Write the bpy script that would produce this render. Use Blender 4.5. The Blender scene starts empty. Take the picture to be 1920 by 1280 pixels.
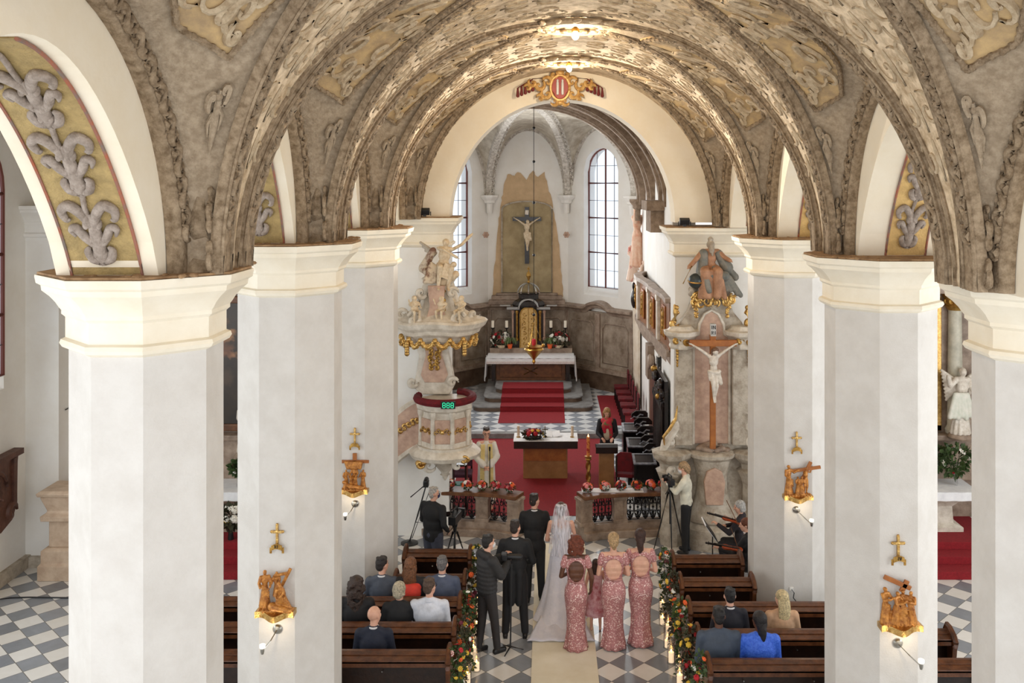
import bpy, bmesh, math, random
from mathutils import Vector, Matrix, Euler
PI = math.pi
R = random.Random(7)
sc = bpy.context.scene
COL = sc.collection
# ------------------------------------------------------------------ camera, world, light, exposure
F = 1750.0; H = 7.1; VX = 1026.0; VY = 345.0
cam = bpy.data.objects.new('camera', bpy.data.cameras.new('camera')); COL.objects.link(cam)
cam.location = (0, 0, H); cam.rotation_euler = (PI/2, 0, 0)
cam.data.sensor_width = 36; cam.data.lens = 36*F/1920
cam.data.shift_x = -(VX-960)/1920; cam.data.shift_y = -(640-VY)/1920
cam.data.clip_end = 200; cam.data.clip_start = .05
sc.camera = cam
sc.view_settings.view_transform = 'Standard'; sc.view_settings.look = 'None'
sc.view_settings.gamma = 1; sc.view_settings.use_curve_mapping = False
sc.view_settings.exposure = 0.46
W = bpy.data.worlds.new('daylight'); sc.world = W; W.use_nodes = True
W.node_tree.nodes['Background'].inputs[0].default_value = (.93, .96, 1, 1)
W.node_tree.nodes['Background'].inputs[1].default_value = 1.0
def area(name, loc, rot, sx, sy, power, color=(1, 1, 1)):
    l = bpy.data.lights.new(name, 'AREA'); l.shape = 'RECTANGLE'; l.size = sx; l.size_y = sy
    l.energy = power; l.color = color
    o = bpy.data.objects.new(name, l); COL.objects.link(o); o.location = loc; o.rotation_euler = rot
    return o
# daylight through the aisle windows, the west window behind the camera and the apse windows; the west aisle fills are added
for y in (4.5, 9.5, 14.2):
    area('aisle_daylight', (-9.3, y, 4.3), (0, -PI/2+.15, 0), 4.6, 1.8, 105, (.90, .96, 1))
    area('aisle_daylight', (10.4, y, 4.3), (0, PI/2-.15, 0), 4.6, 1.8, 150, (.95, .98, 1))
area('west_aisle_fill', (-6.8, 2.3, 5.0), (PI/2, 0, 0), 3.5, 5.0, 75, (.97, .98, 1))  # added fill that brightens the far end wall of the left aisle
area('west_aisle_fill', (7.4, 2.3, 5.0), (PI/2, 0, 0), 3.5, 5.0, 90, (.97, .98, 1))  # matching added fill for the right aisle
area('west_daylight', (.3, -1.5, 8.0), (PI/2-.35, 0, 0), 5.5, 4.5, 170, (1, .985, .96))
area('apse_daylight', (1.55, 29.3, 5.9), (-PI/2, 0, -.62), 1.5, 4.6, 110, (.95, .98, 1))
area('apse_daylight', (-2.9, 29.3, 5.9), (-PI/2, 0, .62), 1.5, 4.6, 110, (.95, .98, 1))
area('chancel_daylight', (-3.1, 23.5, 6.2), (0, -PI/2, 0), 4.0, 2.2, 170, (.95, .98, 1))
# ------------------------------------------------------------------ helpers
def PX(x, Y): return (x-VX)*Y/F
def PZ(y, Y): return H-(y-VY)*Y/F
def P(x, y, Y): return Vector((PX(x, Y), Y, PZ(y, Y)))
def lin(c):
    return tuple(((v/255)/12.92 if v/255 <= .04045 else ((v/255+.055)/1.055)**2.4) for v in c)+(1,)
MATS = {}
def mat(name, c, rough=.6, metal=0, c2=None, vs=4, bump=0, bs=20, emit=0, spec=.5, det=6, lo=.35, hi=.65, trans=0, alpha=1, sheen=0):
    m = bpy.data.materials.new(name); m.use_nodes = True; nt = m.node_tree; b = nt.nodes['Principled BSDF']
    b.inputs['Base Color'].default_value = lin(c); b.inputs['Roughness'].default_value = rough
    b.inputs['Metallic'].default_value = metal; b.inputs['Specular IOR Level'].default_value = spec
    if trans: b.inputs['Transmission Weight'].default_value = trans
    if alpha < 1: b.inputs['Alpha'].default_value = alpha
    if sheen: b.inputs['Sheen Weight'].default_value = sheen
    tc = None
    def geo():
        nonlocal tc
        if tc is None: tc = nt.nodes.new('ShaderNodeTexCoord')
        return tc.outputs['Object']
    if c2:
        n = nt.nodes.new('ShaderNodeTexNoise'); n.inputs['Scale'].default_value = vs; n.inputs['Detail'].default_value = det
        n.inputs['Roughness'].default_value = .65
        r = nt.nodes.new('ShaderNodeValToRGB'); r.color_ramp.elements[0].position = lo; r.color_ramp.elements[1].position = hi
        r.color_ramp.elements[0].color = lin(c); r.color_ramp.elements[1].color = lin(c2)
        nt.links.new(geo(), n.inputs['Vector']); nt.links.new(n.outputs['Fac'], r.inputs[0]); nt.links.new(r.outputs[0], b.inputs['Base Color'])
    if bump:
        n = nt.nodes.new('ShaderNodeTexNoise'); n.inputs['Scale'].default_value = bs; n.inputs['Detail'].default_value = 5
        k = nt.nodes.new('ShaderNodeBump'); k.inputs['Strength'].default_value = bump; k.inputs['Distance'].default_value = .02
        nt.links.new(geo(), n.inputs['Vector']); nt.links.new(n.outputs['Fac'], k.inputs['Height']); nt.links.new(k.outputs[0], b.inputs['Normal'])
    if emit:
        b.inputs['Emission Color'].default_value = lin(c); b.inputs['Emission Strength'].default_value = emit
    MATS[name] = m
    return m
def setp(o, **k):
    for a, b in k.items():
        if b is not None: o[a] = b
    return o
def tag(o, label, cat, group=None): return setp(o, label=label, category=cat, group=group)
def link(name, me, parent=None, label=None):
    o = bpy.data.objects.new(name, me); COL.objects.link(o)
    if parent is not None: o.parent = parent
    if label: o['label'] = label
    return o
def thing(name, label, cat, loc=(0, 0, 0), rz=0, group=None):
    o = bpy.data.objects.new(name, None); COL.objects.link(o); o.location = loc; o.rotation_euler = (0, 0, rz)
    o.empty_display_size = .2
    return tag(o, label, cat, group)
def copy_tree(o, parent=None):
    c = o.copy(); COL.objects.link(c); c.parent = parent
    for ch in list(o.children): copy_tree(ch, c)
    return c
def frame(d, up=Vector((0, 0, 1))):
    d = Vector(d).normalized()
    if abs(d.dot(up)) > .98: up = Vector((0, 1, 0))
    x = d.cross(up).normalized(); y = x.cross(d).normalized()
    return x, y, d
class MB:
    def __init__(s): s.v = []; s.f = []; s.mi = []; s.m = 0; s.M = None
    def add(s, vs, fs):
        o = len(s.v)
        for p in vs:
            p = Vector(p)
            s.v.append(s.M @ p if s.M is not None else p)
        for f in fs: s.f.append(tuple(i+o for i in f)); s.mi.append(s.m)
        return s
    def box(s, c, d, rz=0, rx=0, ry=0):
        m = Matrix.Translation(Vector(c)) @ Euler((rx, ry, rz)).to_matrix().to_4x4()
        a, b, e = d[0]/2, d[1]/2, d[2]/2
        vs = [m @ Vector(p) for p in ((-a,-b,-e),(a,-b,-e),(a,b,-e),(-a,b,-e),(-a,-b,e),(a,-b,e),(a,b,e),(-a,b,e))]
        return s.add(vs, [(0,3,2,1),(4,5,6,7),(0,1,5,4),(1,2,6,5),(2,3,7,6),(3,0,4,7)])
    def bb(s, x0, x1, y0, y1, z0, z1): return s.box(((x0+x1)/2, (y0+y1)/2, (z0+z1)/2), (x1-x0, y1-y0, z1-z0))
    def tube(s, pts, r, n=8, cap=True, closed=False, flat=1):
        pts = [Vector(p) for p in pts]; L = len(pts)
        if not hasattr(r, '__len__'): r = [r]*L
        vs = []; up = None
        for i, p in enumerate(pts):
            d = (pts[(i+1) % L]-pts[i-1]) if closed else (pts[min(i+1, L-1)]-pts[max(i-1, 0)])
            if d.length < 1e-9: d = Vector((0, 0, 1))
            d.normalize()
            if up is None: x, y, _ = frame(d)
            else:
                x = (up - d*up.dot(d))
                x = x.normalized() if x.length > 1e-6 else frame(d)[0]
                y = d.cross(x)
            up = x
            for k in range(n):
                a = 2*PI*k/n; vs.append(p + x*(math.cos(a)*r[i]) + y*(math.sin(a)*r[i]*flat))
        fs = []
        for i in range(L if closed else L-1):
            j = (i+1) % L
            for k in range(n): fs.append((i*n+k, i*n+(k+1) % n, j*n+(k+1) % n, j*n+k))
        if cap and not closed: fs.append(tuple(range(n))[::-1]); fs.append(tuple((L-1)*n+k for k in range(n)))
        return s.add(vs, fs)
    def stube(s, pts, r, n=10, k=4, flat=1):
        """tube along a smoothed path"""
        P_ = [Vector(p) for p in pts]; L = len(P_); r = list(r) if hasattr(r, '__len__') else [r]*L; op = []; orr = []
        for i in range(L-1):
            a, b, c, d = P_[max(i-1, 0)], P_[i], P_[i+1], P_[min(i+2, L-1)]
            for q in range(k):
                t = q/k; op.append(.5*((2*b)+(c-a)*t+(2*a-5*b+4*c-d)*t*t+(3*b-a-3*c+d)*t*t*t)); orr.append(r[i]+(r[i+1]-r[i])*t)
        op.append(P_[-1]); orr.append(r[-1])
        return s.tube(op, orr, n, flat=flat)
    def lathe(s, prof, c=(0, 0, 0), n=20, sx=1, sy=1, cap=True, rot=0):
        c = Vector(c); vs = []
        for (r, z) in prof:
            for k in range(n):
                a = 2*PI*k/n+rot; vs.append(c+Vector((math.cos(a)*r*sx, math.sin(a)*r*sy, z)))
        fs = []
        for i in range(len(prof)-1):
            for k in range(n): fs.append((i*n+k, i*n+(k+1) % n, (i+1)*n+(k+1) % n, (i+1)*n+k))
        if cap: fs.append(tuple(range(n))[::-1]); fs.append(tuple((len(prof)-1)*n+k for k in range(n)))
        return s.add(vs, fs)
    def stack(s, rings, cap=True, closed=True):
        n = len(rings[0]); vs = [p for r in rings for p in r]; fs = []
        for i in range(len(rings)-1):
            for k in range(n if closed else n-1): fs.append((i*n+k, i*n+(k+1) % n, (i+1)*n+(k+1) % n, (i+1)*n+k))
        if cap: fs.append(tuple(range(n))[::-1]); fs.append(tuple((len(rings)-1)*n+k for k in range(n)))
        return s.add(vs, fs)
    def ball(s, c, r, n=10, m=7, rot=None):
        c = Vector(c)
        if not hasattr(r, '__len__'): r = (r, r, r)
        rm = Euler(rot).to_matrix() if rot else None
        vs = []
        for i in range(m+1):
            t = PI*i/m
            for k in range(n):
                a = 2*PI*k/n
                p = Vector((math.sin(t)*math.cos(a)*r[0], math.sin(t)*math.sin(a)*r[1], math.cos(t)*r[2]))
                vs.append(c+(rm @ p if rm else p))
        fs = []
        for i in range(m):
            for k in range(n):
                q = (i*n+k, (i+1)*n+k, (i+1)*n+(k+1) % n, i*n+(k+1) % n)
                if i == 0: q = (q[0], q[1], q[2])
                elif i == m-1: q = (q[0], q[1], q[3])
                fs.append(q)
        return s.add(vs, fs)
    def cap(s, p0, p1, r0, r1, n=10):
        p0, p1 = Vector(p0), Vector(p1); d = p1-p0; L = d.length
        if L < 1e-6: return s.ball(p0, r0, n, 6)
        d /= L; pts = []; rr = []
        for a in (90, 60, 30): pts.append(p0-d*r0*math.sin(math.radians(a))*.999); rr.append(max(r0*math.cos(math.radians(a)), 1e-4))
        pts.append(p0); rr.append(r0); pts.append(p1); rr.append(r1)
        for a in (30, 60, 90): pts.append(p1+d*r1*math.sin(math.radians(a))*.999); rr.append(max(r1*math.cos(math.radians(a)), 1e-4))
        x, y, _ = frame(d); vs = []
        for p, r in zip(pts, rr):
            for k in range(n): vs.append(p+x*math.cos(2*PI*k/n)*r+y*math.sin(2*PI*k/n)*r)
        fs = []
        for i in range(len(pts)-1):
            for k in range(n): fs.append((i*n+k, i*n+(k+1) % n, (i+1)*n+(k+1) % n, (i+1)*n+k))
        fs.append(tuple(range(n))[::-1]); fs.append(tuple((len(pts)-1)*n+k for k in range(n)))
        return s.add(vs, fs)
    def prism(s, poly, h0, h1, axis='z'):
        n = len(poly)
        def q(a, b, h): return {'z': (a, b, h), 'y': (a, h, b), 'x': (h, a, b)}[axis]
        vs = [q(a, b, h0) for a, b in poly]+[q(a, b, h1) for a, b in poly]
        return s.add(vs, [tuple(range(n))[::-1], tuple(range(n, 2*n))]+[(i, (i+1) % n, n+(i+1) % n, n+i) for i in range(n)])
    def grid(s, fn, nu, nv, closed=False):
        vs = [fn(i/nu, j/nv) for i in range(nu+1) for j in range(nv+1)]; w = nv+1
        return s.add(vs, [(i*w+j, i*w+j+1, (i+1)*w+j+1, (i+1)*w+j) for i in range(nu) for j in range(nv)])
    def slab(s, fn, nu, nv, off):
        """a grid with thickness: off is a vector or function giving the far side"""
        a = [Vector(fn(i/nu, j/nv)) for i in range(nu+1) for j in range(nv+1)]
        b = [p+Vector(off) for p in a]; w = nv+1; N = len(a); fs = []
        for i in range(nu):
            for j in range(nv):
                q = (i*w+j, i*w+j+1, (i+1)*w+j+1, (i+1)*w+j); fs.append(q); fs.append(tuple(N+k for k in q[::-1]))
        edge = [j for j in range(w)]+[i*w+nv for i in range(1, nu+1)]+[nu*w+j for j in range(nv-1, -1, -1)]+[i*w for i in range(nu-1, 0, -1)]
        for k in range(len(edge)):
            e0, e1 = edge[k], edge[(k+1) % len(edge)]; fs.append((e0, N+e0, N+e1, e1))
        return s.add(a+b, fs)
    def build(s, name, m, parent=None, smooth=True, bevel=0, label=None, remesh=0, relax=2, angle=35, sol=0, weld=False):
        me = bpy.data.meshes.new(name); me.from_pydata([tuple(v) for v in s.v], [], s.f)
        for x in (m if isinstance(m, (list, tuple)) else [m]): me.materials.append(x)
        if isinstance(m, (list, tuple)):
            for p, i in zip(me.polygons, s.mi): p.material_index = i
        if not remesh and not sol:
            bm = bmesh.new(); bm.from_mesh(me); bmesh.ops.recalc_face_normals(bm, faces=bm.faces[:]); bm.to_mesh(me); bm.free()
        me.update()
        o = link(name, me, parent, label)
        if smooth:
            for p in me.polygons: p.use_smooth = True
            if not remesh:
                try: me.set_sharp_from_angle(angle=math.radians(angle))
                except Exception: pass
        if remesh:
            q = o.modifiers.new('r', 'REMESH'); q.mode = 'VOXEL'; q.voxel_size = remesh; q.use_smooth_shade = True
            if relax: q = o.modifiers.new('s', 'SMOOTH'); q.factor = .5; q.iterations = relax
        if sol: q = o.modifiers.new('t', 'SOLIDIFY'); q.thickness = sol; q.offset = 0
        if bevel: q = o.modifiers.new('b', 'BEVEL'); q.width = bevel; q.segments = 2; q.limit_method = 'ANGLE'
        return o
def struct(name, mb, m, **k): return setp(mb.build(name, m, None, **k), kind='structure')
def arc(c, r, a0, a1, n, plane='xz', sx=1, sz=1):
    out = []
    for i in range(n+1):
        a = math.radians(a0+(a1-a0)*i/n); u, v = math.cos(a)*r*sx, math.sin(a)*r*sz; c = Vector(c)
        out.append(c+(Vector((u, 0, v)) if plane == 'xz' else Vector((0, u, v)) if plane == 'yz' else Vector((u, v, 0))))
    return out
def spiral(c, r0, turns, a0, sgn=1, n=22, plane='xz'):
    out = []
    for i in range(n+1):
        t = i/n; a = a0+sgn*turns*2*PI*t; r = r0*(1-t)**1.1+.0; u, v = math.cos(a)*r, math.sin(a)*r; c = Vector(c)
        out.append(c+(Vector((u, 0, v)) if plane == 'xz' else Vector((0, u, v)) if plane == 'yz' else Vector((u, v, 0))))
    return out
# ------------------------------------------------------------------ materials
wall_w = mat('white_plaster', (238, 236, 231), .8, c2=(230, 226, 218), vs=1.2, bump=.12, bs=14)
wall_c = mat('cream_plaster', (240, 230, 210), .8, c2=(234, 221, 196), vs=1.5, bump=.12, bs=14)
shaft_m = mat('shaft_paint', (210, 206, 200), .75, c2=(201, 196, 189), vs=3, bump=.15, bs=60)
cap_m = mat('capital_paint', (238, 230, 212), .75, c2=(229, 218, 196), vs=2, bump=.1, bs=30)
dust_m = mat('ledge_dust', (168, 136, 100), .95, c2=(122, 92, 62), vs=9, bump=.4, bs=30)
vault_m = mat('vault_stucco', (176, 158, 134), .9, c2=(148, 130, 107), vs=16, lo=.38, hi=.62, bump=.7, bs=45, det=9)
band_m = mat('vault_band', (226, 206, 176), .85, c2=(166, 142, 110), vs=7, lo=.38, hi=.64, bump=1.0, bs=11, det=9)
panel_m = mat('cartouche_yellow', (198, 168, 120), .85, c2=(160, 136, 104), vs=5, bump=.5, bs=18)
rib_m = mat('rib_stucco', (164, 144, 118), .85, c2=(112, 92, 68), vs=14, bump=.6, bs=50)
orn_m = mat('ornament_stucco', (196, 178, 150), .8, c2=(160, 138, 108), vs=12, bump=.4, bs=50)
leaf_m = mat('leaf_stucco', (172, 158, 146), .75, c2=(132, 118, 106), vs=16, bump=.6, bs=45)
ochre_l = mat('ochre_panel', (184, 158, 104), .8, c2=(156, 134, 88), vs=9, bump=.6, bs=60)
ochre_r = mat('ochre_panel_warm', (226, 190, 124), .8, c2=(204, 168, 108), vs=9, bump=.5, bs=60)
redline = mat('red_line', (170, 92, 62), .8, c2=(120, 108, 100), vs=7)
brown_v = mat('chancel_vault_brown', (150, 130, 110), .9, c2=(112, 92, 74), vs=6, bump=.5, bs=30)
apse_web = mat('apse_web_cream', (214, 206, 190), .85, c2=(172, 160, 142), vs=3, bump=.5, bs=20)
grey_rib = mat('apse_rib_grey', (222, 216, 206), .85, c2=(160, 150, 138), vs=12, bump=.5, bs=40)
stone_m = mat('grey_stone', (190, 180, 164), .6, c2=(146, 132, 114), vs=6, lo=.38, hi=.66, bump=.4, bs=30)
stone_l = mat('marbled_cream', (224, 216, 202), .5, c2=(190, 179, 162), vs=6, bump=.25, bs=20, det=9)
stone_p = mat('marbled_pink', (200, 168, 146), .45, c2=(168, 136, 118), vs=6, lo=.36, hi=.66, bump=.2, bs=20, det=9)
stone_b = mat('marbled_brown', (170, 150, 132), .5, c2=(120, 100, 84), vs=4, bump=.2, bs=20, det=9)
wains_m = mat('wainscot_marble', (172, 156, 138), .5, c2=(116, 98, 80), vs=2.2, bump=.2, bs=20, det=10)
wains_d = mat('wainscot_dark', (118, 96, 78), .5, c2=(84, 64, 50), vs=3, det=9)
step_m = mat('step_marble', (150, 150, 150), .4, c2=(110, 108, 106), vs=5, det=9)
gold = mat('gold_leaf', (226, 190, 120), .32, .95, c2=(176, 132, 70), vs=20, bump=.4, bs=60)
gold_d = mat('dull_gold', (196, 158, 84), .4, .8, c2=(150, 108, 50), vs=14, bump=.4, bs=50)
carve = mat('carved_gilt_wood', (206, 142, 66), .38, .35, c2=(142, 84, 34), vs=18, bump=.4, bs=60)
brass = mat('brass', (180, 140, 70), .3, 1)
steel = mat('steel', (170, 168, 162), .3, 1)
blackm = mat('black_iron', (28, 26, 26), .4, .5)
blackp = mat('black_plastic', (24, 24, 26), .45)
blackw = mat('black_lacquer', (22, 18, 18), .22, c2=(40, 30, 28), vs=8)
wood_d = mat('dark_pew_wood', (44, 24, 14), .32, c2=(24, 12, 8), vs=7, bump=.15, bs=30, det=8)
wood_s = mat('pew_shelf_wood', (104, 62, 36), .28, c2=(64, 34, 18), vs=9, bump=.15, bs=30, det=8)
wood_m = mat('brown_wood', (120, 76, 42), .45, c2=(84, 50, 28), vs=7, det=8)
wood_o = mat('orange_wood', (172, 106, 48), .45, c2=(146, 84, 36), vs=7, det=8)
wood_t = mat('tan_wood', (166, 124, 78), .5, c2=(142, 102, 62), vs=4)
red_c = mat('red_carpet', (140, 20, 30), .9, c2=(122, 14, 24), vs=30, bump=.2, bs=90)
velvet = mat('red_velvet', (112, 5, 18), .85, c2=(74, 3, 12), vs=8)
runner_m = mat('cream_runner', (232, 224, 204), .85, c2=(224, 214, 190), vs=3)
cloth_m = mat('white_linen', (240, 240, 240), .8, c2=(226, 226, 228), vs=9)
lace_m = mat('lace', (232, 228, 224), .8, c2=(196, 176, 170), vs=60)
wax = mat('wax', (246, 238, 220), .4)
wax_lit = mat('lit_wax', (255, 226, 186), .4, emit=.6)
flame = mat('flame', (255, 190, 100), .4, emit=14)
leafg = mat('leaf_green', (70, 92, 44), .6, c2=(44, 62, 28), vs=20)
leafd = mat('leaf_dark', (44, 50, 30), .6, c2=(70, 62, 40), vs=20)
fern = mat('spider_plant_green', (128, 146, 98), .6, c2=(92, 116, 66), vs=20)
twig = mat('twig', (104, 82, 62), .8)
f_red = mat('flower_red', (176, 22, 34), .6); f_or = mat('flower_orange', (232, 98, 40), .6); f_pk = mat('flower_pink', (232, 140, 138), .6)
f_wh = mat('flower_white', (242, 238, 226), .6); f_bu = mat('flower_burgundy', (98, 18, 38), .6); f_ye = mat('flower_yellow', (226, 186, 64), .6)
skin_l = mat('skin_light', (226, 178, 152), .5, c2=(214, 160, 136), vs=14)
skin_d = mat('skin_dark', (104, 66, 46), .5, c2=(88, 54, 38), vs=14)
ivory = mat('ivory_paint', (224, 208, 180), .5, c2=(196, 172, 138), vs=20)
bone = mat('white_paint_statue', (228, 220, 208), .55, c2=(196, 184, 168), vs=14, bump=.2, bs=40)
eye_m = mat('eye_dark', (30, 24, 22), .3)
def glass_mat(name, tint, a):
    m = bpy.data.materials.new(name); m.use_nodes = True; nt = m.node_tree; nt.nodes.clear()
    o = nt.nodes.new('ShaderNodeOutputMaterial'); t = nt.nodes.new('ShaderNodeBsdfTransparent'); g = nt.nodes.new('ShaderNodeBsdfGlossy'); x = nt.nodes.new('ShaderNodeMixShader')
    t.inputs[0].default_value = tint; g.inputs['Roughness'].default_value = .08; x.inputs[0].default_value = a
    nt.links.new(t.outputs[0], x.inputs[1]); nt.links.new(g.outputs[0], x.inputs[2]); nt.links.new(x.outputs[0], o.inputs[0])
    return m
glass = glass_mat('clear_glass', (.97, .97, .97, 1), .12)
pane = glass_mat('window_pane', (.93, .96, 1, 1), .06)
def veil_mat():
    m = bpy.data.materials.new('veil_tulle'); m.use_nodes = True; nt = m.node_tree; nt.nodes.clear()
    o = nt.nodes.new('ShaderNodeOutputMaterial'); t = nt.nodes.new('ShaderNodeBsdfTransparent'); g = nt.nodes.new('ShaderNodeBsdfDiffuse'); x = nt.nodes.new('ShaderNodeMixShader')
    g.inputs[0].default_value = lin((236, 236, 244)); tc = nt.nodes.new('ShaderNodeTexCoord'); mp = nt.nodes.new('ShaderNodeMapping'); mp.inputs['Scale'].default_value = (26, 26, 1.2)
    n = nt.nodes.new('ShaderNodeTexNoise'); n.inputs['Scale'].default_value = 1.5; r = nt.nodes.new('ShaderNodeMapRange'); r.inputs[1].default_value = .35; r.inputs[2].default_value = .65; r.inputs[3].default_value = .22; r.inputs[4].default_value = .85
    nt.links.new(tc.outputs['Object'], mp.inputs[0]); nt.links.new(mp.outputs[0], n.inputs['Vector']); nt.links.new(n.outputs['Fac'], r.inputs[0]); nt.links.new(r.outputs[0], x.inputs[0])
    nt.links.new(t.outputs[0], x.inputs[1]); nt.links.new(g.outputs[0], x.inputs[2]); nt.links.new(x.outputs[0], o.inputs[0])
    return m
veil_m = veil_mat()
def sequin_mat():
    m = mat('rose_sequins', (180, 112, 112), .4, .15); nt = m.node_tree; b = nt.nodes['Principled BSDF']
    tc = nt.nodes.new('ShaderNodeTexCoord'); v = nt.nodes.new('ShaderNodeTexVoronoi'); v.inputs['Scale'].default_value = 85
    w = nt.nodes.new('ShaderNodeTexNoise'); w.inputs['Scale'].default_value = 9; w.inputs['Detail'].default_value = 3
    nt.links.new(tc.outputs['Object'], v.inputs['Vector']); nt.links.new(tc.outputs['Object'], w.inputs['Vector'])
    r = nt.nodes.new('ShaderNodeValToRGB'); r.color_ramp.elements[0].position = .0; r.color_ramp.elements[0].color = lin((158, 102, 102)); r.color_ramp.elements[1].position = .84; r.color_ramp.elements[1].color = lin((196, 134, 132))
    e = r.color_ramp.elements.new(.93); e.color = lin((250, 226, 218))
    sp = nt.nodes.new('ShaderNodeSeparateColor'); nt.links.new(v.outputs['Color'], sp.inputs[0])
    ad = nt.nodes.new('ShaderNodeMath'); ad.operation = 'MULTIPLY_ADD'; ad.inputs[1].default_value = .75; nt.links.new(sp.outputs[0], ad.inputs[0])
    ml = nt.nodes.new('ShaderNodeMath'); ml.operation = 'MULTIPLY'; ml.inputs[1].default_value = .45; nt.links.new(w.outputs['Fac'], ml.inputs[0]); nt.links.new(ml.outputs[0], ad.inputs[2])
    nt.links.new(ad.outputs[0], r.inputs[0]); nt.links.new(r.outputs[0], b.inputs['Base Color'])
    k = nt.nodes.new('ShaderNodeBump'); k.inputs['Strength'].default_value = .5; k.inputs['Distance'].default_value = .01
    nt.links.new(v.outputs['Distance'], k.inputs['Height']); nt.links.new(k.outputs[0], b.inputs['Normal'])
    return m
sequin = sequin_mat()
def checker_mat(name, ox, oy, side, ca, cb, rough=.22):
    m = bpy.data.materials.new(name); m.use_nodes = True; nt = m.node_tree; b = nt.nodes['Principled BSDF']; L = nt.links.new
    tc = nt.nodes.new('ShaderNodeTexCoord'); mp = nt.nodes.new('ShaderNodeMapping'); mp.vector_type = 'TEXTURE'
    mp.inputs['Location'].default_value = (ox, oy, 0); mp.inputs['Rotation'].default_value = (0, 0, PI/4); mp.inputs['Scale'].default_value = (side, side, side)
    L(tc.outputs['Object'], mp.inputs[0])
    sh = nt.nodes.new('ShaderNodeVectorMath'); sh.operation = 'ADD'; sh.inputs[1].default_value = (0, 0, .5); L(mp.outputs[0], sh.inputs[0])
    ck = nt.nodes.new('ShaderNodeTexChecker'); ck.inputs['Scale'].default_value = 1; L(sh.outputs[0], ck.inputs['Vector'])
    fl = nt.nodes.new('ShaderNodeVectorMath'); fl.operation = 'FLOOR'; L(sh.outputs[0], fl.inputs[0])
    wn = nt.nodes.new('ShaderNodeTexWhiteNoise'); L(fl.outputs[0], wn.inputs[0])
    no = nt.nodes.new('ShaderNodeTexNoise'); no.inputs['Scale'].default_value = 3.2; no.inputs['Detail'].default_value = 8; no.inputs['Distortion'].default_value = 1.4
    L(tc.outputs['Object'], no.inputs['Vector'])
    def ramp(c0, c1):
        r = nt.nodes.new('ShaderNodeMix'); r.data_type = 'RGBA'; r.inputs[6].default_value = lin(c0); r.inputs[7].default_value = lin(c1)
        a = nt.nodes.new('ShaderNodeMath'); a.operation = 'MULTIPLY_ADD'; a.inputs[1].default_value = .55; L(wn.outputs['Value'], a.inputs[0])
        q = nt.nodes.new('ShaderNodeMath'); q.operation = 'MULTIPLY'; q.inputs[1].default_value = .5; L(no.outputs['Fac'], q.inputs[0]); L(q.outputs[0], a.inputs[2])
        L(a.outputs[0], r.inputs[0]); return r
    ra, rb = ramp(*ca), ramp(*cb); mx = nt.nodes.new('ShaderNodeMix'); mx.data_type = 'RGBA'
    L(ck.outputs['Fac'], mx.inputs[0]); L(ra.outputs[2], mx.inputs[6]); L(rb.outputs[2], mx.inputs[7])
    # dark joints
    sx = nt.nodes.new('ShaderNodeSeparateXYZ'); L(mp.outputs[0], sx.inputs[0]); js = []
    for o_ in (0, 1):
        f = nt.nodes.new('ShaderNodeMath'); f.operation = 'PINGPONG'; f.inputs[1].default_value = .5; L(sx.outputs[o_], f.inputs[0])
        g = nt.nodes.new('ShaderNodeMath'); g.operation = 'LESS_THAN'; g.inputs[1].default_value = .014; L(f.outputs[0], g.inputs[0]); js.append(g)
    mm = nt.nodes.new('ShaderNodeMath'); mm.operation = 'MAXIMUM'; L(js[0].outputs[0], mm.inputs[0]); L(js[1].outputs[0], mm.inputs[1])
    jm = nt.nodes.new('ShaderNodeMix'); jm.data_type = 'RGBA'; jm.inputs[7].default_value = lin((110, 106, 100)); L(mm.outputs[0], jm.inputs[0]); L(mx.outputs[2], jm.inputs[6])
    L(jm.outputs[2], b.inputs['Base Color']); b.inputs['Roughness'].default_value = rough
    return m
floor_m = checker_mat('checker_marble', 1.697, 14.107, .3665, ((106, 108, 112), (150, 154, 160)), ((206, 200, 190), (232, 230, 226)))
floor_ch = checker_mat('checker_marble_chancel', .1, 25.0, .35, ((130, 136, 146), (160, 166, 174)), ((208, 212, 214), (232, 234, 236)))
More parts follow.
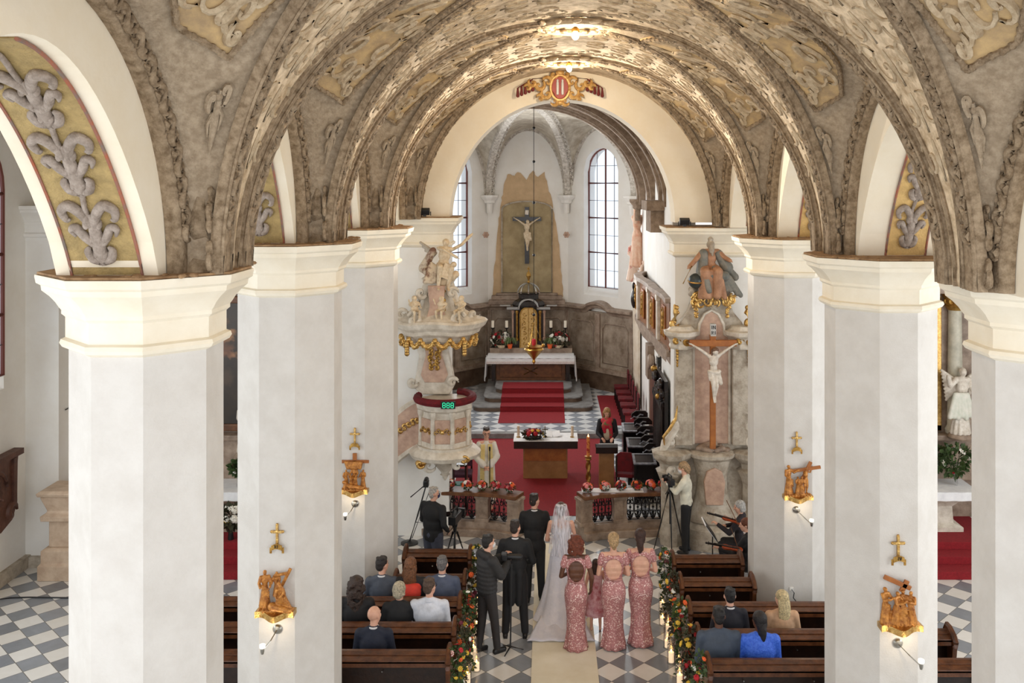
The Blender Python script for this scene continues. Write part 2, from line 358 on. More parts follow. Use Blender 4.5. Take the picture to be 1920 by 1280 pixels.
# ================================================================== THE SHELL
def window_wall(name, p0, p1, z0, z1, wins, thick, m, zt=None):
    p0, p1 = Vector((*p0, 0)), Vector((*p1, 0)); L = (p1-p0).length; d = (p1-p0)/L; n = Vector((-d.y, d.x, 0))
    b = MB(); ss = [0]
    for (c, hw, sill, spr) in sorted(wins): ss += [c-hw+2*hw*i/16 for i in range(17)]
    ss.append(L)
    def arcz(s):
        for (c, hw, sill, spr) in wins:
            if c-hw-1e-4 <= s <= c+hw+1e-4: return sill, spr+math.sqrt(max(hw*hw-(s-c)**2, 0))
        return None
    def pt(s, z, o=0, sp=0): return p0+d*s+n*(o*thick)+Vector((0, 0, z))
    def q(*a): b.add(a, [(0, 1, 2, 3)])
    for a, e in zip(ss[:-1], ss[1:]):
        if e-a < 1e-6: continue
        w = arcz((a+e)/2)
        for o in (0, 1):
            if w is None: q(pt(a, z0, o), pt(e, z0, o), pt(e, z1, o), pt(a, z1, o))
            else:
                wa, we = arcz(a), arcz(e)
                q(pt(a, z0, o), pt(e, z0, o), pt(e, w[0]-(0 if o else .25), o), pt(a, w[0]-(0 if o else .25), o))
                q(pt(a, wa[1], o), pt(e, we[1], o), pt(e, z1, o), pt(a, z1, o))
        if w is not None:
            wa, we = arcz(a), arcz(e)
            q(pt(a, wa[1], 0), pt(e, we[1], 0), pt(e, we[1], 1), pt(a, wa[1], 1))
            q(pt(a, w[0]-.25, 0), pt(e, w[0]-.25, 0), pt(e, w[0], 1), pt(a, w[0], 1))
    for (c, hw, sill, spr) in wins:
        for s in (c-hw, c+hw):
            b.add([pt(s, sill-.25, 0), pt(s, spr, 0), pt(s, spr, 1), pt(s, sill, 1)], [(0, 1, 2, 3)])
    return struct(name, b, m, angle=30)
WN = [0]
frame_m = mat('window_frame_red', (112, 58, 48), .5)
bar_m = mat('window_bar_grey', (120, 112, 116), .5)
def window(p0, p1, win, thick, cols, rows, heavy=(), at=.72):
    WN[0] += 1
    c, hw, sill, spr = win; p0, p1 = Vector((*p0, 0)), Vector((*p1, 0)); d = (p1-p0).normalized(); n = Vector((-d.y, d.x, 0))
    o0 = p0+d*c+n*(thick*at)
    def q(s, z): return o0+d*s+Vector((0, 0, z))
    b = MB(); out = [q(-hw, sill), q(-hw, spr)]+[q(-hw*math.cos(PI*i/14), spr+hw*math.sin(PI*i/14)) for i in range(1, 14)]+[q(hw, spr), q(hw, sill)]
    b.tube(out, .04, 6, closed=True)
    hts = [sill+(spr+hw-sill)*i/rows for i in range(1, rows)]
    for i, z in enumerate(hts):
        if i in heavy:
            w = hw if z < spr else math.sqrt(max(hw*hw-(z-spr)**2, 0)); b.tube([q(-w, z), q(w, z)], .035, 6)
    b.tube([q(0, sill), q(0, spr+(hw if cols % 2 == 0 else 0)-.02)], .03, 6)
    o = struct('window_%d' % WN[0], b, frame_m)
    g = MB()
    for i, z in enumerate(hts):
        w = hw if z < spr else math.sqrt(max(hw*hw-(z-spr)**2, 0)); g.tube([q(-w, z), q(w, z)], .012, 5)
    for k in range(1, cols):
        s = -hw+2*hw*k/cols; g.tube([q(s, sill), q(s, spr+math.sqrt(max(hw*hw-s*s, 0)))], .012, 5)
    g.build('glazing_bars', bar_m, o)
    pb = MB(); pts = out; pb.add([p+n*.01 for p in pts]+[p+n*.016 for p in pts], [tuple(range(len(pts))), tuple(range(len(pts), 2*len(pts)))[::-1]])
    pb.build('pane', pane, o, smooth=False)
    return o
# ---- floor levels
struct('floor', MB().bb(-9.9, 11, 2, 19.2, -.3, 0), floor_m, smooth=False)
b = MB(); b.bb(-3.6, 2.9, 19.15, 25.5, -.1, .17)
setp(b.build('floor', floor_ch, None, smooth=False), kind='structure')
struct('floor', MB().bb(-4.3, 3.0, 25.5, 32.3, -.1, .3), floor_ch, smooth=False)
setp(MB().bb(-3.6, 2.9, 25.42, 25.68, .1, .306).build('trim_1', step_m, None, smooth=False, bevel=.01), kind='structure')
# ---- nave geometry
XC, AX, ZS, RISE = .40, 2.97, 6.33, 3.02
XLN, XRN = 3.33, 3.20           # distance from the centre line to each wall plane
COLY = [7.6, 11.35, 15.1]
BAYS = [(5.35, 2.0, 2.25), (9.475, 1.6, 1.875), (13.225, 1.6, 1.875), (17.0, 1.65, 1.9)]   # centre, groin half, half pitch
def zspring(X): return 6.40 if X < XC else 6.26
def A(u, sg=-1):
    z0 = zspring(XC+sg*AX); return z0+(9.38-z0)*math.sqrt(max(1-u*u, 0))
def Gp(bay, u, sg, sv): return Vector((XC+sg*AX*u, bay[0]+sv*bay[1]*u, A(u, sg)))
def Lp(bay, u, sg, sv):
    z0 = zspring(XC+sg); return Vector((XC+sg*(XLN if sg < 0 else XRN), bay[0]+sv*(bay[1]-.08)*u, z0+2.05*math.sqrt(max(1-u*u, 0))))
def side(bay, a, s, sg, off=0):
    """a in -1..1 angle along the lunette, s 0 groin .. 1 wall"""
    sv = 1 if a >= 0 else -1; u = math.sin(abs(a)*PI/2); g = Gp(bay, u, sg, sv); l = Lp(bay, u, sg, sv)
    p = g.lerp(l, s); p.z -= math.sin(PI*s)*-.10*(1-u)
    if off: p = p+(Vector((XC, bay[0], 6.2))-p).normalized()*off
    return p
def trans(yc, w0, w1, a, y, sg, off=0):
    """a 0 springing .. 1 crown; y -1..1 across the cell between two bays"""
    u = math.cos(a*PI/2); Y = yc+(y*(w0*(1-u)+.24) if y < 0 else y*(w1*(1-u)+.24))
    p = Vector((XC+sg*AX*u, Y, A(u, sg)))
    if off: p = p+(Vector((XC, Y, 6.6))-p).normalized()*off
    return p
def sweep(mb, pts, w, dpt, nf):
    rings = []; pts = [Vector(p) for p in pts]
    for i, p in enumerate(pts):
        t = (pts[min(i+1, len(pts)-1)]-pts[max(i-1, 0)]).normalized(); n = nf(p); n = (n-t*n.dot(t)).normalized(); s = t.cross(n)
        rings.append([p-s*w-n*.05, p-s*w+n*dpt*.5, p-s*w*.75+n*dpt, p+s*w*.75+n*dpt, p+s*w+n*dpt*.5, p+s*w-n*.05])
    mb.stack(rings)
def resample(pts, step):
    pts = [Vector(p) for p in pts]; out = []; acc = 0; prev = pts[0]; out.append((prev, (pts[1]-pts[0]).normalized()))
    for p in pts[1:]:
        seg = (p-prev).length; d = (p-prev)/max(seg, 1e-9)
        while acc+seg >= step:
            k = step-acc; prev = prev+d*k; seg -= k; acc = 0; out.append((prev.copy(), d))
        acc += seg; prev = p
    return out
def beads(mb, pts, w, dpt, nf, step=.12):
    """running acanthus scroll on a rib"""
    for i, (p, t) in enumerate(resample(pts, step)):
        n = nf(p); n = (n-t*n.dot(t)).normalized(); s = t.cross(n); q = p+n*dpt; g = 1 if i % 2 else -1
        ring = [q+t*(math.cos(a)*step*.5)+s*g*(math.sin(a)*w*.9-w*.3) for a in [PI*k/6-.4 for k in range(9)]]
        mb.tube(ring, [.012, .022, .028, .03, .028, .024, .02, .016, .008], 7)
        mb.tube([q-s*g*w*.7-t*step*.35, q-s*g*w*.45, q-s*g*w*.75+t*step*.3], [.01, .026, .008], 5)
        mb.ball(q+s*g*w*.1, (.024, .024, .024), 8, 5)
nfn = lambda p: (Vector((XC, p.y, 6.6))-p)
vault = MB(); side_mb = MB(); TN = [1]
def trim(mb, m, **k): TN[0] += 1; return struct('trim_%d' % TN[0], mb, m, **k)
for bi, bay in enumerate(BAYS):
    for sg in (-1, 1):
        side_mb.grid(lambda u, v: side(bay, u*2-1, v, sg), 28, 8)
bands = [(3.1, .1, 2.25), (7.6, 2.25, 1.875), (11.35, 1.875, 1.875), (15.1, 1.875, 1.9)]
cells = []
for i, yc in enumerate([7.6, 11.35, 15.1]):
    bA, bB = BAYS[i], BAYS[i+1]
    cells.append((yc, yc-.24-bA[0]-0, bB[0]-yc-.24))
band_mb = MB()
def tcell(yc, w0, w1, sg):
    for half in (-1, 1):
        band_mb.grid(lambda u, v: trans(yc, w0, w1, u, (v*half), sg), 26, 5)
for (yc, w0, w1) in cells:
    for sg in (-1, 1): tcell(yc, w0, w1, sg)
# end cells: behind the camera side and against the chancel arch
for sg in (-1, 1):
    band_mb.grid(lambda u, v: Vector((XC+sg*AX*math.cos(u*PI/2), 17.0+1.65*math.cos(u*PI/2)+v*(18.92-17.0-1.65*math.cos(u*PI/2)), A(math.cos(u*PI/2), sg))), 26, 5)
    band_mb.grid(lambda u, v: Vector((XC+sg*AX*math.cos(u*PI/2), 5.35-2.0*math.cos(u*PI/2)-v*(5.35-2.2-2.0*math.cos(u*PI/2)), A(math.cos(u*PI/2), sg))), 26, 5)
setp(band_mb.build('ceiling', band_m, None), kind='structure')
setp(side_mb.build('ceiling', vault_m, None), kind='structure')
NS = 30
for bi, bay in enumerate(BAYS):
    rb = MB()
    for sg in (-1, 1):
        for sv in (-1, 1):
            if bi == 0 and sv < 0: continue
            us = [math.cos(PI/2*(1-.09)*k/NS) for k in range(NS+1)]
            pts = [Gp(bay, u, sg, sv) for u in us]
            sweep(rb, pts, .11, .045, nfn); beads(rb, pts[3:], .085, .05, nfn, .13)
            for e_ in (-1, 1): rb.tube([p+nfn(p).normalized()*.045+Vector((0, e_*.10*(1 if abs(p.x-XC) > .1 else 1), 0)) for p in pts[::1]], .016, 5)
            # a second thin fillet inside the transverse cell
            pts2 = [p+Vector((0, sv*.20, .0)) for p in pts[:-6]]
            rb.tube([p+nfn(p).normalized()*.01 for p in pts2], .022, 5)
            lp = [Lp(bay, math.cos(PI/2*k/20), sg, sv)+Vector((-sg*.06, 0, 0)) for k in range(21)]
            nl = lambda p, sg=sg: Vector((-sg, 0, -.35))
            sweep(rb, [p for p in lp], .10, .06, nl); beads(rb, lp[2:], .07, .075, nl, .13)
    trim(rb, rib_m, angle=62)
    # rosette round the ceiling lamp
    ro = MB(); c = Vector((XC, bay[0], 9.36))
    ro.tube(arc(c+Vector((0, 0, -.04)), .52, 0, 345, 23, 'xy'), .05, 6, closed=True)
    for k in range(16):
        a = 2*PI*k/16; p = c+Vector((math.cos(a)*.40, math.sin(a)*.40, -.05)); ro.ball(p, (.09, .045, .03), 6, 4, rot=(0, 0, a))
        p = c+Vector((math.cos(a)*.66, math.sin(a)*.66, -.06)); ro.ball(p, (.11, .05, .035), 6, 4, rot=(0, 0, a+.6))
    trim(ro, orn_m)
# scroll ornaments in the transverse cells
def curl(mb, fn, a0, y0, r, turns, ang, sg2, rr=.013, n=18):
    pts = []; rad = []
    for i in range(n+1):
        t = i/n; k = r*(1-t)**.9; th = ang+sg2*turns*2*PI*t
        pts.append(fn(a0+k*math.cos(th), y0+k*math.sin(th))); rad.append(rr*(.5+.7*math.sin(PI*min(t*1.2, 1)))+.004)
    mb.tube(pts, rad, 5)
for (yc, w0, w1) in cells:
    for sg in (-1, 1):
        ob = MB()
        f = lambda s, y: trans(yc, w0, w1, s/4.6, max(-.97, min(.97, y/max(.3, .24+1.8*(1-math.cos(s/4.6*PI/2))))), sg, .006)
        for k, s in enumerate([1.0, 1.4, 1.8, 2.2, 2.6, 3.0, 3.4, 3.8, 4.2]):
            wd = .24+1.8*(1-math.cos(s/4.6*PI/2)); r = min(.17, wd*.5)
            for e in (-1, 1):
                curl(ob, f, s, e*r*.9, r, 1.2, .3, e)
                if wd > .55: curl(ob, f, s+.1, e*(wd*.62), r*1.1, 1.3, -1.2, e); curl(ob, f, s+.28, e*(wd*.74), r*.8, 1.0, 1.2, -e)
                if wd > 1.0: curl(ob, f, s, e*(wd*.42), r, 1.2, 1.0, -e)
            ob.tube([f(s-.18, 0), f(s, 0), f(s+.16, 0)], [.01, .025, .01], 6)
        trim(ob, orn_m)
# cartouches and bows in the side cells
for bi, bay in enumerate(BAYS):
    for sg in (-1, 1):
        for sv in (-1, 1):
            if bi == 0 and sv < 0: continue
            def wid(t): return .33*(1-max(0, (t-.72)/.28)**1.3)*min(1, .55+t)
            def pf(u, v, off=.035): t = u; return side(bay, sv*(.0+.56*t), .47+(v*2-1)*wid(t), sg, off)
            pm = MB(); pm.slab(lambda u, v: pf(u, v), 16, 6, (0, 0, .05))
            trim(pm, panel_m)
            bm_ = MB()
            edge = [pf(i/14, 0, .05) for i in range(15)]+[pf(1-i/14, 1, .05) for i in range(15)]
            be_ = MB(); be_.tube(edge, .024, 6)
            for i, (p, t) in enumerate(resample(edge, .085)): be_.ball(p, .034, 5, 3)
            trim(be_, rib_m)
            g = lambda a, y: side(bay, sv*a/3.4, .47+y/1.6, sg, .05)
            for (a0, y0, r, tn, an, e) in ((1.55, 0, .17, 1.3, 0, 1), (1.3, .2, .16, 1.2, 2, -1), (1.3, -.2, .16, 1.2, -2, 1), (.95, .25, .2, 1.4, 1, 1), (.95, -.25, .2, 1.4, -1, -1), (.6, .22, .17, 1.2, 0, -1), (.6, -.22, .17, 1.2, 0, 1), (.75, 0, .14, 1.2, 3, 1), (1.72, 0, .1, 1, 3, -1), (1.15, .38, .13, 1.2, 0, 1), (1.15, -.38, .13, 1.2, 0, -1), (.35, .3, .15, 1.2, 2, 1), (.35, -.3, .15, 1.2, 2, -1), (1.48, .16, .1, 1.1, 4, 1), (1.48, -.16, .1, 1.1, 2, -1), (.15, 0, .16, 1.2, 0, 1)):
                curl(bm_, g, a0, y0, r, tn, an, e, .026)
            # bow with ribbons below the tip
            t0 = 2.18; bw_ = MB()
            for e in (-1, 1):
                curl(bw_, g, t0, e*.09, .09, .9, 0, e, .02); bw_.tube([g(t0, 0), g(t0+.1, e*.04), g(t0+.16, e*.12), g(t0+.26, e*.10)], [.02, .018, .016, .006], 5)
            bw_.tube([g(t0-.05, 0), g(t0+.18, 0), g(t0+.40, .01)], [.015, .035, .008], 6); bw_.ball(g(t0, 0), .03, 7, 5); trim(bw_, vault_m)
            trim(bm_, orn_m)
            # springer: cherub head and leaf console where the ribs meet above the capital
            sp = MB(); c = Vector((XC+sg*(AX+.17), bay[0]+sv*(bay[1]+.02), zspring(XC+sg)))
            sp.tube([c+Vector((0, 0, 0)), c+Vector((0, -sv*.02, .35)), c+Vector((-sg*.03, -sv*.07, .75))], [.14, .11, .05], 8)
            for k in range(5): curl(sp, lambda a, y: c+Vector((-sg*.13, -sv*.14+y*.6, a)), .1+.13*k, 0, .09, 1, k, 1 if k % 2 else -1, .02)
            trim(sp, rib_m)
    # lamp fitting
# ---- arcade walls with their arches
def az(d, half, sg): return zspring(sg)+1.55*math.sin(PI/2*min(1, max(0, d/half)))**.8
ARC = [(5.33, 1.72), (9.475, 1.36), (13.225, 1.36), (17.0, 1.36)]
for sg, x0, x1, nm in ((-1, XC-XLN, -3.70, 'wall_left'), (1, XC+XRN, 4.50, 'wall_right')):
    b = MB()
    for (yc, half) in ARC:
        lo = 3.0 if yc < 6 else yc-1.875; hi = 7.6 if yc < 6 else yc+1.875
        if yc > 16: hi = 18.95
        ys = [lo]+[yc-half+2*half*i/28 for i in range(29)]+[hi]
        for a, e in zip(ys[:-1], ys[1:]):
            def zb(y): return az(half-abs(y-yc), half, sg) if abs(y-yc) < half-1e-6 else zspring(sg)-.02
            for x in (x0, x1):
                b.add([(x, a, zb(a)), (x, e, zb(e)), (x, e, 9.2), (x, a, 9.2)], [(0, 1, 2, 3)])
            b.add([(x0, a, zb(a)), (x0, e, zb(e)), (x1, e, zb(e)), (x1, a, zb(a))], [(0, 1, 2, 3)])
    struct(nm, b, wall_c, angle=25)
    xa, xb = (-3.58, -3.05) if sg < 0 else (3.92, 4.38)
    for (yc, half) in ARC:
        if yc > 16: pass
        crv = [(half-d, az(d, half, sg)) for d in [half*((i/30)**1.25) for i in range(31)]]   # from the far springing to the crown
        cp = [Vector((0, yc+h, z)) for h, z in crv]; cum = [0]
        for i in range(1, 31): cum.append(cum[-1]+(cp[i]-cp[i-1]).length)
        def sm(s, x, off, cp=cp, cum=cum):
            s = max(0, min(cum[-1]-1e-4, s)); i = max(k for k in range(30) if cum[k] <= s); t = (s-cum[i])/(cum[i+1]-cum[i])
            p = cp[i].lerp(cp[i+1], t); tg = (cp[i+1]-cp[i]).normalized(); n = Vector((0, tg.z, -tg.y))*-1
            if n.z > 0: n = -n
            return Vector((x, p.y, p.z))+Vector((0, -abs(n.y), -abs(n.z)))*off
        pb = MB(); pb.slab(lambda u, v: sm(.02+u*(cum[-1]-.05), xa+v*(xb-xa), .012), 24, 4, (0, .02, .02))
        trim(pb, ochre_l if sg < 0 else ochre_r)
        eb = MB()
        for x in (xa, xb): eb.tube([sm(.02+i/24*(cum[-1]-.05), x, .014) for i in range(25)], .013, 5)
        trim(eb, redline)
        lb = MB(); xm = (xa+xb)/2; wd = (xb-xa)/2
        s0 = .12; unit = .62
        lb.tube([sm(s0+i*.1, xm+.02*math.sin(i), .03) for i in range(int((cum[-1]-s0)/.1))], .02, 6)
        while s0+unit < cum[-1]:
            m2 = lambda a, y, s0=s0: sm(s0+a, xm+y*wd, .035)
            lb.stube([m2(.0, 0), m2(.12, 0), m2(.3, .02), m2(.45, 0)], [.035, .055, .05, .015], 8, flat=.6)
            for e in (-1, 1):
                lb.stube([m2(.02, e*.05), m2(.05, e*.25), m2(.12, e*.34), m2(.16, e*.25)], [.022, .034, .03, .01], 9)
                lb.stube([m2(.15, e*.05), m2(.24, e*.28), m2(.33, e*.48), m2(.31, e*.62), m2(.25, e*.55)], [.02, .034, .034, .026, .009], 9)
                lb.stube([m2(.32, e*.05), m2(.45, e*.2), m2(.53, e*.48), m2(.48, e*.72), m2(.40, e*.66), m2(.41, e*.55)], [.022, .038, .042, .034, .022, .009], 9)
                for q in range(3): lb.ball(m2(.1+.13*q, e*(.12+.03*q)), (.026, .022, .04), 9, 6)
            s0 += unit
        trim(lb, leaf_m, angle=85)
# ---- octagonal pillars
def octo(ap, fr=.36):
    c = ap*fr
    return [(-c, -ap), (c, -ap), (ap, -c), (ap, c), (c, ap), (-c, ap), (-ap, c), (-ap, -c)]
CAPP = [(.60, -.60), (.65, -.575), (.67, -.545), (.66, -.515), (.625, -.50), (.625, -.34), (.655, -.315), (.655, -.285), (.675, -.26), (.70, -.22), (.745, -.17), (.80, -.125), (.805, -.085), (.84, -.065), (.85, -.02), (.85, 0)]
def pillar(x, y, label, s=1.0):
    zt = zspring(x)-.01; t = thing('pillar', label, 'pillar', (x, y, 0), 0, 'octagonal pillars of the nave')
    b = MB(); b.stack([[Vector((px*s, py*s, z)) for px, py in octo(r)] for r, z in ((.60, 0), (.60, zt-.58))], cap=True)
    b.build('shaft', shaft_m, t, angle=20)
    b = MB(); b.stack([[Vector((px*s, py*s, zt+z)) for px, py in octo(r)] for r, z in CAPP])
    b.build('capital', cap_m, t, angle=20)
    b = MB(); R_ = random.Random(int(x*10+y*100))
    ring = [Vector((px*s*.98, py*s*.98, zt+.004)) for px, py in octo(.85)]
    b.stack([ring, [p+Vector((0, 0, .018)) for p in ring]])
    for k in range(40): b.ball((R_.uniform(-.7, .7), R_.uniform(-.75, .75), zt+.02), (R_.uniform(.02, .06), R_.uniform(.02, .05), .018), 6, 4)
    b.build('dusty_ledge', dust_m, t, smooth=False, label='brown dusty top of the capital')
    return t
pillar(-3.25, 7.6, 'thick white octagonal pillar nearest on the left, beside the ochre arch', .91)
pillar(-3.12, 11.35, 'white octagonal pillar on the left carrying the station relief numbered XI', .96)
pillar(-3.05, 15.1, 'white octagonal pillar on the left with the relief of the body taken from the cross')
pillar(4.29, 7.9, 'white octagonal pillar cut by the right edge of the photo', 1.0)
pillar(3.95, 11.08, 'white octagonal pillar on the right carrying the station relief numbered IV', .99)
pillar(3.86, 14.95, 'white octagonal pillar on the right with a relief of a raised brown cross')
# ---- chancel arch wall and its piers
def offset_poly(poly, d):
    out = []; n = len(poly)
    for i in range(n):
        p, a, c = Vector(poly[i]), Vector(poly[i-1]), Vector(poly[(i+1) % n])
        e0 = (p-a).normalized(); e1 = (c-p).normalized(); n0 = Vector((e0.y, -e0.x)); n1 = Vector((e1.y, -e1.x))
        m = (n0+n1); m = m/max(.3, m.length_squared)*2; out.append(p+m*d)
    return out
ACX, ACR = .30, 2.29
def arch_pier(poly, zt, label):
    t = thing('pillar', label, 'pillar')
    b = MB(); b.prism(poly, 0, zt-.55); b.build('shaft', wall_w, t, smooth=False)
    b = MB(); b.stack([[Vector((p.x, p.y, zt+z)) for p in offset_poly(poly, (r-.60)*.85)] for r, z in CAPP]); b.build('capital', cap_m, t, angle=20)
    b = MB(); pp = offset_poly(poly, .19); b.prism([tuple(p) for p in pp], zt, zt+.02); b.build('dusty_ledge', dust_m, t, smooth=False, label='brown dusty top of the capital')
arch_pier([(-3.7, 19.6), (-3.7, 18.9), (-2.6, 18.85), (-1.99, 18.9), (-1.99, 19.6)], 6.42, 'square white pier of the chancel arch behind the pulpit')
arch_pier([(2.59, 19.6), (2.59, 18.9), (3.45, 18.8), (4.3, 18.9), (4.3, 19.6)], 6.22, 'square white pier of the chancel arch behind the large crucifix altar')
b = MB(); N = 40
def ain(k): a = PI*k/N; return Vector((ACX-ACR*math.cos(a), 0, 6.32+2.49*math.sin(a)))
def aout(k): a = PI*k/N; c = -math.cos(a); s_ = math.sin(a); q = max(abs(c)/4.6, s_/3.6); return Vector((ACX+c/q, 0, 6.32+s_/q))
for k in range(N):
    for y in (18.92, 19.6):
        b.add([ain(k)+Vector((0, y, 0)), ain(k+1)+Vector((0, y, 0)), aout(k+1)+Vector((0, y, 0)), aout(k)+Vector((0, y, 0))], [(0, 1, 2, 3)])
    b.add([ain(k)+Vector((0, 18.92, 0)), ain(k+1)+Vector((0, 18.92, 0)), ain(k+1)+Vector((0, 19.6, 0)), ain(k)+Vector((0, 19.6, 0))], [(0, 1, 2, 3)])
struct('wall_chancel_arch', b, wall_c, angle=30)
# ---- aisle walls
window_wall('wall_left_outer', (-9.7, 2), (-9.7, 19), 0, 9.5, [(3.2, 1.0, 3.7, 7.0), (8.0, 1.0, 3.7, 7.0), (13.66, 1.0, 3.7, 7.0)], .7, wall_w)
for w in ((3.2, 1.0, 3.7, 7.0), (8.0, 1.0, 3.7, 7.0), (13.66, 1.0, 3.7, 7.0)): window((-9.7, 2), (-9.7, 19), w, .7, 4, 8, (1, 3, 5), at=.03)
window_wall('wall_right_outer', (10.8, 19), (10.8, 2), 0, 9.5, [(4.8, 1.0, 3.7, 7.0), (9.5, 1.0, 3.7, 7.0), (14.4, 1.0, 3.7, 7.0)], .7, wall_w)
for w in ((4.8, 1.0, 3.7, 7.0), (9.5, 1.0, 3.7, 7.0), (14.4, 1.0, 3.7, 7.0)): window((10.8, 19), (10.8, 2), w, .7, 4, 8, (1, 3, 5))
struct('wall_left_aisle_end', MB().bb(-9.8, -3.6, 19.0, 19.4, 0, 9.5), wall_w, smooth=False)
b = MB(); b.bb(4.25, 8.1, 19.0, 19.4, 0, 9.5).bb(8.1, 10.9, 19.0, 19.4, 0, 5.3).bb(8.1, 10.9, 19.0, 19.4, 7.7, 9.5).bb(10.0, 10.9, 19.0, 19.4, 5.3, 7.7)
def rectp(a, hw, hh): c, s_ = math.cos(a), math.sin(a); q = max(abs(c)/hw, abs(s_)/hh); return c/q, s_/q
for k in range(32):
    a0, a1 = 2*PI*k/32+PI/4, 2*PI*(k+1)/32+PI/4; r0, r1 = rectp(a0, .95, 1.2), rectp(a1, .95, 1.2)
    e0, e1 = (math.cos(a0)*.55, math.sin(a0)*.95), (math.cos(a1)*.55, math.sin(a1)*.95)
    for y in (19.0, 19.4): b.add([(9.05+e0[0], y, 6.5+e0[1]), (9.05+e1[0], y, 6.5+e1[1]), (9.05+r1[0], y, 6.5+r1[1]), (9.05+r0[0], y, 6.5+r0[1])], [(0, 1, 2, 3)])
    b.add([(9.05+e0[0], 19, 6.5+e0[1]), (9.05+e1[0], 19, 6.5+e1[1]), (9.05+e1[0], 19.4, 6.5+e1[1]), (9.05+e0[0], 19.4, 6.5+e0[1])], [(0, 1, 2, 3)])
struct('wall_right_aisle_end', b, wall_w, angle=30)
WN[0] += 1; b = MB(); b.tube([Vector((9.05+.55*math.cos(2*PI*k/28), 19.2, 6.5+.95*math.sin(2*PI*k/28))) for k in range(28)], .03, 6, closed=True)
b.tube([(9.05, 19.2, 5.55), (9.05, 19.2, 7.45)], .02, 5).tube([(8.5, 19.2, 6.5), (9.6, 19.2, 6.5)], .02, 5)
struct('window_%d' % WN[0], b, frame_m)
for x0, x1 in ((-9.8, -3.65), (4.45, 10.9)):
    xc, a = (x0+x1)/2, (x1-x0)/2
    b = MB(); b.grid(lambda u, v: Vector((xc-a*math.cos(u*PI), 2+v*17.1, 7.7+1.3*math.sin(u*PI))), 24, 6)
    setp(b.build('ceiling', vault_m, None), kind='structure')
    for yc in (7.6, 11.35, 15.1):
        rb = MB(); sweep(rb, [Vector((xc-a*math.cos(PI*k/24), yc, 7.7+1.28*math.sin(PI*k/24))) for k in range(25)], .2, .08, lambda p: Vector((xc, p.y, 6))-p); trim(rb, rib_m)
# pilasters and skirting of the left aisle corner
b = MB(); b.bb(-9.8, -9.08, 17.35, 19.05, 0, 6.15); b.bb(-9.8, -8.7, 17.9, 19.05, 0, 6.15)
pl = [(-9.8, 19.05), (-9.8, 17.35), (-9.08, 17.35), (-9.08, 17.9), (-8.7, 17.9), (-8.7, 19.05)]
b.stack([[Vector((p.x, p.y, 6.7+z)) for p in offset_poly(pl, (r-.6)*.9)] for r, z in CAPP])
struct('trim_90', b, wall_w, angle=20)
b = MB(); b.bb(-9.72, -9.6, 2, 17.4, 0, .22).bb(-9.7, -8.65, 17.27, 17.36, 0, .2).bb(-8.66, -3.6, 18.88, 19.0, 0, .2)
setp(b.build('baseboard_left', stone_m, None, smooth=False), kind='structure')
b = MB(); b.bb(4.3, 10.8, 18.88, 19.0, 0, .2).bb(10.68, 10.8, 2, 19, 0, .2)
setp(b.build('baseboard_right', stone_m, None, smooth=False), kind='structure')
# ---- chancel walls, apse and its vault
V = {'a': (-3.95, 27.0), 'b': (-4.16, 30.0), 'c': (-2.04, 32.2), 'd': (.72, 32.2), 'e': (2.84, 30.0), 'f': (2.80, 27.0)}
struct('wall_chancel_right', MB().add([(2.62, 19.5, 0), (2.84, 30, 0), (2.84, 30, 10), (2.62, 19.5, 10), (3.1, 19.5, 0), (3.3, 30.2, 0), (3.3, 30.2, 10), (3.1, 19.5, 10)], [(0, 1, 2, 3), (4, 5, 6, 7), (0, 1, 5, 4), (3, 2, 6, 7), (0, 3, 7, 4), (1, 2, 6, 5)]), wall_w, smooth=False)
window_wall('wall_chancel_left', (-3.7, 19.5), (-4.16, 30), 0, 10, [(4.0, .8, 4.2, 7.2)], .6, wall_w)
window((-3.7, 19.5), (-4.16, 30), (4.0, .8, 4.2, 7.2), .6, 4, 8, (1, 3, 5))
win = (1.53, .78, 3.62, 7.52)
window_wall('wall_apse_right', (V['d'][0], V['d'][1]), V['e'], 0, 10, [win], .55, wall_w)
window(V['d'], V['e'], win, .55, 4, 8, (1, 3, 5), at=.45)
window_wall('wall_apse_left', V['b'], V['c'], 0, 10, [win], .55, wall_w)
window(V['b'], V['c'], win, .55, 4, 8, (1, 3, 5), at=.45)
struct('wall_back', MB().bb(-2.1, .8, 32.2, 32.6, 0, 10), wall_w, smooth=False)
BO = Vector((-.46, 27.0, 9.47))
def vq(k, u):  # rib from corbel k to the boss: u 0 boss .. 1 corbel
    v = Vector((*V[k], 6.68)); return Vector((BO.x+(v.x-BO.x)*u, BO.y+(v.y-BO.y)*u, 6.68+(BO.z-6.68)*math.sqrt(max(1-u**2.2, 0))))
def lq(k, j, u, za=9.0):
    a, c = Vector(V[k]), Vector(V[j]); m = (a+c)/2; p = m.lerp(a, u*.93); return Vector((p.x, p.y, 6.68+(za-6.68)*math.sqrt(max(1-u*u, 0))))
b = MB(); rb = MB()
cellsA = [('a', 'b'), ('b', 'c'), ('c', 'd'), ('d', 'e'), ('e', 'f')]
for (k, j) in cellsA:
    for p_, q_ in ((k, j), (j, k)):
        b.grid(lambda u, v: vq(p_, math.sin(u*PI/2)).lerp(lq(p_, q_, math.sin(u*PI/2)), v), 18, 6)
        nl = (Vector((BO.x, BO.y, 7))-Vector((*V[k], 7))-Vector((*V[j], 7))+Vector((BO.x, BO.y, 7))).normalized()
        sweep(rb, [lq(p_, q_, math.sin(i/18*PI/2)) for i in range(19)], .07, .07, lambda p: nl)
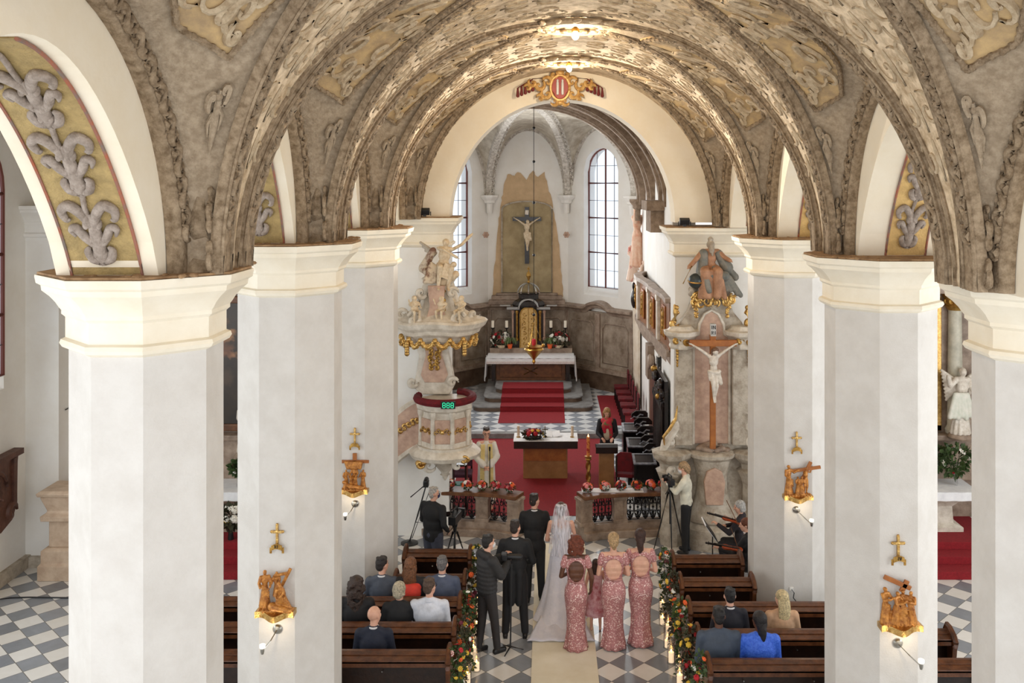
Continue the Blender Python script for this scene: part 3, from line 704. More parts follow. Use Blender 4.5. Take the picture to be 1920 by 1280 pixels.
for k in 'bcde':
    pts = [vq(k, math.sin(i/26*PI/2)) for i in range(1, 27)]
    sweep(rb, pts, .12, .16, lambda p: Vector((BO.x, 24, 7))-p); beads(rb, [p+Vector((.16, -.05, .03)) for p in pts], .07, .05, lambda p: Vector((BO.x, 24, 7))-p, .14)
setp(b.build('ceiling', apse_web, None), kind='structure')
trim(rb, grey_rib)
def chz(X, Y=24): xc = -.5; return 6.6+2.9*math.sqrt(max(0, 1-((X-xc)/3.35)**2))
b = MB(); b.grid(lambda u, v: Vector((-.5-3.35*math.cos(u*PI), 19.55+v*7.45, 6.6+2.9*math.sin(u*PI))), 30, 8)
setp(b.build('ceiling', brown_v, None), kind='structure')
rb = MB()
for Y, w in ((27.0, .16), (26.2, .05), (24.3, .16), (23.4, .05), (21.7, .18), (20.8, .06)):
    sweep(rb, [Vector((-.5-3.3*math.cos(PI*k/36), Y, 6.6+2.88*math.sin(PI*k/36))) for k in range(37)], w, .2, lambda p: Vector((-.5, p.y, 6.6))-p)
for (ya, yb) in ((27.0, 24.3), (24.3, 21.7), (21.7, 19.6)):
    for s_ in (0, 1):
        pts = [Vector((-.5-3.3*math.cos(PI*k/36), (ya+(yb-ya)*k/36) if s_ else (yb+(ya-yb)*k/36), 6.6+2.88*math.sin(PI*k/36))) for k in range(37)]
        sweep(rb, pts, .07, .14, lambda p: Vector((-.5, p.y, 6.6))-p)
trim(rb, brown_v)
# corbels and pilaster caps under the chancel ribs
def corbel(x, y, z, m, w=.3):
    b = MB(); b.stack([[Vector((x+px*s, y+py*s, z+h)) for px, py in octo(1)] for s, h in ((w*.30, -.62), (w*.34, -.3), (w*.6, -.26), (w*.62, -.18), (w*.9, -.1), (w, -.06), (w, 0))]); trim(b, m, angle=20)
corbel(-1.98, 32.05, 6.72, wall_w); corbel(.66, 32.05, 6.72, wall_w); corbel(2.72, 29.85, 6.72, wall_w); corbel(-4.0, 29.85, 6.72, wall_w); corbel(2.62, 27.0, 6.66, brown_v, .24)
b = MB(); b.bb(2.35, 2.75, 21.2, 22.2, 6.0, 6.5).bb(2.25, 2.75, 21.1, 22.3, 6.5, 6.72); trim(b, brown_v, smooth=False)
# the plaster scar and the niche behind the altar
b = MB(); R2 = random.Random(3); out = []
prof = [(924, 556), (927, 500), (931, 450), (935, 410), (938, 388), (942, 365), (946, 340), (952, 325), (962, 330), (972, 322), (986, 336), (1000, 320), (1008, 332), (1020, 322), (1026, 345), (1034, 372), (1039, 400), (1046, 440), (1050, 480), (1054, 530), (1056, 556)]
fine = []
for a_, c_ in zip(prof[:-1], prof[1:]):
    for k in range(4): fine.append((a_[0]+(c_[0]-a_[0])*k/4+R2.uniform(-1.3, 1.3), a_[1]+(c_[1]-a_[1])*k/4+R2.uniform(-1.3, 1.3)))
fine.append(prof[-1])
sc_m = mat('bare_plaster', (206, 176, 138), .85, c2=(188, 160, 124), vs=3, bump=.2, bs=20)
b.prism([(PX(x, 32.19), PZ(y, 32.19)) for x, y in fine], 32.17, 32.24, 'y'); trim(b, sc_m, smooth=False)
ni_m = mat('niche_plaster', (176, 158, 122), .85, c2=(150, 132, 98), vs=2.5, bump=.2, bs=20)
nx0, nx1, nz0 = PX(941, 32.1), PX(1035, 32.1), PZ(548, 32.1); pts = [(nx1, nz0)]+[((nx0+nx1)/2+(nx1-nx0)/2*math.cos(math.radians(a_)), PZ(392, 32.1)+.27*math.sin(math.radians(a_))) for a_ in range(0, 181, 12)]+[(nx0, nz0)]
b = MB(); b.prism(pts, 32.14, 32.2, 'y'); trim(b, ni_m, smooth=False)
b = MB(); b.tube([Vector((x, 32.12, z)) for x, z in pts], .03, 6, closed=True); trim(b, stone_m)
b = MB(); b.bb(nx0-.35, nx1+.35, 31.95, 32.2, 3.13, 3.28).bb(nx0-.45, nx1+.45, 31.85, 32.2, 2.98, 3.13).bb(nx0-.2, nx1+.2, 32.0, 32.2, 3.28, 3.36); trim(b, stone_b, bevel=.02)
# wainscot of marble round the apse
def wains(p0, p1, name, np_):
    p0, p1 = Vector((*p0, 0)), Vector((*p1, 0)); L = (p1-p0).length; d = (p1-p0)/L; n = Vector((d.y, -d.x, 0))
    def pt(s, o, z): q = p0+d*s+n*o; return Vector((q.x, q.y, z))
    def bx(mb, s0, s1, o0, o1, z0, z1): mb.add([pt(s0, o0, z0), pt(s1, o0, z0), pt(s1, o1, z0), pt(s0, o1, z0), pt(s0, o0, z1), pt(s1, o0, z1), pt(s1, o1, z1), pt(s0, o1, z1)], [(0, 1, 2, 3), (4, 5, 6, 7), (0, 1, 5, 4), (1, 2, 6, 5), (2, 3, 7, 6), (3, 0, 4, 7)])
    b = MB(); bx(b, 0, L, 0, .12, .9, 2.85)
    o = struct(name, b, wains_m, smooth=False)
    b = MB(); bx(b, 0, L, 0, .18, .3, .9); b.build('plinth', wains_d, o, smooth=False)
    b = MB(); bx(b, 0, L, 0, .24, .88, .98); bx(b, 0, L, 0, .2, .98, 1.03)
    # cornice with a hump in its middle
    rr = []
    for i in range(25):
        s = L*i/24; h = .2*max(0, math.cos((s/L-.5)*PI/.34))**.6 if abs(s/L-.5) < .17 else 0
        rr.append([pt(s, 0, 2.78+h), pt(s, .16, 2.78+h), pt(s, .2, 2.86+h), pt(s, .3, 2.92+h), pt(s, .3, 3.0+h), pt(s, 0, 3.03+h)])
    b.stack(rr)
    for i in range(np_+1): s = L*i/np_; bx(b, max(0, s-.1), min(L, s+.1), 0, .17, 1.0, 2.8)
    b.build('cornice', stone_b, o, angle=25)
    b = MB()
    for i in range(np_):
        s0, s1 = L*i/np_+.22, L*(i+1)/np_-.22; b.tube([pt(s0, .13, 1.2), pt(s1, .13, 1.2), pt(s1, .13, 2.35), pt(s1-.12, .13, 2.5), pt(s0+.12, .13, 2.5), pt(s0, .13, 2.35)], .022, 5, closed=True)
    b.build('panel_moulding', stone_b, o)
wains(V['c'], V['d'], 'trim_91', 2); wains(V['d'], V['e'], 'trim_92', 2); wains(V['b'], V['c'], 'trim_93', 2)
# ================================================================== FIGURES
def V3(*a): return Vector(a)
def hand(b, w, d, up, s, side, curl_=.5, r=.0105):
    """palm, four fingers and a thumb: w wrist, d pointing direction, up back-of-hand normal"""
    d = Vector(d).normalized(); up = Vector(up); up = (up-d*up.dot(d)).normalized(); x = d.cross(up)*side
    b.cap(w, w+d*.035*s, .026*s, .030*s, 8); b.cap(w+d*.03*s-x*.018*s, w+d*.085*s-x*.02*s, .021*s, .017*s, 8); b.cap(w+d*.03*s+x*.016*s, w+d*.082*s+x*.02*s, .021*s, .017*s, 8)
    for k, (o, L) in enumerate(((.030, .066), (.011, .076), (-.010, .072), (-.030, .056))):
        p = w+d*.086*s+x*o*s; a = curl_*(.6+.1*k); q = p+(d*math.cos(a)-up*math.sin(a))*L*.5*s; a2 = a*2.2; e = q+(d*math.cos(a2)-up*math.sin(a2))*L*.5*s
        b.cap(p, q, r*s, r*.92*s, 6); b.cap(q, e, r*.92*s, r*.75*s, 6)
    p = w+d*.03*s+x*.03*s; q = p+(d*.6+x*.75-up*.3).normalized()*.04*s; e = q+(d*.9+x*.1-up*.4).normalized()*.034*s
    b.cap(p, q, .014*s, .0115*s, 6); b.cap(q, e, .0115*s, .009*s, 6)
def head(b, c, rot, s, n=12):
    m = Matrix.Translation(c) @ Euler(rot).to_matrix().to_4x4()
    o = b.M; b.M = m
    b.ball((0, -.008*s, .03*s), (.076*s, .095*s, .092*s), n, 9); b.ball((0, .03*s, -.025*s), (.062*s, .066*s, .088*s), n, 8)
    b.ball((0, .055*s, -.082*s), (.03*s, .03*s, .026*s), 8, 6)
    b.cap((0, .092*s, .022*s), (0, .112*s, -.022*s), .009*s, .014*s, 7); b.cap((-.028*s, .080*s, .038*s), (.028*s, .080*s, .038*s), .013*s, .013*s, 7)
    b.cap((-.02*s, .088*s, -.055*s), (.02*s, .088*s, -.055*s), .009*s, .009*s, 6)
    for e in (-1, 1): b.ball((e*.076*s, -.004*s, .002*s), (.012*s, .02*s, .032*s), 7, 5); b.ball((e*.036*s, .062*s, -.01*s), (.024*s, .024*s, .028*s), 7, 5)
    b.M = o
    return m
HAIRC = {}
def hairmat(c):
    k = str(c)
    if k not in HAIRC: HAIRC[k] = mat('hair_%d_%d_%d' % c, c, .5, c2=tuple(int(v*.62) for v in c), vs=42, bump=.6, bs=90)
    return HAIRC[k]
CLO = {}
def clothm(c, rough=.75, nm='cloth'):
    k = (c, rough)
    if k not in CLO: CLO[k] = mat('%s_%d_%d_%d' % ((nm,)+c), c, rough, c2=tuple(int(v*.86) for v in c), vs=6, bump=.35, bs=9)
    return CLO[k]
def hair(p, hm, style, m, s, color):
    mt = hairmat(color); b = MB(); b.M = m; RR = random.Random(hash(style) % 100 if False else len(style)*7)
    if style in ('short', 'crop', 'thin'):
        k = {'short': 1.0, 'crop': .94, 'thin': .92}[style]
        b.ball((0, -.018*s, .05*s), (.083*s*k, .094*s*k, .084*s), 12, 8); b.ball((0, -.055*s, .0), (.070*s*k, .052*s*k, .07*s), 10, 7)
        b.ball((0, .045*s, .095*s), (.055*s*k, .04*s, .03*s), 8, 6)
        for i in range(16):
            a = RR.uniform(0, 2*PI); b.ball((math.cos(a)*.055*s, -.02*s+math.sin(a)*.06*s, .115*s), (.022*s, .026*s, .017*s), 6, 4)
    else:
        b.ball((0, -.02*s, .045*s), (.092*s, .104*s, .094*s), 12, 8); b.ball((0, -.06*s, -.01*s), (.082*s, .06*s, .09*s), 10, 7)
        if style == 'updo':
            for i in range(22):
                a = RR.uniform(0, 2*PI); q = RR.uniform(0, .05); b.ball((math.cos(a)*q*s, -.105*s+RR.uniform(-.015, .01)*s, -.02*s+math.sin(a)*q*s), (.026*s, .022*s, .022*s), 7, 5)
            b.cap((0, -.09*s, -.05*s), (0, -.075*s, -.10*s), .04*s, .03*s)
        if style in ('long', 'longstraight', 'ponytail', 'halfup'):
            L = {'long': .30, 'longstraight': .36, 'ponytail': .27, 'halfup': .30}[style]; n = 13 if style != 'ponytail' else 6
            for i in range(n):
                t = (i/(n-1)-.5)*2 if n > 1 else 0; w = .075 if style != 'ponytail' else .03; x = t*w; y = -.085+.05*abs(t)**2
                pts = [(x*s*.9, y*s, .04*s)]
                for k in range(1, 8): q = k/7; pts.append(((x*(1+.25*q)+(.0 if style == 'longstraight' else .008*math.sin(q*9+i)))*s, (y-.015*math.sin(q*PI)-(.03*q))*s, (.04-L*q*(1-.12*abs(t)))*s))
                b.tube(pts, [.022*s, .026*s, .026*s, .025*s, .024*s, .022*s, .018*s, .008*s], 7)
        if style == 'halfup': b.cap((-.05*s, -.11*s, .02*s), (.05*s, -.11*s, .02*s), .014*s, .014*s)
        if style in ('curly', 'curlylong', 'bob', 'bobcurl'):
            Z = {'curly': -.15, 'curlylong': -.30, 'bob': -.06, 'bobcurl': -.07}[style]; W = {'curly': .125, 'curlylong': .12, 'bob': .085, 'bobcurl': .09}[style]
            for i in range(150 if 'curl' in style else 50):
                z = RR.uniform(Z, .1); a = RR.uniform(PI*.95, PI*2.05) if z < .02 else RR.uniform(0, 2*PI); w = W*(1 if z < .04 else .75)
                b.ball((math.cos(a)*w*s*RR.uniform(.7, 1), (-.02+math.sin(a)*w*.9)*s, z*s), (.022*s,)*3, 6, 4)
    b.M = None
    return b.build('hair', mt, p, remesh=.012*s, relax=1)
def gown(p, name, m, prof, n=56, folds=9, hole=None, cx=0, label=None, drift=None):
    """a closed garment of elliptic rings: prof = [(z, rx, ry, cy, fold)]"""
    b = MB(); rings = []
    for (z, rx, ry, cy, fo) in prof:
        ring = []
        for k in range(n):
            a = 2*PI*k/n; f = 1+fo*(.6*math.sin(folds*a+z)+.4*math.sin((folds*1.7//1)*a+2.1)); ring.append(Vector((cx+math.cos(a)*rx*f, cy+math.sin(a)*ry*f, z)))
        rings.append(ring)
    b.stack(rings, cap=not hole)
    if hole:
        zc, hz, hw = hole
        keep = []
        for f in b.f:
            c = sum((b.v[i] for i in f), Vector())/len(f)
            if c.y < 0 and ((c.x-cx)/hw)**2+((c.z-zc)/hz)**2 < 1: continue
            keep.append(f)
        b.f = keep; b.mi = [0]*len(keep)
    return b.build(name, m, p, angle=70, sol=.012 if hole else 0, label=label)
def person(name, label, loc, rz=0, h=1.75, sit=False, skin=skin_l, hairstyle='short', hairc=(60, 42, 30), top=(40, 40, 44), bottom=(30, 30, 34), kind='suit', turn=0, nod=0, lean=0,
           armL=None, armR=None, handdir=None, build=1.0, legs=None, collar=True, shoes=(22, 20, 20), legturn=(0, 0), mask=None, glasses=False, curlh=.5, bare=False, extra=None, hz=None):
    s = h/1.75; w = build; p = thing('person', label, 'person', loc, rz)
    dz = -.40*s if sit else 0
    def J(x, y, z): return Vector((x*s, y*s+(z-.95)*s*lean, z*s+dz))
    hd = J(0, .015, 1.645); hd.y += .01
    eL, wL = armL or ((-.25, -.02, 1.14), (-.25, .06, .90)); eR, wR = armR or ((.25, -.02, 1.14), (.25, .06, .90))
    if sit and not armL: eL, wL = (-.24, .04, 1.13), (-.13, .27, 1.02)
    if sit and not armR: eR, wR = (.24, .04, 1.13), (.13, .27, 1.02)
    shL, shR = J(-.175*w, 0, 1.43), J(.175*w, 0, 1.43); eL, wL, eR, wR = J(*eL), J(*wL), J(*eR), J(*wR)
    if sit: hipz = .53*s; kn = [V3(-.11*s, .36*s, .51*s), V3(.11*s, .36*s, .51*s)]; an = [V3(-.11*s, .30*s, .09*s), V3(.11*s, .30*s, .09*s)]; hp = [V3(-.1*s, 0, hipz), V3(.1*s, 0, hipz)]
    else:
        hp = [J(-.09, 0, .93), J(.09, 0, .93)]; q = legs or ((-.11, .01), (.11, .01)); kn = []; an = []
        for i, (x, y) in enumerate(q): kn.append(V3((hp[i].x*.45+x*s*.55), y*s*.5+.015*s, .50*s)); an.append(V3(x*s, y*s, .085*s))
    # body ------------------------------------------------
    b = MB(); bq = 1
    if name == 'bridesmaid':
        for z_, rx_, ry_ in ((1.33, .165, .098), (1.26, .165, .112), (1.18, .15, .105), (1.10, .135, .098)): b.cap(J(-(rx_-ry_)*w, 0, z_), J((rx_-ry_)*w, 0, z_), ry_*s*.955*(.5+.5*w), ry_*s*.955*(.5+.5*w), 14)
    b.ball(J(0, 0, 1.27), (.14*s*w*bq, .095*s*w*bq, .19*s), 12, 9); b.ball(J(0, .01, 1.05), (.115*s*w, .085*s*w, .13*s), 12, 8); b.ball((hp[0]+hp[1])/2, (.145*s*w, .1*s*w, .11*s), 12, 8)
    b.cap(J(-.13*w, 0, 1.425), J(.13*w, 0, 1.425), .05*s, .05*s); b.cap(J(0, -.005, 1.42), hd+V3(0, -.012*s, -.05*s), .055*s, .05*s)
    m = head(b, hd, (-nod, 0, turn), s)
    for sh, e, wr, sd in ((shL, eL, wL, -1), (shR, eR, wR, 1)):
        b.cap(sh, e, .046*s, .037*s); b.cap(e, wr, .038*s, .026*s); d = (wr-e).normalized()
        hd_ = Vector(handdir[0 if sd < 0 else 1]) if handdir else d
        up = Vector((sd, -.2, 0)) if abs(hd_.normalized().z) > .6 else Vector((0, -.3, 1))
        if sit and not (armL if sd < 0 else armR): up = Vector((0, 0, 1))
        hand(b, wr, hd_, up, s, sd*(-1), curlh)
    for i in (0, 1):
        b.cap(hp[i], kn[i], .075*s*w, .052*s); b.cap(kn[i], an[i], .05*s, .034*s)
        b.cap(an[i]+V3(0, -.03*s, -.04*s), an[i]+V3(0, .11*s, -.055*s), .035*s, .028*s)
    b.build('body', skin, p, remesh=.0105*max(.8, s), relax=1)
    # eyes
    for e in (-1, 1):
        q = MB(); q.M = m; q.ball((e*.031*s, .079*s, .012*s), (.0135*s, .008*s, .007*s), 8, 5); q.M = None; q.build('eye', eye_m, p)
    if hairstyle != 'bald': hair(p, hd, hairstyle, m, s, hairc)
    if mask:
        q = MB(); q.M = m; q.ball((0, .062*s, -.035*s), (.064*s, .062*s, .056*s), 12, 8); q.tube([(-.07*s, 0, 0), (-.066*s, .05*s, -.02*s)], .003, 4).tube([(.07*s, 0, 0), (.066*s, .05*s, -.02*s)], .003, 4); q.M = None; q.build('face_mask', clothm(mask), p)
    if glasses:
        q = MB(); q.M = m
        for e in (-1, 1): q.tube(arc((e*.032*s, .096*s, .012*s), .024*s, 0, 330, 11), .0035, 4, closed=True); q.tube([(e*.056*s, .09*s, .015*s), (e*.078*s, .0, .015*s)], .0035, 4)
        q.M = None; q.build('glasses', blackp, p)
    ct = clothm(top) if isinstance(top, tuple) else top; cb = clothm(bottom) if isinstance(bottom, tuple) else bottom
    W = .016
    # trousers ---------------------------------------------
    if kind in ('suit', 'tail', 'shirt', 'puffer', 'jacket', 'blouse', 'off'):
        q = MB(); q.ball((hp[0]+hp[1])/2+V3(0, -.005, .02*s), (.155*s*w, .115*s*w, .12*s), 12, 8)
        for i in (0, 1): q.cap(hp[i], kn[i], .098*s*w, .070*s*w); q.cap(kn[i], an[i]+V3(0, 0, .0), .070*s*w, .056*s*w)
        if not sit or True: q.build('trousers', cb, p, remesh=W, relax=2)
        for i in (0, 1):
            g = MB(); a = an[i]; g.cap(a+V3(0, -.035*s, -.045*s), a+V3(legturn[i]*.1*s, .13*s, -.052*s), .043*s, .034*s); g.cap(a, a+V3(0, 0, -.04*s), .042*s, .042*s)
            g.bb(a.x-.035*s, a.x+.035*s, a.y-.07*s, a.y+.14*s, .0, .02); g.build('shoe', clothm(shoes, .4), p, remesh=.012, relax=1)
    def sleeve(q, rs=1.0, short=False):
        for sh, e, wr in ((shL, eL, wL), (shR, eR, wR)):
            if short: q.cap(sh, sh.lerp(e, .55), .074*s*rs, .066*s*rs)
            else: q.cap(sh, e, .070*s*rs, .056*s*rs); q.cap(e, e.lerp(wr, .93), .056*s*rs, .042*s*rs)
            pass
    def torso(q, hem, k=1.0, waist=1.0):
        q.cap(J(-.11*w, -.005, 1.40), J(.11*w, -.005, 1.40), .075*s*k, .075*s*k); q.ball(J(0, -.005, 1.30), (.182*s*w*k, .122*s*w*k, .20*s), 14, 9)
        q.ball(J(0, .0, 1.12), (.172*s*w*k*waist, .12*s*w*k*waist, .22*s), 14, 9); c = (hp[0]+hp[1])/2
        q.cap(J(-.05, 0, 1.0), c+V3(-.05*s, 0, (hem-.93)*s+.06*s), .115*s*w*k, .118*s*w*k); q.cap(J(.05, 0, 1.0), c+V3(.05*s, 0, (hem-.93)*s+.06*s), .115*s*w*k, .118*s*w*k)
        q.cap(J(0, -.02, 1.40), J(0, -.012, 1.49), .085*s, .060*s)
        for e_ in (-1, 1): q.cap(J(e_*.165*w, -.005, 1.425), J(e_*.035, -.015, 1.49), .058*s*k, .05*s)
    if kind in ('suit', 'shirt', 'jacket', 'puffer', 'tail', 'blouse', 'off'):
        q = MB(); torso(q, .86 if kind in ('suit', 'jacket', 'tail') else .93, 1.1 if kind == 'puffer' else 1, .95 if kind == 'blouse' else 1); sleeve(q, 1.2 if kind == 'puffer' else 1)
        if kind == 'puffer':
            for k in range(7): z = .96+.065*k; q.tube([J(0, 0, z)+V3(math.cos(a)*.175*s, math.sin(a)*.128*s, 0) for a in [2*PI*i/20 for i in range(20)]], .022*s, 6, closed=True)
            for sh, e, wr in ((shL, eL, wL), (shR, eR, wR)):
                for k in range(1, 6): q.ball(sh.lerp(e, k/6), (.083*s,)*3, 8, 5); q.ball(e.lerp(wr, k/6.5), (.068*s,)*3, 8, 5)
            q.cap(J(-.07, -.06, 1.49), J(.07, -.06, 1.49), .06*s, .06*s)
        if kind == 'tail': q.cap(J(-.06, -.08, 1.0), J(-.055, -.09, .55), .07*s, .05*s); q.cap(J(.06, -.08, 1.0), J(.055, -.09, .55), .07*s, .05*s)
        q.build({'suit': 'jacket', 'tail': 'tailcoat', 'shirt': 'shirt', 'jacket': 'jacket', 'puffer': 'padded_jacket', 'blouse': 'blouse', 'off': 'top'}[kind], ct, p, remesh=W, relax=2)
        if kind in ('suit', 'tail') and collar:
            g = MB(); g.tube([J(0, -.005, 1.50)+V3(math.cos(a)*.058*s, math.sin(a)*.056*s+.0, .014*s) for a in [2*PI*i/16 for i in range(16)]], .013*s, 6, closed=True); g.build('shirt_collar', clothm((238, 238, 240)), p)
        if kind == 'shirt':
            g = MB(); g.tube([J(0, 0, 1.475)+V3(math.cos(a)*.062*s, math.sin(a)*.062*s, .018*s) for a in [2*PI*i/16 for i in range(16)]], .019*s, 6, closed=True); g.build('collar', ct, p)
    p['_'] = 0; del p['_']
    return p, s, J, m, (shL, eL, wL, shR, eR, wR)
# ------------------------------------------------------------------ the standing guests
Yf = lambda y: F*H/(y-VY)
def at(x, Y, z=0): return (PX(x, Y), Y, z)
person('man', 'man in black padded jacket and white mask filming the aisle', at(913, 14.15), -.95, 1.76, hairc=(32, 26, 22), top=(44, 42, 42), bottom=(46, 42, 42), kind='puffer', mask=(236, 236, 236), armL=((-.22, .12, 1.20), (-.13, .36, 1.34)), armR=((.22, .12, 1.20), (.05, .36, 1.32)), legs=((-.10, -.08), (.10, .12)), turn=.1)
person('groomsman', 'groomsman in black tailcoat with short fade haircut, standing behind the groom', at(966, 14.65), 0, 1.80, hairc=(52, 38, 30), hairstyle='crop', top=(26, 26, 28), bottom=(26, 26, 28), kind='tail', turn=-.35, legs=((-.15, 0), (.15, .0)), armL=((-.27, .0, 1.15), (-.16, .20, 1.05)), armR=((.27, .0, 1.15), (.16, .20, 1.05)), build=1.05)
person('groom', 'groom in black suit facing the altar beside the bride', at(1002, 15.9), 0, 1.80, hairc=(44, 32, 24), hairstyle='crop', top=(28, 28, 30), bottom=(28, 28, 30), kind='suit', turn=-.55, legs=((-.11, 0), (.12, .0)), armL=((-.25, .05, 1.15), (-.10, .24, 1.08)), armR=((.25, .05, 1.15), (.10, .24, 1.08)), build=1.02)
# bride
p, s, J, m, ar = person('bride', 'bride in white lace gown with a long train and white veil', at(1052, 15.65), 0, 1.74, hairstyle='updo', hairc=(92, 64, 44), kind='gown', armL=((-.24, .03, 1.14), (-.10, .22, 1.06)), armR=((.24, .03, 1.14), (.10, .22, 1.06)), turn=-.15)
satin = mat('white_satin', (228, 226, 234), .5, c2=(212, 212, 224), vs=5, bump=.3, bs=30)
gown(p, 'wedding_gown', satin, [(1.36, .13, .085, 0, 0), (1.28, .155, .115, 0, 0), (1.15, .125, .10, 0, .0), (1.04, .125, .105, 0, .01), (.93, .18, .15, -.01, .02), (.75, .205, .19, -.03, .04), (.5, .25, .26, -.07, .06), (.25, .32, .38, -.15, .07), (.08, .40, .52, -.25, .08), (.02, .44, .60, -.32, .08)], folds=8)
q = MB()
q.grid(lambda u, v: Vector(((v-.5)*(.60+.45*u)-.02*u, -.35-u*.85, .06*(1-u)+.02+.015*math.sin(v*22)*(1-.5*u)+.01)), 10, 26); q.build('train', satin, p, sol=.01)
q = MB()
for e in (-1, 1):
    for k in range(14): q.ball((e*(.08+.10*math.sin(k)), -.09-.02*math.cos(k), 1.10+.022*k), (.022, .012, .018), 6, 4)
q.build('lace_bodice_flowers', lace_m, p)['kind'] = 'stuff'
q = MB()
def vf(u, v):
    a = -PI*.02+PI*1.04*v+PI; r = .10+.03*u+.13*u**1.1; z = 1.80-.85*u
    if u < .12: r = .105*math.sqrt(max(0.02, 1-(1-u/.12)**2)); z = 1.755-.06*(u/.12)**2
    else: z = 1.695-(u-.12)*.86; r = .105+.105*(u-.12)**.7+.012*math.sin(v*34)*u
    return Vector((math.cos(a)*r*1.0, math.sin(a)*r*.95-.02-.02*u, z))
q.grid(vf, 26, 60); q.build('veil', veil_m, p)
# bridesmaids
BMP = [(.93, .185, .15, -.015, 0), (.84, .192, .165, -.02, 0), (.70, .178, .15, -.0, .005), (.52, .15, .13, 0, .02), (.3, .15, .14, 0, .05), (.12, .175, .165, 0, .08), (.015, .20, .19, -.01, .10)]
def bridesmaid(label, loc, h, skin, hs, hc, turn, hands, bw=1.0, rz=0):
    p, s, J, m, ar = person('bridesmaid', label, loc, rz, h, hairstyle=hs, hairc=hc, skin=skin, kind='gown', turn=turn, armL=hands[0], armR=hands[1], build=bw)
    k = s
    top = [(1.435, .10, .07, -.0, 0), (1.40, .165, .095, -.0, 0), (1.34, .172, .112, 0, 0), (1.26, .165, .115, 0, 0), (1.18, .15, .105, 0, 0), (1.10, .135, .098, 0, 0), (1.03, .145, .108, 0, 0), (.97, .17, .13, -.008, 0)]
    prof = [(z*k, rx*k*bw, ry*k*bw, cy*k, fo) for z, rx, ry, cy, fo in top+BMP]
    # refine rings so the open back has a clean edge
    fine = []
    for a, c in zip(prof[:-1], prof[1:]):
        n = 6 if a[0] > 1.0*k else 2
        for i in range(n): t = i/n; fine.append(tuple(a[j]+(c[j]-a[j])*t for j in range(5)))
    fine.append(prof[-1])
    gown(p, 'sequin_gown', sequin, fine, 72, 8, hole=(1.235*k, .165*k, .135*k*bw))
    for sh, e in ((ar[0], ar[1]), (ar[3], ar[4])):
        q = MB(); q.cap(sh+V3(0, 0, -.01), sh.lerp(e, .40), .055*s, .060*s); q.build('cap_sleeve', sequin, p, remesh=.012, relax=1)
    q = MB(); q.tube([(-.13*k*bw, -.10*k, 1.085*k), (0, -.125*k, 1.07*k), (.13*k*bw, -.10*k, 1.085*k)], .014, 6); q.build('waistband', clothm((196, 140, 134)), p)
    return p
fr = (((-.235, -.0, 1.13), (-.14, .20, 1.08)), ((.235, -.0, 1.13), (.14, .20, 1.08)))
bridesmaid('bridesmaid in rose sequin gown with auburn curls and dark skin, leftmost of three', at(1080, 14.3), 1.70, skin_d, 'curly', (128, 58, 30), 0, (fr[0][0:2], ((.25, -.03, 1.12), (.24, .06, .92))), .93)
bridesmaid('bridesmaid in rose sequin gown with blonde curled updo, middle of three', at(1150, 14.35), 1.72, skin_l, 'updo', (206, 170, 122), .1, fr, .98)
bridesmaid('bridesmaid in rose sequin gown with long dark brown hair, rightmost of three', at(1201, 14.45), 1.74, skin_l, 'ponytail', (72, 44, 34), -.1, fr, .98)
# flower girl
p, s, J, m, ar = person('girl', 'small girl in pink and white dress between two bridesmaids', at(1117, 14.85), 0, 1.12, hairstyle='long', hairc=(70, 44, 34), kind='gown', armR=((.25, .05, 1.15), (.22, .16, 1.25)))
gown(p, 'dress', mat('pink_white_dress', (226, 190, 192), .7, c2=(176, 84, 92), vs=9), [(.91, .10, .07, 0, 0), (.82, .11, .08, 0, 0), (.68, .09, .075, 0, 0), (.5, .13, .12, 0, .04), (.33, .19, .17, 0, .08), (.27, .18, .16, 0, .08)], 48, 7)
# cameraman
person('man', 'white haired man in black coat and blue mask beside the video camera', at(812, 16.5), -.55, 1.72, hairstyle='thin', hairc=(214, 208, 200), top=(24, 24, 26), bottom=(70, 74, 90), kind='jacket', mask=(36, 44, 88), glasses=True, turn=-.3, build=1.22, armL=((-.28, .05, 1.13), (-.12, .26, 1.06)), armR=((.29, -.06, 1.16), (.24, .12, 1.0)))
# camera woman
person('woman', 'woman in white shirt and black trousers looking into a tripod camera', at(1287, 18.0), 1.25, 1.72, hairstyle='updo', hairc=(198, 164, 122), top=(238, 234, 214), bottom=(26, 26, 28), kind='blouse', mask=(240, 238, 236), nod=.3, lean=.05, armL=((-.20, .16, 1.22), (-.10, .34, 1.36)), armR=((.20, .14, 1.2), (.02, .33, 1.34)), build=1.02)
# priest
p, s, J, m, ar = person('priest', 'priest in white alb and gold stole standing with folded hands', at(912, 19.95, .17), PI+.1, 1.72, hairstyle='thin', hairc=(70, 52, 42), kind='gown', nod=.15, glasses=True, turn=.1, armL=((-.22, .05, 1.15), (-.05, .24, .98)), armR=((.22, .05, 1.15), (.05, .24, .98)), build=.9, handdir=((.5, .3, -.5), (-.5, .3, -.5)))
alb = mat('alb', (236, 232, 222), .85, c2=(218, 212, 200), vs=5, bump=.4, bs=9)
q = MB(); q.cap(J(-.11, 0, 1.385), J(.11, 0, 1.385), .062*s, .062*s); q.cap(J(0, 0, 1.38), J(0, 0, 1.47), .075, .058); q.ball(J(0, 0, 1.25), (.165, .125, .22)); q.cap(J(-.06, 0, 1.1), J(-.07, 0, .2), .12, .14); q.cap(J(.06, 0, 1.1), J(.07, 0, .2), .12, .14); q.cap(J(0, .03, .9), J(0, .02, .25), .14, .14)
for sh, e, w in ((ar[0], ar[1], ar[2]), (ar[3], ar[4], ar[5])): q.cap(sh-V3(0, 0, .02), e, .062, .075); q.cap(e, e.lerp(w, .82), .08, .075)
q.build('alb', alb, p, remesh=.016)
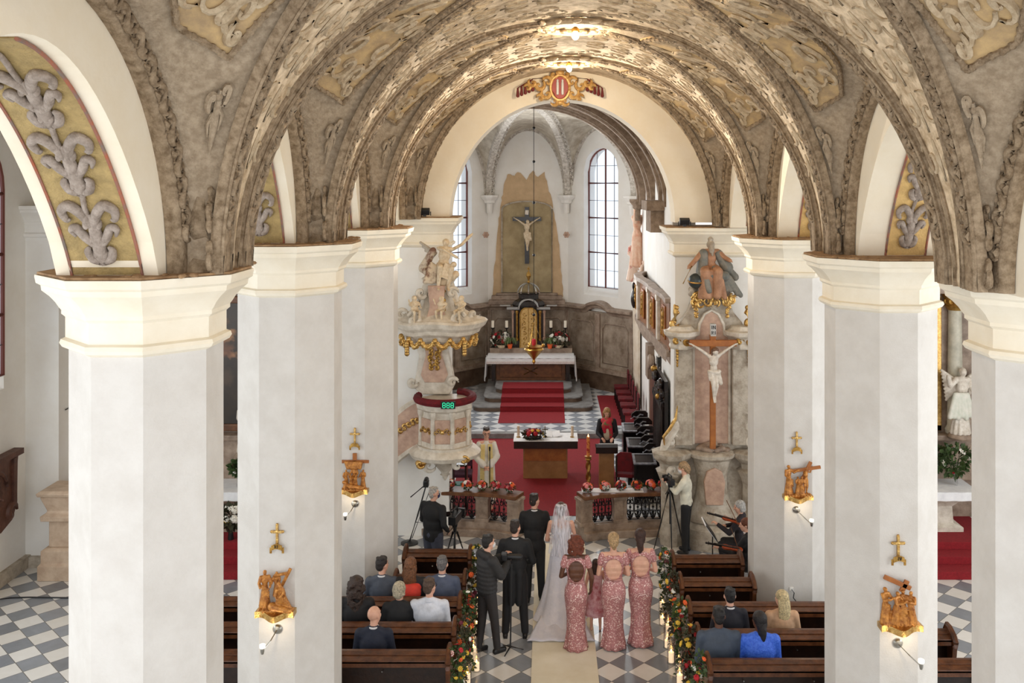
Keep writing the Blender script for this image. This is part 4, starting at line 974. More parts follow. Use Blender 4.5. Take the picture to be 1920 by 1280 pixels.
for e in (-1, 1):
    q = MB(); q.slab(lambda u, v: Vector((e*(.075+.02*math.sin(u*2))+(v-.5)*.09, .150+.02*math.sin(u*PI)-.045*max(0, 1-u*6)**2, (1.42-1.0*u)*s)), 16, 2, (0, -.02, 0)); q.build('stole', mat('stole_gold', (226, 206, 140), .6, c2=(212, 184, 110), vs=12) if e < 0 else MATS['stole_gold'], p)
# reader
person('woman', 'blonde woman with red patterned scarf standing at the lectern', at(1138, 22.1, .17), PI, 1.62, hairstyle='long', hairc=(196, 148, 92), top=(28, 28, 34), bottom=(28, 28, 32), kind='jacket', nod=.35, armL=((-.24, .06, 1.14), (-.14, .25, 1.06)), armR=((.24, .06, 1.14), (.14, .25, 1.06)))
sc_ = COL.objects[-1]
reader = [o for o in COL.objects if o.get('label', '').startswith('blonde woman with red')][0]
q = MB(); q.cap((-.08, .03, 1.34), (.08, .03, 1.34), .075, .075); q.ball((0, .10, 1.27), (.115, .06, .11)); q.cap((-.07, .12, 1.25), (-.10, .12, .95), .05, .045); q.cap((.09, .12, 1.25), (.06, .125, 1.1), .05, .04)
q.build('scarf', mat('scarf_pattern', (196, 34, 60), .7, c2=(96, 116, 70), vs=11, lo=.5, hi=.6), reader, remesh=.014)
q = MB(); q.ball((0, .09, 1.05), (.09, .05, .16)); q.build('shirt_front', clothm((226, 214, 190)), reader)
# violinists
def violin(parent_label, loc, rz, tilt):
    t = thing('violin', parent_label, 'violin', loc, rz); t.rotation_euler = tilt
    b = MB(); out = []
    for k in range(28):
        a = 2*PI*k/28; r = .098+.022*math.cos(2*a)-.026*math.exp(-((abs(math.sin(a))-1)**2)*20); out.append((math.sin(a)*r*.78, math.cos(a)*.178))
    b.prism(out, -.018, .018); b.build('violin_body', mat('violin_wood', (170, 72, 28), .3, c2=(128, 46, 18), vs=8) if 'violin_wood' not in MATS else MATS['violin_wood'], t, bevel=.006)
    b = MB(); b.bb(-.012, .012, .15, .42, -.006, .02); b.ball((0, .44, .005), (.018, .024, .02)); b.bb(-.014, .014, -.12, .32, .02, .03); b.bb(-.02, .02, -.01, .0, .018, .04)
    for e in (-1, 1): b.cap((e*.012, .40, .01), (e*.035, .41, .01), .005, .007, 6)
    b.build('neck', blackw, t)
    return t
person('violinist', 'grey haired woman in dark clothes playing violin, beside the crucifix altar', at(1389, 17.1), 1.15, 1.66, sit=True, hairstyle='bobcurl', hairc=(206, 204, 200), top=(40, 34, 40), bottom=(26, 24, 28), kind='jacket', turn=.35, nod=.15, armL=((-.18, .18, 1.18), (-.14, .42, 1.30)), armR=((.26, .16, 1.20), (.02, .30, 1.24)), curlh=1.0, legs=None)
person('violinist', 'auburn haired woman in black top with white collar playing violin, front of the pair', at(1400, 16.2), 1.2, 1.66, sit=True, hairstyle='updo', hairc=(120, 62, 34), top=(26, 25, 28), bottom=(24, 24, 26), kind='suit', turn=.3, nod=.12, armL=((-.16, .22, 1.14), (-.12, .48, 1.20)), armR=((.28, .12, 1.12), (.06, .30, 1.14)), curlh=1.0)
violin('dark red violin held by the grey haired violinist', at(1372, 16.95, 1.0), 0, (.25, -.3, 1.35))
violin('bright orange brown violin held by the auburn haired violinist', at(1373, 16.0, .86), 0, (.12, -.35, 1.3))
def bow_(label, a, c):
    t = MB(); a, c = Vector(a), Vector(c); t.tube([a, a.lerp(c, .5)+V3(0, 0, .01), c], .005, 5); t.tube([a+V3(0, 0, -.02), c+V3(0, 0, -.012)], .003, 4); tag(t.build('violin_bow', wood_m), label, 'bow')
bow_('thin violin bow of the grey haired violinist', (PX(1384, 16.8), 16.75, .98), (PX(1366, 17), 17.2, 1.28))
bow_('thin violin bow of the auburn haired violinist', (PX(1392, 15.8), 15.8, .72), (PX(1376, 16), 16.25, 1.12))
# ------------------------------------------------------------------ seated guests (on the bench in front of the pew back)
def seated(label, x, ypew, head_y, **k):
    Y = ypew+.36; htop = PZ(head_y, Y)
    h = (htop)/(1.75-.40)*1.75
    k.setdefault('sit', True)
    return person('guest', label, at(x, Y), k.pop('rz', 0), h, **k)
seated('dark haired bearded man in grey suit in the third pew left of the aisle', 716, 13.8, 1047, hairc=(44, 34, 30), top=(74, 80, 92), turn=-.6)
p = seated('woman with long auburn hair and orange red hood in the third pew left', 770, 13.8, 1048, hairstyle='halfup', hairc=(134, 84, 48), top=(30, 28, 32), kind='blouse', turn=-.2)
q = MB(); q.cap((-.10, -.02, 1.02), (.10, -.02, 1.02), .085, .085); q.ball((.02, -.10, .95), (.16, .09, .14)); q.build('hood', clothm((226, 66, 48)), p[0], remesh=.015)
seated('grey haired man in blue grey suit, third pew left, near the aisle', 829, 13.8, 1046, hairc=(128, 124, 122), top=(88, 96, 118), turn=-.1, build=1.08)
seated('woman with very long dark curly hair in the fourth pew left of the aisle', 668, 13.0, 1083, hairstyle='curlylong', hairc=(66, 46, 36), top=(28, 26, 28), kind='blouse')
seated('woman with short white blond hair and black jacket in the fourth pew left', 749, 13.0, 1094, hairstyle='bob', hairc=(214, 200, 172), top=(26, 26, 28), kind='jacket', turn=-.3)
seated('man in white shirt and glasses in the fourth pew left, near the aisle', 805, 13.0, 1088, hairc=(96, 72, 56), top=(226, 230, 240), kind='shirt', turn=-.45, build=1.15, glasses=True)
seated('bald man in dark navy suit in the fifth pew left of the aisle', 701, 12.2, 1140, hairstyle='bald', top=(30, 36, 54), turn=-.6, build=1.05)
seated('black haired man in black suit in the fourth pew right of the aisle', 1369, 12.8, 1105, hairc=(26, 22, 22), top=(32, 32, 42), turn=-.0, skin=skin_l)
seated('woman with long straight blonde hair and tan top in the fourth pew right', 1466, 12.8, 1110, hairstyle='longstraight', hairc=(226, 204, 154), top=(206, 164, 128), kind='blouse', turn=.5)
seated('dark skinned man in slate grey suit in the fifth pew right of the aisle', 1348, 12.0, 1142, hairstyle='crop', hairc=(28, 24, 24), top=(72, 82, 98), skin=skin_d, build=1.18, collar=False)
seated('dark skinned woman in bright blue lace dress in the fifth pew right', 1424, 12.0, 1150, hairstyle='ponytail', hairc=(30, 24, 24), top=mat('blue_lace', (40, 88, 208), .6, c2=(76, 124, 232), vs=34, bump=.5, bs=50), skin=skin_d, kind='blouse', build=1.12, turn=.35)
# ================================================================== FURNITURE OF THE NAVE
def cpy(src, parent, loc, rot=None, scale=None):
    c = src.copy(); COL.objects.link(c); c.parent = parent; c.location = loc
    if rot is not None: c.rotation_euler = rot
    if scale is not None: c.scale = (scale,)*3 if not hasattr(scale, '__len__') else scale
    return c
# blooms: one mesh for each colour
BLOOM = {}
def bloom_mesh(m, kind='rose'):
    k = (m.name, kind)
    if k in BLOOM: return BLOOM[k]
    b = MB()
    if kind == 'rose':
        b.ball((0, 0, .004), (.018, .018, .02), 7, 5)
        for L, (r, n, zz) in enumerate(((.02, 5, .012), (.032, 7, .004))):
            for i in range(n): a = 2*PI*i/n+L; b.ball((math.cos(a)*r*.8, math.sin(a)*r*.8, zz), (.018, .018, .012), 6, 4)
    else:
        b.ball((0, 0, .006), (.012, .012, .01), 6, 4)
        for i in range(10): a = 2*PI*i/10; b.ball((math.cos(a)*.028, math.sin(a)*.028, .002), (.017, .008, .004), 6, 4, rot=(0, 0, a))
    me = bpy.data.meshes.new('flower'); me.from_pydata([tuple(v) for v in b.v], [], b.f); me.materials.append(m)
    for p in me.polygons: p.use_smooth = True
    BLOOM[k] = me; return me
def leaves(b, c, r, n, RR, size=.035, zk=1.0):
    c = Vector(c)
    for i in range(n):
        d = Vector((RR.gauss(0, 1), RR.gauss(0, 1), RR.gauss(0, 1))).normalized(); p = c+Vector((d.x*r[0], d.y*r[1], d.z*r[2]))*RR.uniform(.55, 1.05)
        x, y, _ = frame(d+Vector((RR.uniform(-.5, .5), RR.uniform(-.5, .5), RR.uniform(-.2, .6)))); dd = (d+x*RR.uniform(-.8, .8)).normalized(); s_ = size*RR.uniform(.7, 1.4); w = dd.cross(Vector((RR.gauss(0, 1), RR.gauss(0, 1), RR.gauss(0, 1)))).normalized()*s_*.38
        b.add([p, p+dd*s_*.5+w+Vector((0, 0, .004)), p+dd*s_, p+dd*s_*.5-w, p+dd*s_*.5+Vector((0, 0, -.006))], [(0, 1, 4), (1, 2, 4), (2, 3, 4), (3, 0, 4)])
def blooms(parent, c, r, n, mats_, RR, scale=1.0, up=.3):
    c = Vector(c)
    for i in range(n):
        d = Vector((RR.gauss(0, 1), RR.gauss(0, 1), RR.gauss(0, 1)+up)).normalized(); p = c+Vector((d.x*r[0], d.y*r[1], d.z*r[2]))
        m = RR.choice(mats_); o = link('flower', bloom_mesh(m, RR.choice(('rose', 'daisy'))), parent); o.location = p; o.rotation_euler = d.to_track_quat('Z', 'Y').to_euler(); o.scale = (scale*RR.uniform(.8, 1.25),)*3
LEAFM = [leafg, leafd]
# ---- pews
def pew(x0, x1, Y, label, aisle=0, cols=None):
    w = x1-x0; t = thing('pew', label, 'pew', ((x0+x1)/2, Y, 0), 0, 'dark wooden pews in rows')
    h = w/2
    b = MB(); b.bb(-h, h, -.02, .02, .10, .94); b.build('back_panel', wood_d, t, smooth=False, bevel=.004)
    b = MB(); b.prism([(-.20, .915), (-.20, .955), (-.02, 1.0), (.03, 1.0), (.045, .96), (.03, .93), (-.0, .93)], -h, h, 'x'); b.box((0, -.10, .985), (w-.06, .018, .014), rx=.25); b.build('book_rest', wood_s, t, smooth=False, bevel=.006)
    b = MB(); b.bb(-h, h, -.20, -.185, .87, .94); b.build('rest_lip', wood_s, t, smooth=False)
    b = MB(); b.bb(-h+.03, h-.03, .02, .42, .40, .44); b.build('seat', wood_d, t, smooth=False, bevel=.008)
    b = MB(); b.bb(-h+.03, h-.03, -.36, -.22, .14, .18); b.build('kneeler', wood_d, t, smooth=False, bevel=.006)
    prof = [(-.26, 0), (-.26, .10), (-.20, .16), (-.16, .50), (-.22, .86), (-.25, .94), (-.19, 1.0), (-.06, 1.05), (.04, 1.05), (.09, .98), (.08, .80), (.14, .66), (.30, .60), (.42, .58), (.47, .52), (.42, .44), (.40, .16), (.46, .10), (.46, 0)]
    for e in (-1, 1):
        b = MB(); b.prism(prof, e*h-.03, e*h+.03, 'x')
        b.tube([(e*h, y, z) for y, z in prof[4:15]], .036, 6); b.build('end_panel', wood_m if False else wood_s, t, angle=30)
    for k in range(int(w/.9)):
        b = MB(); x = -h+.45+k*.9; b.tube([(x, -.02, .74), (x, -.06, .735), (x, -.075, .75)], .007, 5); b.ball((x, -.078, .752), .011, 6, 4); b.build('hook', steel, t)
    return t
order = ['first', 'second', 'third', 'fourth', 'fifth']
LP = [(15.6, -2.36), (14.6, -2.36), (13.8, -5.3), (13.0, -5.3), (12.23, -5.3)]
RP = [(15.36, 3.17), (14.48, 3.17), (13.63, 5.5), (12.8, 5.5), (12.0, 5.55)]
for i, (Y, x) in enumerate(LP): pew(x, -1.28, Y, 'dark wooden pew in the %s row left of the aisle, counted from the altar' % order[i])
for i, (Y, x) in enumerate(RP): pew(2.06, x, Y, 'dark wooden pew in the %s row right of the aisle, counted from the altar' % order[i])
# ---- garlands on the pew ends
def garland(x, Y, label, e, seed):
    RR = random.Random(seed); t = thing('flower_garland', label, 'garland', (x, Y-.08, .98), 0, 'autumn flower garlands on the pew ends')
    b = MB(); f = []
    path = [Vector((0, 0, 0)), Vector((e*.02, -.02, -.18)), Vector((e*.0, -.06, -.38)), Vector((-e*.01, -.12, -.62)), Vector((0, -.18, -.85))]
    for i, p in enumerate(path): leaves(b, p, (.085, .10, .13), 70, RR, .055)
    o = b.build('foliage', leafd if seed % 2 else leafg, t, smooth=False); o['kind'] = 'stuff'
    b = MB()
    for i in range(12): p = RR.choice(path); d = Vector((RR.uniform(-.12, .12), RR.uniform(-.1, .1), RR.uniform(-.25, .1))); b.tube([p, p+d*.6, p+d+Vector((.02, 0, -.03))], .003, 4)
    o = b.build('twigs', twig, t); o['kind'] = 'stuff'
    for p in path: blooms(t, p, (.10, .11, .12), 5, [f_red, f_or, f_ye, f_bu, f_wh, f_ye, f_or], RR, .85)
for i, (Y, x) in enumerate(LP): garland(-1.17, Y, 'garland of dark leaves and red flowers hanging from the %s pew left of the aisle' % order[i], 1, 10+i)
for i, (Y, x) in enumerate(RP): garland(1.94, Y, 'garland of dark leaves and orange flowers hanging from the %s pew right of the aisle' % order[i], -1, 20+i)
# ---- candles in glass cylinders along the aisle
def glass_candle(x, Y, hg, hc, label):
    t = thing('glass_candle', label, 'candle', (x, Y, 0), 0, 'candles in glass cylinders along the aisle')
    b = MB(); b.lathe([(.062, 0), (.062, hg), (.058, hg), (.058, .012)], n=18, cap=False); b.lathe([(.001, .0), (.062, .0), (.062, .012), (.001, .012)], n=18); b.build('glass_cylinder', glass, t)
    b = MB(); b.lathe([(.001, .013), (.04, .013), (.04, hc), (.03, hc-.006), (.001, hc-.008)], n=16, cap=False); b.build('candle', wax_lit, t)
    b = MB(); b.lathe([(.001, hc), (.011, hc+.012), (.009, hc+.03), (.001, hc+.05)], n=8, cap=False); b.build('flame', flame, t)
CL = [(-1.13, 15.42, .42, .28), (-1.06, 15.25, .30, .12), (-1.10, 14.55, .42, .27), (-1.03, 14.38, .3, .12), (-1.09, 13.8, .42, .26), (-1.03, 13.62, .3, .12), (-1.12, 13.1, .4, .24)]
CRt = [(1.88, 15.25, .42, .28), (1.86, 15.05, .3, .12), (1.88, 14.5, .42, .27), (1.84, 14.3, .3, .12), (1.84, 13.85, .38, .16), (1.92, 13.62, .32, .14), (1.86, 13.1, .4, .22)]
nth = ['first', 'second', 'third', 'fourth', 'fifth', 'sixth', 'seventh']
for i, a in enumerate(CL): glass_candle(*a, 'lit candle in glass cylinder left of the aisle, %s from the altar' % nth[i])
for i, a in enumerate(CRt): glass_candle(*a, 'lit candle in glass cylinder right of the aisle, %s from the altar' % nth[i])
# ---- twig bundles lying between the candles
for e, X, nm in ((-1, -1.17, 'left'), (1, 1.95, 'right')):
    b = MB(); RR = random.Random(5)
    for i in range(60): y = RR.uniform(11.8, 15.5); x = X+RR.uniform(-.05, .05); b.tube([(x, y, .01), (x+RR.uniform(-.05, .05), y+.2, .05+RR.uniform(0, .12)), (x+RR.uniform(-.08, .08), y+.45, .02+RR.uniform(0, .2))], .004, 4)
    o = b.build('twigs', twig); tag(o, 'thin brown twigs laid on the floor along the %s pew ends' % nm, 'twigs'); o['kind'] = 'stuff'
# ---- runner
tag(MB().bb(-.23, .74, 9.5, 18.45, 0.001, .009).build('carpet_runner', runner_m, smooth=False), 'cream carpet runner along the middle of the aisle', 'carpet')
# ---- communion rails
def rail(pts, posts, label, seed):
    t = thing('communion_rail', label, 'railing', (0, 0, 0), 0, 'pair of stone communion rails')
    pts = [Vector((x, y, 0)) for x, y in pts]
    def at_(s):
        k = s*(len(pts)-1); i = min(int(k), len(pts)-2); return pts[i].lerp(pts[i+1], k-i), (pts[i+1]-pts[i]).normalized()
    def strip(mb, o0, o1, z0, z1, s0=0, s1=1, n=16):
        rings = []
        for i in range(n+1):
            p, d = at_(s0+(s1-s0)*i/n); nn = Vector((-d.y, d.x, 0)); rings.append([p+nn*o0+V3(0, 0, z0), p+nn*o1+V3(0, 0, z0), p+nn*o1+V3(0, 0, z1), p+nn*o0+V3(0, 0, z1)])
        mb.stack(rings)
    b = MB(); strip(b, -.24, .62, 0, .15); b.build('plinth', stone_b, t, angle=30, bevel=.01, label='worn stone step of the rail')
    b = MB(); strip(b, -.13, .17, .15, .27); b.build('base_course', stone_b, t, angle=30)
    b = MB(); strip(b, -.18, .22, .80, .875); b.build('top_board', wood_m, t, angle=30, bevel=.012)
    for s in posts:
        p, d = at_(s); a = math.atan2(d.y, d.x); b = MB(); b.box((p.x, p.y+.02, .53), (.26, .26, .56), rz=a); b.box((p.x, p.y+.02, .30), (.30, .30, .07), rz=a); b.box((p.x, p.y+.02, .77), (.30, .30, .06), rz=a)
        b.box((p.x, p.y-.115, .53), (.16, .02, .36), rz=a); b.build('stone_post', stone_b, t, smooth=False, bevel=.01)
    for s0, s1 in zip(posts[:-1], posts[1:]):
        p0, d = at_(s0); p1, _ = at_(s1); L = (p1-p0).length-.30; d = (p1-p0).normalized(); o = p0+d*.15; b = MB()
        def q(x, z): return o+d*x+V3(0, .02, .29+z)
        n = max(2, round(L/.17)); u = L/n
        b.tube([q(0, .0), q(L, .0)], .013, 6); b.tube([q(0, .49), q(L, .49)], .013, 6)
        for k in range(n):
            c = u*(k+.5)
            b.tube([q(c, .02), q(c, .48)], .009, 5)
            for e in (-1, 1):
                b.tube([q(c+e*u*.46*math.sin(a)*(1 if a < PI else .8), .245+.235*math.cos(a)) for a in [PI*i/12 for i in range(13)]], .009, 5)
                for zc, sg2 in ((.12, 1), (.37, -1)): b.tube([q(c+e*(u*.22+math.cos(a)*u*.2*(1-a/9)), zc+sg2*math.sin(a)*.07*(1-a/9)) for a in [i*.6 for i in range(12)]], .010, 5)
            b.ball(q(c, .245), .026, 7, 5); b.ball(q(c, .06), (.04, .02, .035), 7, 5)
        b.build('wrought_iron_grille', blackm, t)
    return t
lp = [(-2.60, 19.10), (-1.9, 19.05), (-1.3, 18.98), (-.95, 18.9), (-.56, 18.72)]
rp = [(.68, 18.72), (1.0, 18.86), (1.5, 18.95), (2.1, 19.0), (2.62, 19.02)]
rail(lp, [.04, .50, .95], 'stone communion rail with iron grilles left of the aisle', 1)
rail(rp, [.05, .48, .96], 'stone communion rail with iron grilles right of the aisle', 2)
# ---- flower bowls on the rails
def bowl_flowers(x, Y, z, label, seed, r=.10):
    RR = random.Random(seed); t = thing('flower_bowl', label, 'flowers', (x, Y, z), 0, 'small round flower bowls on the communion rails')
    b = MB(); b.lathe([(.045, 0), (.075, .02), (.085, .05), (.08, .065), (.07, .06), (.04, .015)], n=16); b.build('bowl', glass, t)
    b = MB(); leaves(b, (0, 0, .10), (r, r, .07), 90, RR, .045); b.build('foliage', leafg, t, smooth=False)['kind'] = 'stuff'
    blooms(t, (0, 0, .105), (r*.95, r*.95, .075), 20, [f_red, f_or, f_pk, f_or, f_bu, f_pk, f_red, f_or, f_red, f_wh], RR, 1.0, .5)
nm6 = ['first', 'second', 'third', 'fourth', 'fifth', 'sixth']
for i, x in enumerate((808, 843, 876, 903, 928, 956)):
    Y = [19.08, 19.05, 19.0, 18.98, 18.95, 18.86][i]; bowl_flowers(PX(x, Y), Y, .877, 'small bowl of red and orange flowers on the left rail, %s from the pulpit' % nm6[i], 40+i)
for i, x in enumerate((1102, 1134, 1164, 1194, 1220, 1244)):
    Y = [18.85, 18.92, 18.97, 19.0, 19.03, 19.05][i]; bowl_flowers(PX(x, Y), Y, .877, 'small bowl of red and orange flowers on the right rail, %s from the aisle' % nm6[i], 50+i)
tag(MB().bb(.70, 1.95, 18.84, 19.10, .876, .884).build('paper_sheets', cloth_m, smooth=False), 'white cloth strip lying on the right communion rail', 'cloth')
# ---- steps and carpets of the chancel
tag(MB().bb(-2.15, 1.64, 19.5, 25.40, .171, .180).build('red_carpet', red_c, smooth=False), 'large red carpet around the central altar table', 'carpet')
tag(MB().bb(1.60, 2.72, 26.3, 30.0, .301, .31).build('red_carpet', red_c, smooth=False), 'red carpet strip in front of the red chairs along the chancel wall', 'carpet')
t = thing('altar_steps', 'three dark rounded marble steps carrying the high altar', 'steps')
xc = PX(999, 28)
def rstep(mb, hw, y0, y1, z0, z1, r=.35):
    pts = [(xc-hw, y1)]+[(xc-hw+r-r*math.cos(a), y0+r-r*math.sin(a)) for a in [PI/2*i/8 for i in range(9)]]+[(xc+hw-r+r*math.sin(a), y0+r-r*math.cos(a)) for a in [PI/2*i/8 for i in range(9)]]+[(xc+hw, y1)]
    mb.prism(pts, z0, z1)
for hw, y0, z in ((1.80, 27.9, .45), (1.50, 28.45, .60), (1.18, 29.0, .75)):
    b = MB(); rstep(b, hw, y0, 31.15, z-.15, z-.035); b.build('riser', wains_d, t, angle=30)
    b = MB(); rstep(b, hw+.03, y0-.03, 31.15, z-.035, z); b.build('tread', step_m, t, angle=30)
t = thing('stair_carpet', 'red carpet running down the high altar steps', 'carpet')
b = MB(); x0, x1 = PX(938, 27.9), PX(1058, 27.9)
pr = [(26.55, .302), (27.86, .302), (27.86, .452), (28.41, .452), (28.41, .602), (28.96, .602), (28.96, .752), (29.9, .752)]
for (a, c) in zip(pr[:-1], pr[1:]): b.bb(x0, x1, min(a[0], c[0])-.004, max(a[0], c[0])+.004, min(a[1], c[1]), max(a[1], c[1])+.008)
b.build('carpet', red_c, t, smooth=False)
# ---- high altar
t = thing('high_altar', 'dark wooden high altar table at the end of the chancel', 'altar'); ax = PX(995, 30.2)
b = MB(); b.bb(ax-1.12, ax+1.12, 30.2, 31.2, .75, 1.38); b.bb(ax-1.0, ax+1.0, 30.16, 30.2, .86, 1.28); b.bb(ax-1.2, ax+1.2, 30.12, 31.2, 1.36, 1.42); b.build('altar_body', wood_m, t, smooth=False, bevel=.01)
b = MB()
for a in (.7, -.7): b.tube([(ax-.28*math.cos(a), 30.13, 1.07-.28*math.sin(a)*.6), (ax+.28*math.cos(a), 30.13, 1.07+.28*math.sin(a)*.6)], .02, 6)
b.build('gilt_emblem', gold_d, t)
b = MB(); b.bb(ax-1.38, ax+1.38, 30.0, 31.3, 1.42, 1.50); b.build('table_slab', wood_d, t, smooth=False)
b = MB(); b.bb(ax-1.36, ax+1.36, 30.85, 31.5, 1.50, 1.68); b.build('shelf', stone_b, t, smooth=False)
for e in (-1, 1): b = MB(); b.bb(ax+e*1.2-.06, ax+e*1.2+.06, 30.1, 30.25, .75, 1.42); b.build('leg', wood_d, t, smooth=False)
b = MB(); b.slab(lambda u, v: Vector((ax-1.41+2.82*u, 29.96+.9*v, 1.508)), 2, 2, (0, 0, .012)); b.slab(lambda u, v: Vector((ax-1.41+2.82*u, 29.955, 1.50-.17*v+.006*math.sin(u*60))), 40, 2, (0, .01, 0))
for e in (-1, 1): b.slab(lambda u, v: Vector((ax+e*(1.41+.05*v+.03*math.sin(u*9)), 29.98+.5*u, 1.515-v*(.75-.25*u))), 10, 4, (e*.012, 0, 0))
tag(b.build('altar_cloth', cloth_m, angle=50), 'white linen cloth over the high altar', 'cloth')
lt = MB(); lt.bb(ax-1.41, ax+1.41, 29.94, 29.952, 1.33, 1.41); lt.build('lace_border', lace_m, [o for o in COL.objects if o.name.startswith('altar_cloth')][0], smooth=False)
# tabernacle
t = thing('tabernacle', 'gilded tabernacle with black and silver crowned dome on the high altar', 'tabernacle', (PX(991, 31.1), 31.15, 1.68))
b = MB(); b.bb(-.62, .62, -.15, .3, 0, .22); b.bb(-.55, .55, -.05, .3, .22, 1.28); b.build('case', wood_d, t, smooth=False, bevel=.01)
b = MB(); b.prism([(-.27, .0), (.27, .0), (.27, 1.1)]+[(.27*math.cos(a), 1.1+.24*math.sin(a)) for a in [PI*i/12 for i in range(1, 12)]]+[(-.27, 1.1)], -.24, -.1, 'y'); b.build('door', mat('pale_gold', (220, 188, 126), .42, .7, c2=(196, 158, 96), vs=20, bump=.6, bs=50), t, angle=30)
b = MB(); b.tube([(-.27, -.25, 0), (-.27, -.25, 1.1)]+[(-.27*math.cos(a), -.25, 1.1+.24*math.sin(a)) for a in [PI*i/12 for i in range(1, 12)]]+[(.27, -.25, 1.1), (.27, -.25, 0)], .025, 6); b.tube([(0, -.25, 0), (0, -.25, 1.3)], .012, 5)
for k in range(7):
    for e in (-1, 1): b.tube(spiral((e*.13, -.25, .15+.16*k), .08, 1.1, k, e, 12), .012, 5)
b.build('door_relief', gold_d, t)
for x in (-.52, -.38, .38, .52):
    b = MB(); b.lathe([(.06, .22), (.06, .3), (.04, .32), (.04, 1.1), (.06, 1.16), (.055, 1.22)], (x, -.12 if abs(x) < .45 else -.02, 0), 12); b.build('column', gold_d if abs(x) < .45 else stone_p, t)
b = MB(); b.bb(-.72, -.3, -.2, .3, 1.26, 1.34).bb(.3, .72, -.2, .3, 1.26, 1.34); b.tube(arc((0, -.22, 1.28), .32, 0, 180, 14), .04, 6); b.bb(-.95, -.6, -.1, .1, 1.36, 1.40).bb(.6, .95, -.1, .1, 1.36, 1.40); b.build('cornice', steel, t, angle=30)
b = MB(); b.lathe([(.52, 1.34), (.55, 1.40), (.48, 1.52), (.33, 1.60), (.33, 1.74), (.36, 1.76), (.30, 1.80)], (0, .05, 0), 8, sy=.7); b.build('dome', blackw, t, angle=25)
for k in range(8): a = 2*PI*k/8; b = MB(); b.tube([(math.cos(a)*.36*math.cos(q), .05+math.sin(a)*.25*math.cos(q), 1.78+.34*math.sin(q)) for q in [PI/2*i/8 for i in range(9)]], .022, 6); b.build('crown_arch', steel, t)
b = MB(); b.lathe([(.02, 2.10), (.06, 2.14), (.02, 2.2), (.05, 2.28), (.09, 2.36), (.06, 2.46), (.02, 2.50)], (0, .05, 0), 10); b.bb(-.015, .015, .04, .06, 2.48, 2.66).bb(-.06, .06, .04, .06, 2.57, 2.60); b.build('finial', gold_d, t)
# candlesticks, flowers, plants on the high altar
for i, (x, nm) in enumerate(((924, 'leftmost'), (950, 'second from left'), (1033, 'third from left'), (1060, 'rightmost'))):
    t = thing('candlestick', 'iron candlestick with short white candle on the high altar, %s of four' % nm, 'candlestick', (PX(x, 31.0), 31.0, 1.68), 0, 'candlesticks on the high altar')
    b = MB(); b.lathe([(.08, 0), (.07, .02), (.02, .05), (.015, .6), (.07, .64), (.07, .66)], n=12); b.build('stand', blackm, t)
    b = MB(); b.lathe([(.05, .66), (.05, .88), (.045, .885)], n=12); b.build('candle', wax, t)
for x, nm, sd in ((940, 'left', 3), (1048, 'right', 4)):
    RR = random.Random(sd); t = thing('flower_basket', 'handled basket of red and white roses %s of the tabernacle' % nm, 'flowers', (PX(x, 30.9), 30.9, 1.69))
    b = MB(); b.lathe([(.12, 0), (.18, .1), (.17, .1), (.1, .01)], n=14); b.tube(arc((0, 0, .1), .2, 0, 180, 12), .014, 5); b.build('basket', ivory, t)
    b = MB(); leaves(b, (0, 0, .28), (.34, .15, .25), 260, RR, .09); b.build('foliage', leafd, t, smooth=False)['kind'] = 'stuff'
    blooms(t, (0, -.02, .28), (.33, .15, .23), 26, [f_red, f_wh, f_wh, f_red], RR, 1.5)
for x, nm, sd in ((956, 'left', 3), (1031, 'right', 4)):
    RR = random.Random(sd); t = thing('spider_plant', 'striped green spider plant in a pot %s of the golden door' % nm, 'plant', (PX(x, 30.75), 30.75, 1.685))
    b = MB(); b.lathe([(.06, 0), (.09, .13), (.095, .15), (.08, .15)], n=14); b.build('pot', f_or, t)
    b = MB()
    for i in range(70):
        a = RR.uniform(0, 2*PI); L = RR.uniform(.18, .34); d = V3(math.cos(a), math.sin(a)*.6, 0)
        b.tube([V3(0, 0, .14), V3(0, 0, .14+L*.7)+d*L*.3, V3(0, 0, .14+L*.55)+d*L*.7, V3(0, 0, .14+L*.05)+d*L], [.008, .01, .008, .002], 4, flat=.3)
    b.build('leaves', fern, t)['kind'] = 'stuff'
# ---- people's altar
Ya, Yb = 21.75, 22.5; x0, x1 = -.78, .71
t = thing('altar_table', 'low altar table with dark brown top on a plain brown box', 'altar'); b = MB(); b.bb(x0, x1, Ya, Yb, .93, 1.10); b.build('table_top', wood_d, t, smooth=False, bevel=.008)
b = MB(); b.bb(PX(981, 22), PX(1064, 22), 21.95, 22.4, .18, .93); b.build('pedestal', wood_t, t, smooth=False, bevel=.005); b = MB(); b.bb(PX(981, 22)+.03, PX(1064, 22)-.03, 21.93, 21.95, .60, .90); b.build('front_panel', wood_o, t, smooth=False)
tag(MB().bb(x0-.01, x1+.01, Ya+.01, Yb, 1.101, 1.109).build('table_cloth', cloth_m, smooth=False), 'white cloth spread on the low altar table', 'cloth')
for x, nm in ((972, 'left'), (1073, 'right')):
    t = thing('altar_candle', 'tall cream candle standing on the %s end of the low altar table' % nm, 'candle', (PX(x, 22.1), 22.1, 1.11)); b = MB(); b.lathe([(.05, 0), (.05, .015), (.02, .02)], n=12); b.build('dish', brass, t); b = MB(); b.lathe([(.032, .02), (.032, .26), (.028, .265)], n=12); b.build('candle', mat('cream_wax', (220, 196, 170), .5) if 'cream_wax' not in MATS else MATS['cream_wax'], t)
RR = random.Random(9); t = thing('flower_arrangement', 'oval arrangement of red, orange and burgundy flowers on the low altar table', 'flowers', (PX(1000, 21.95), 21.95, 1.11))
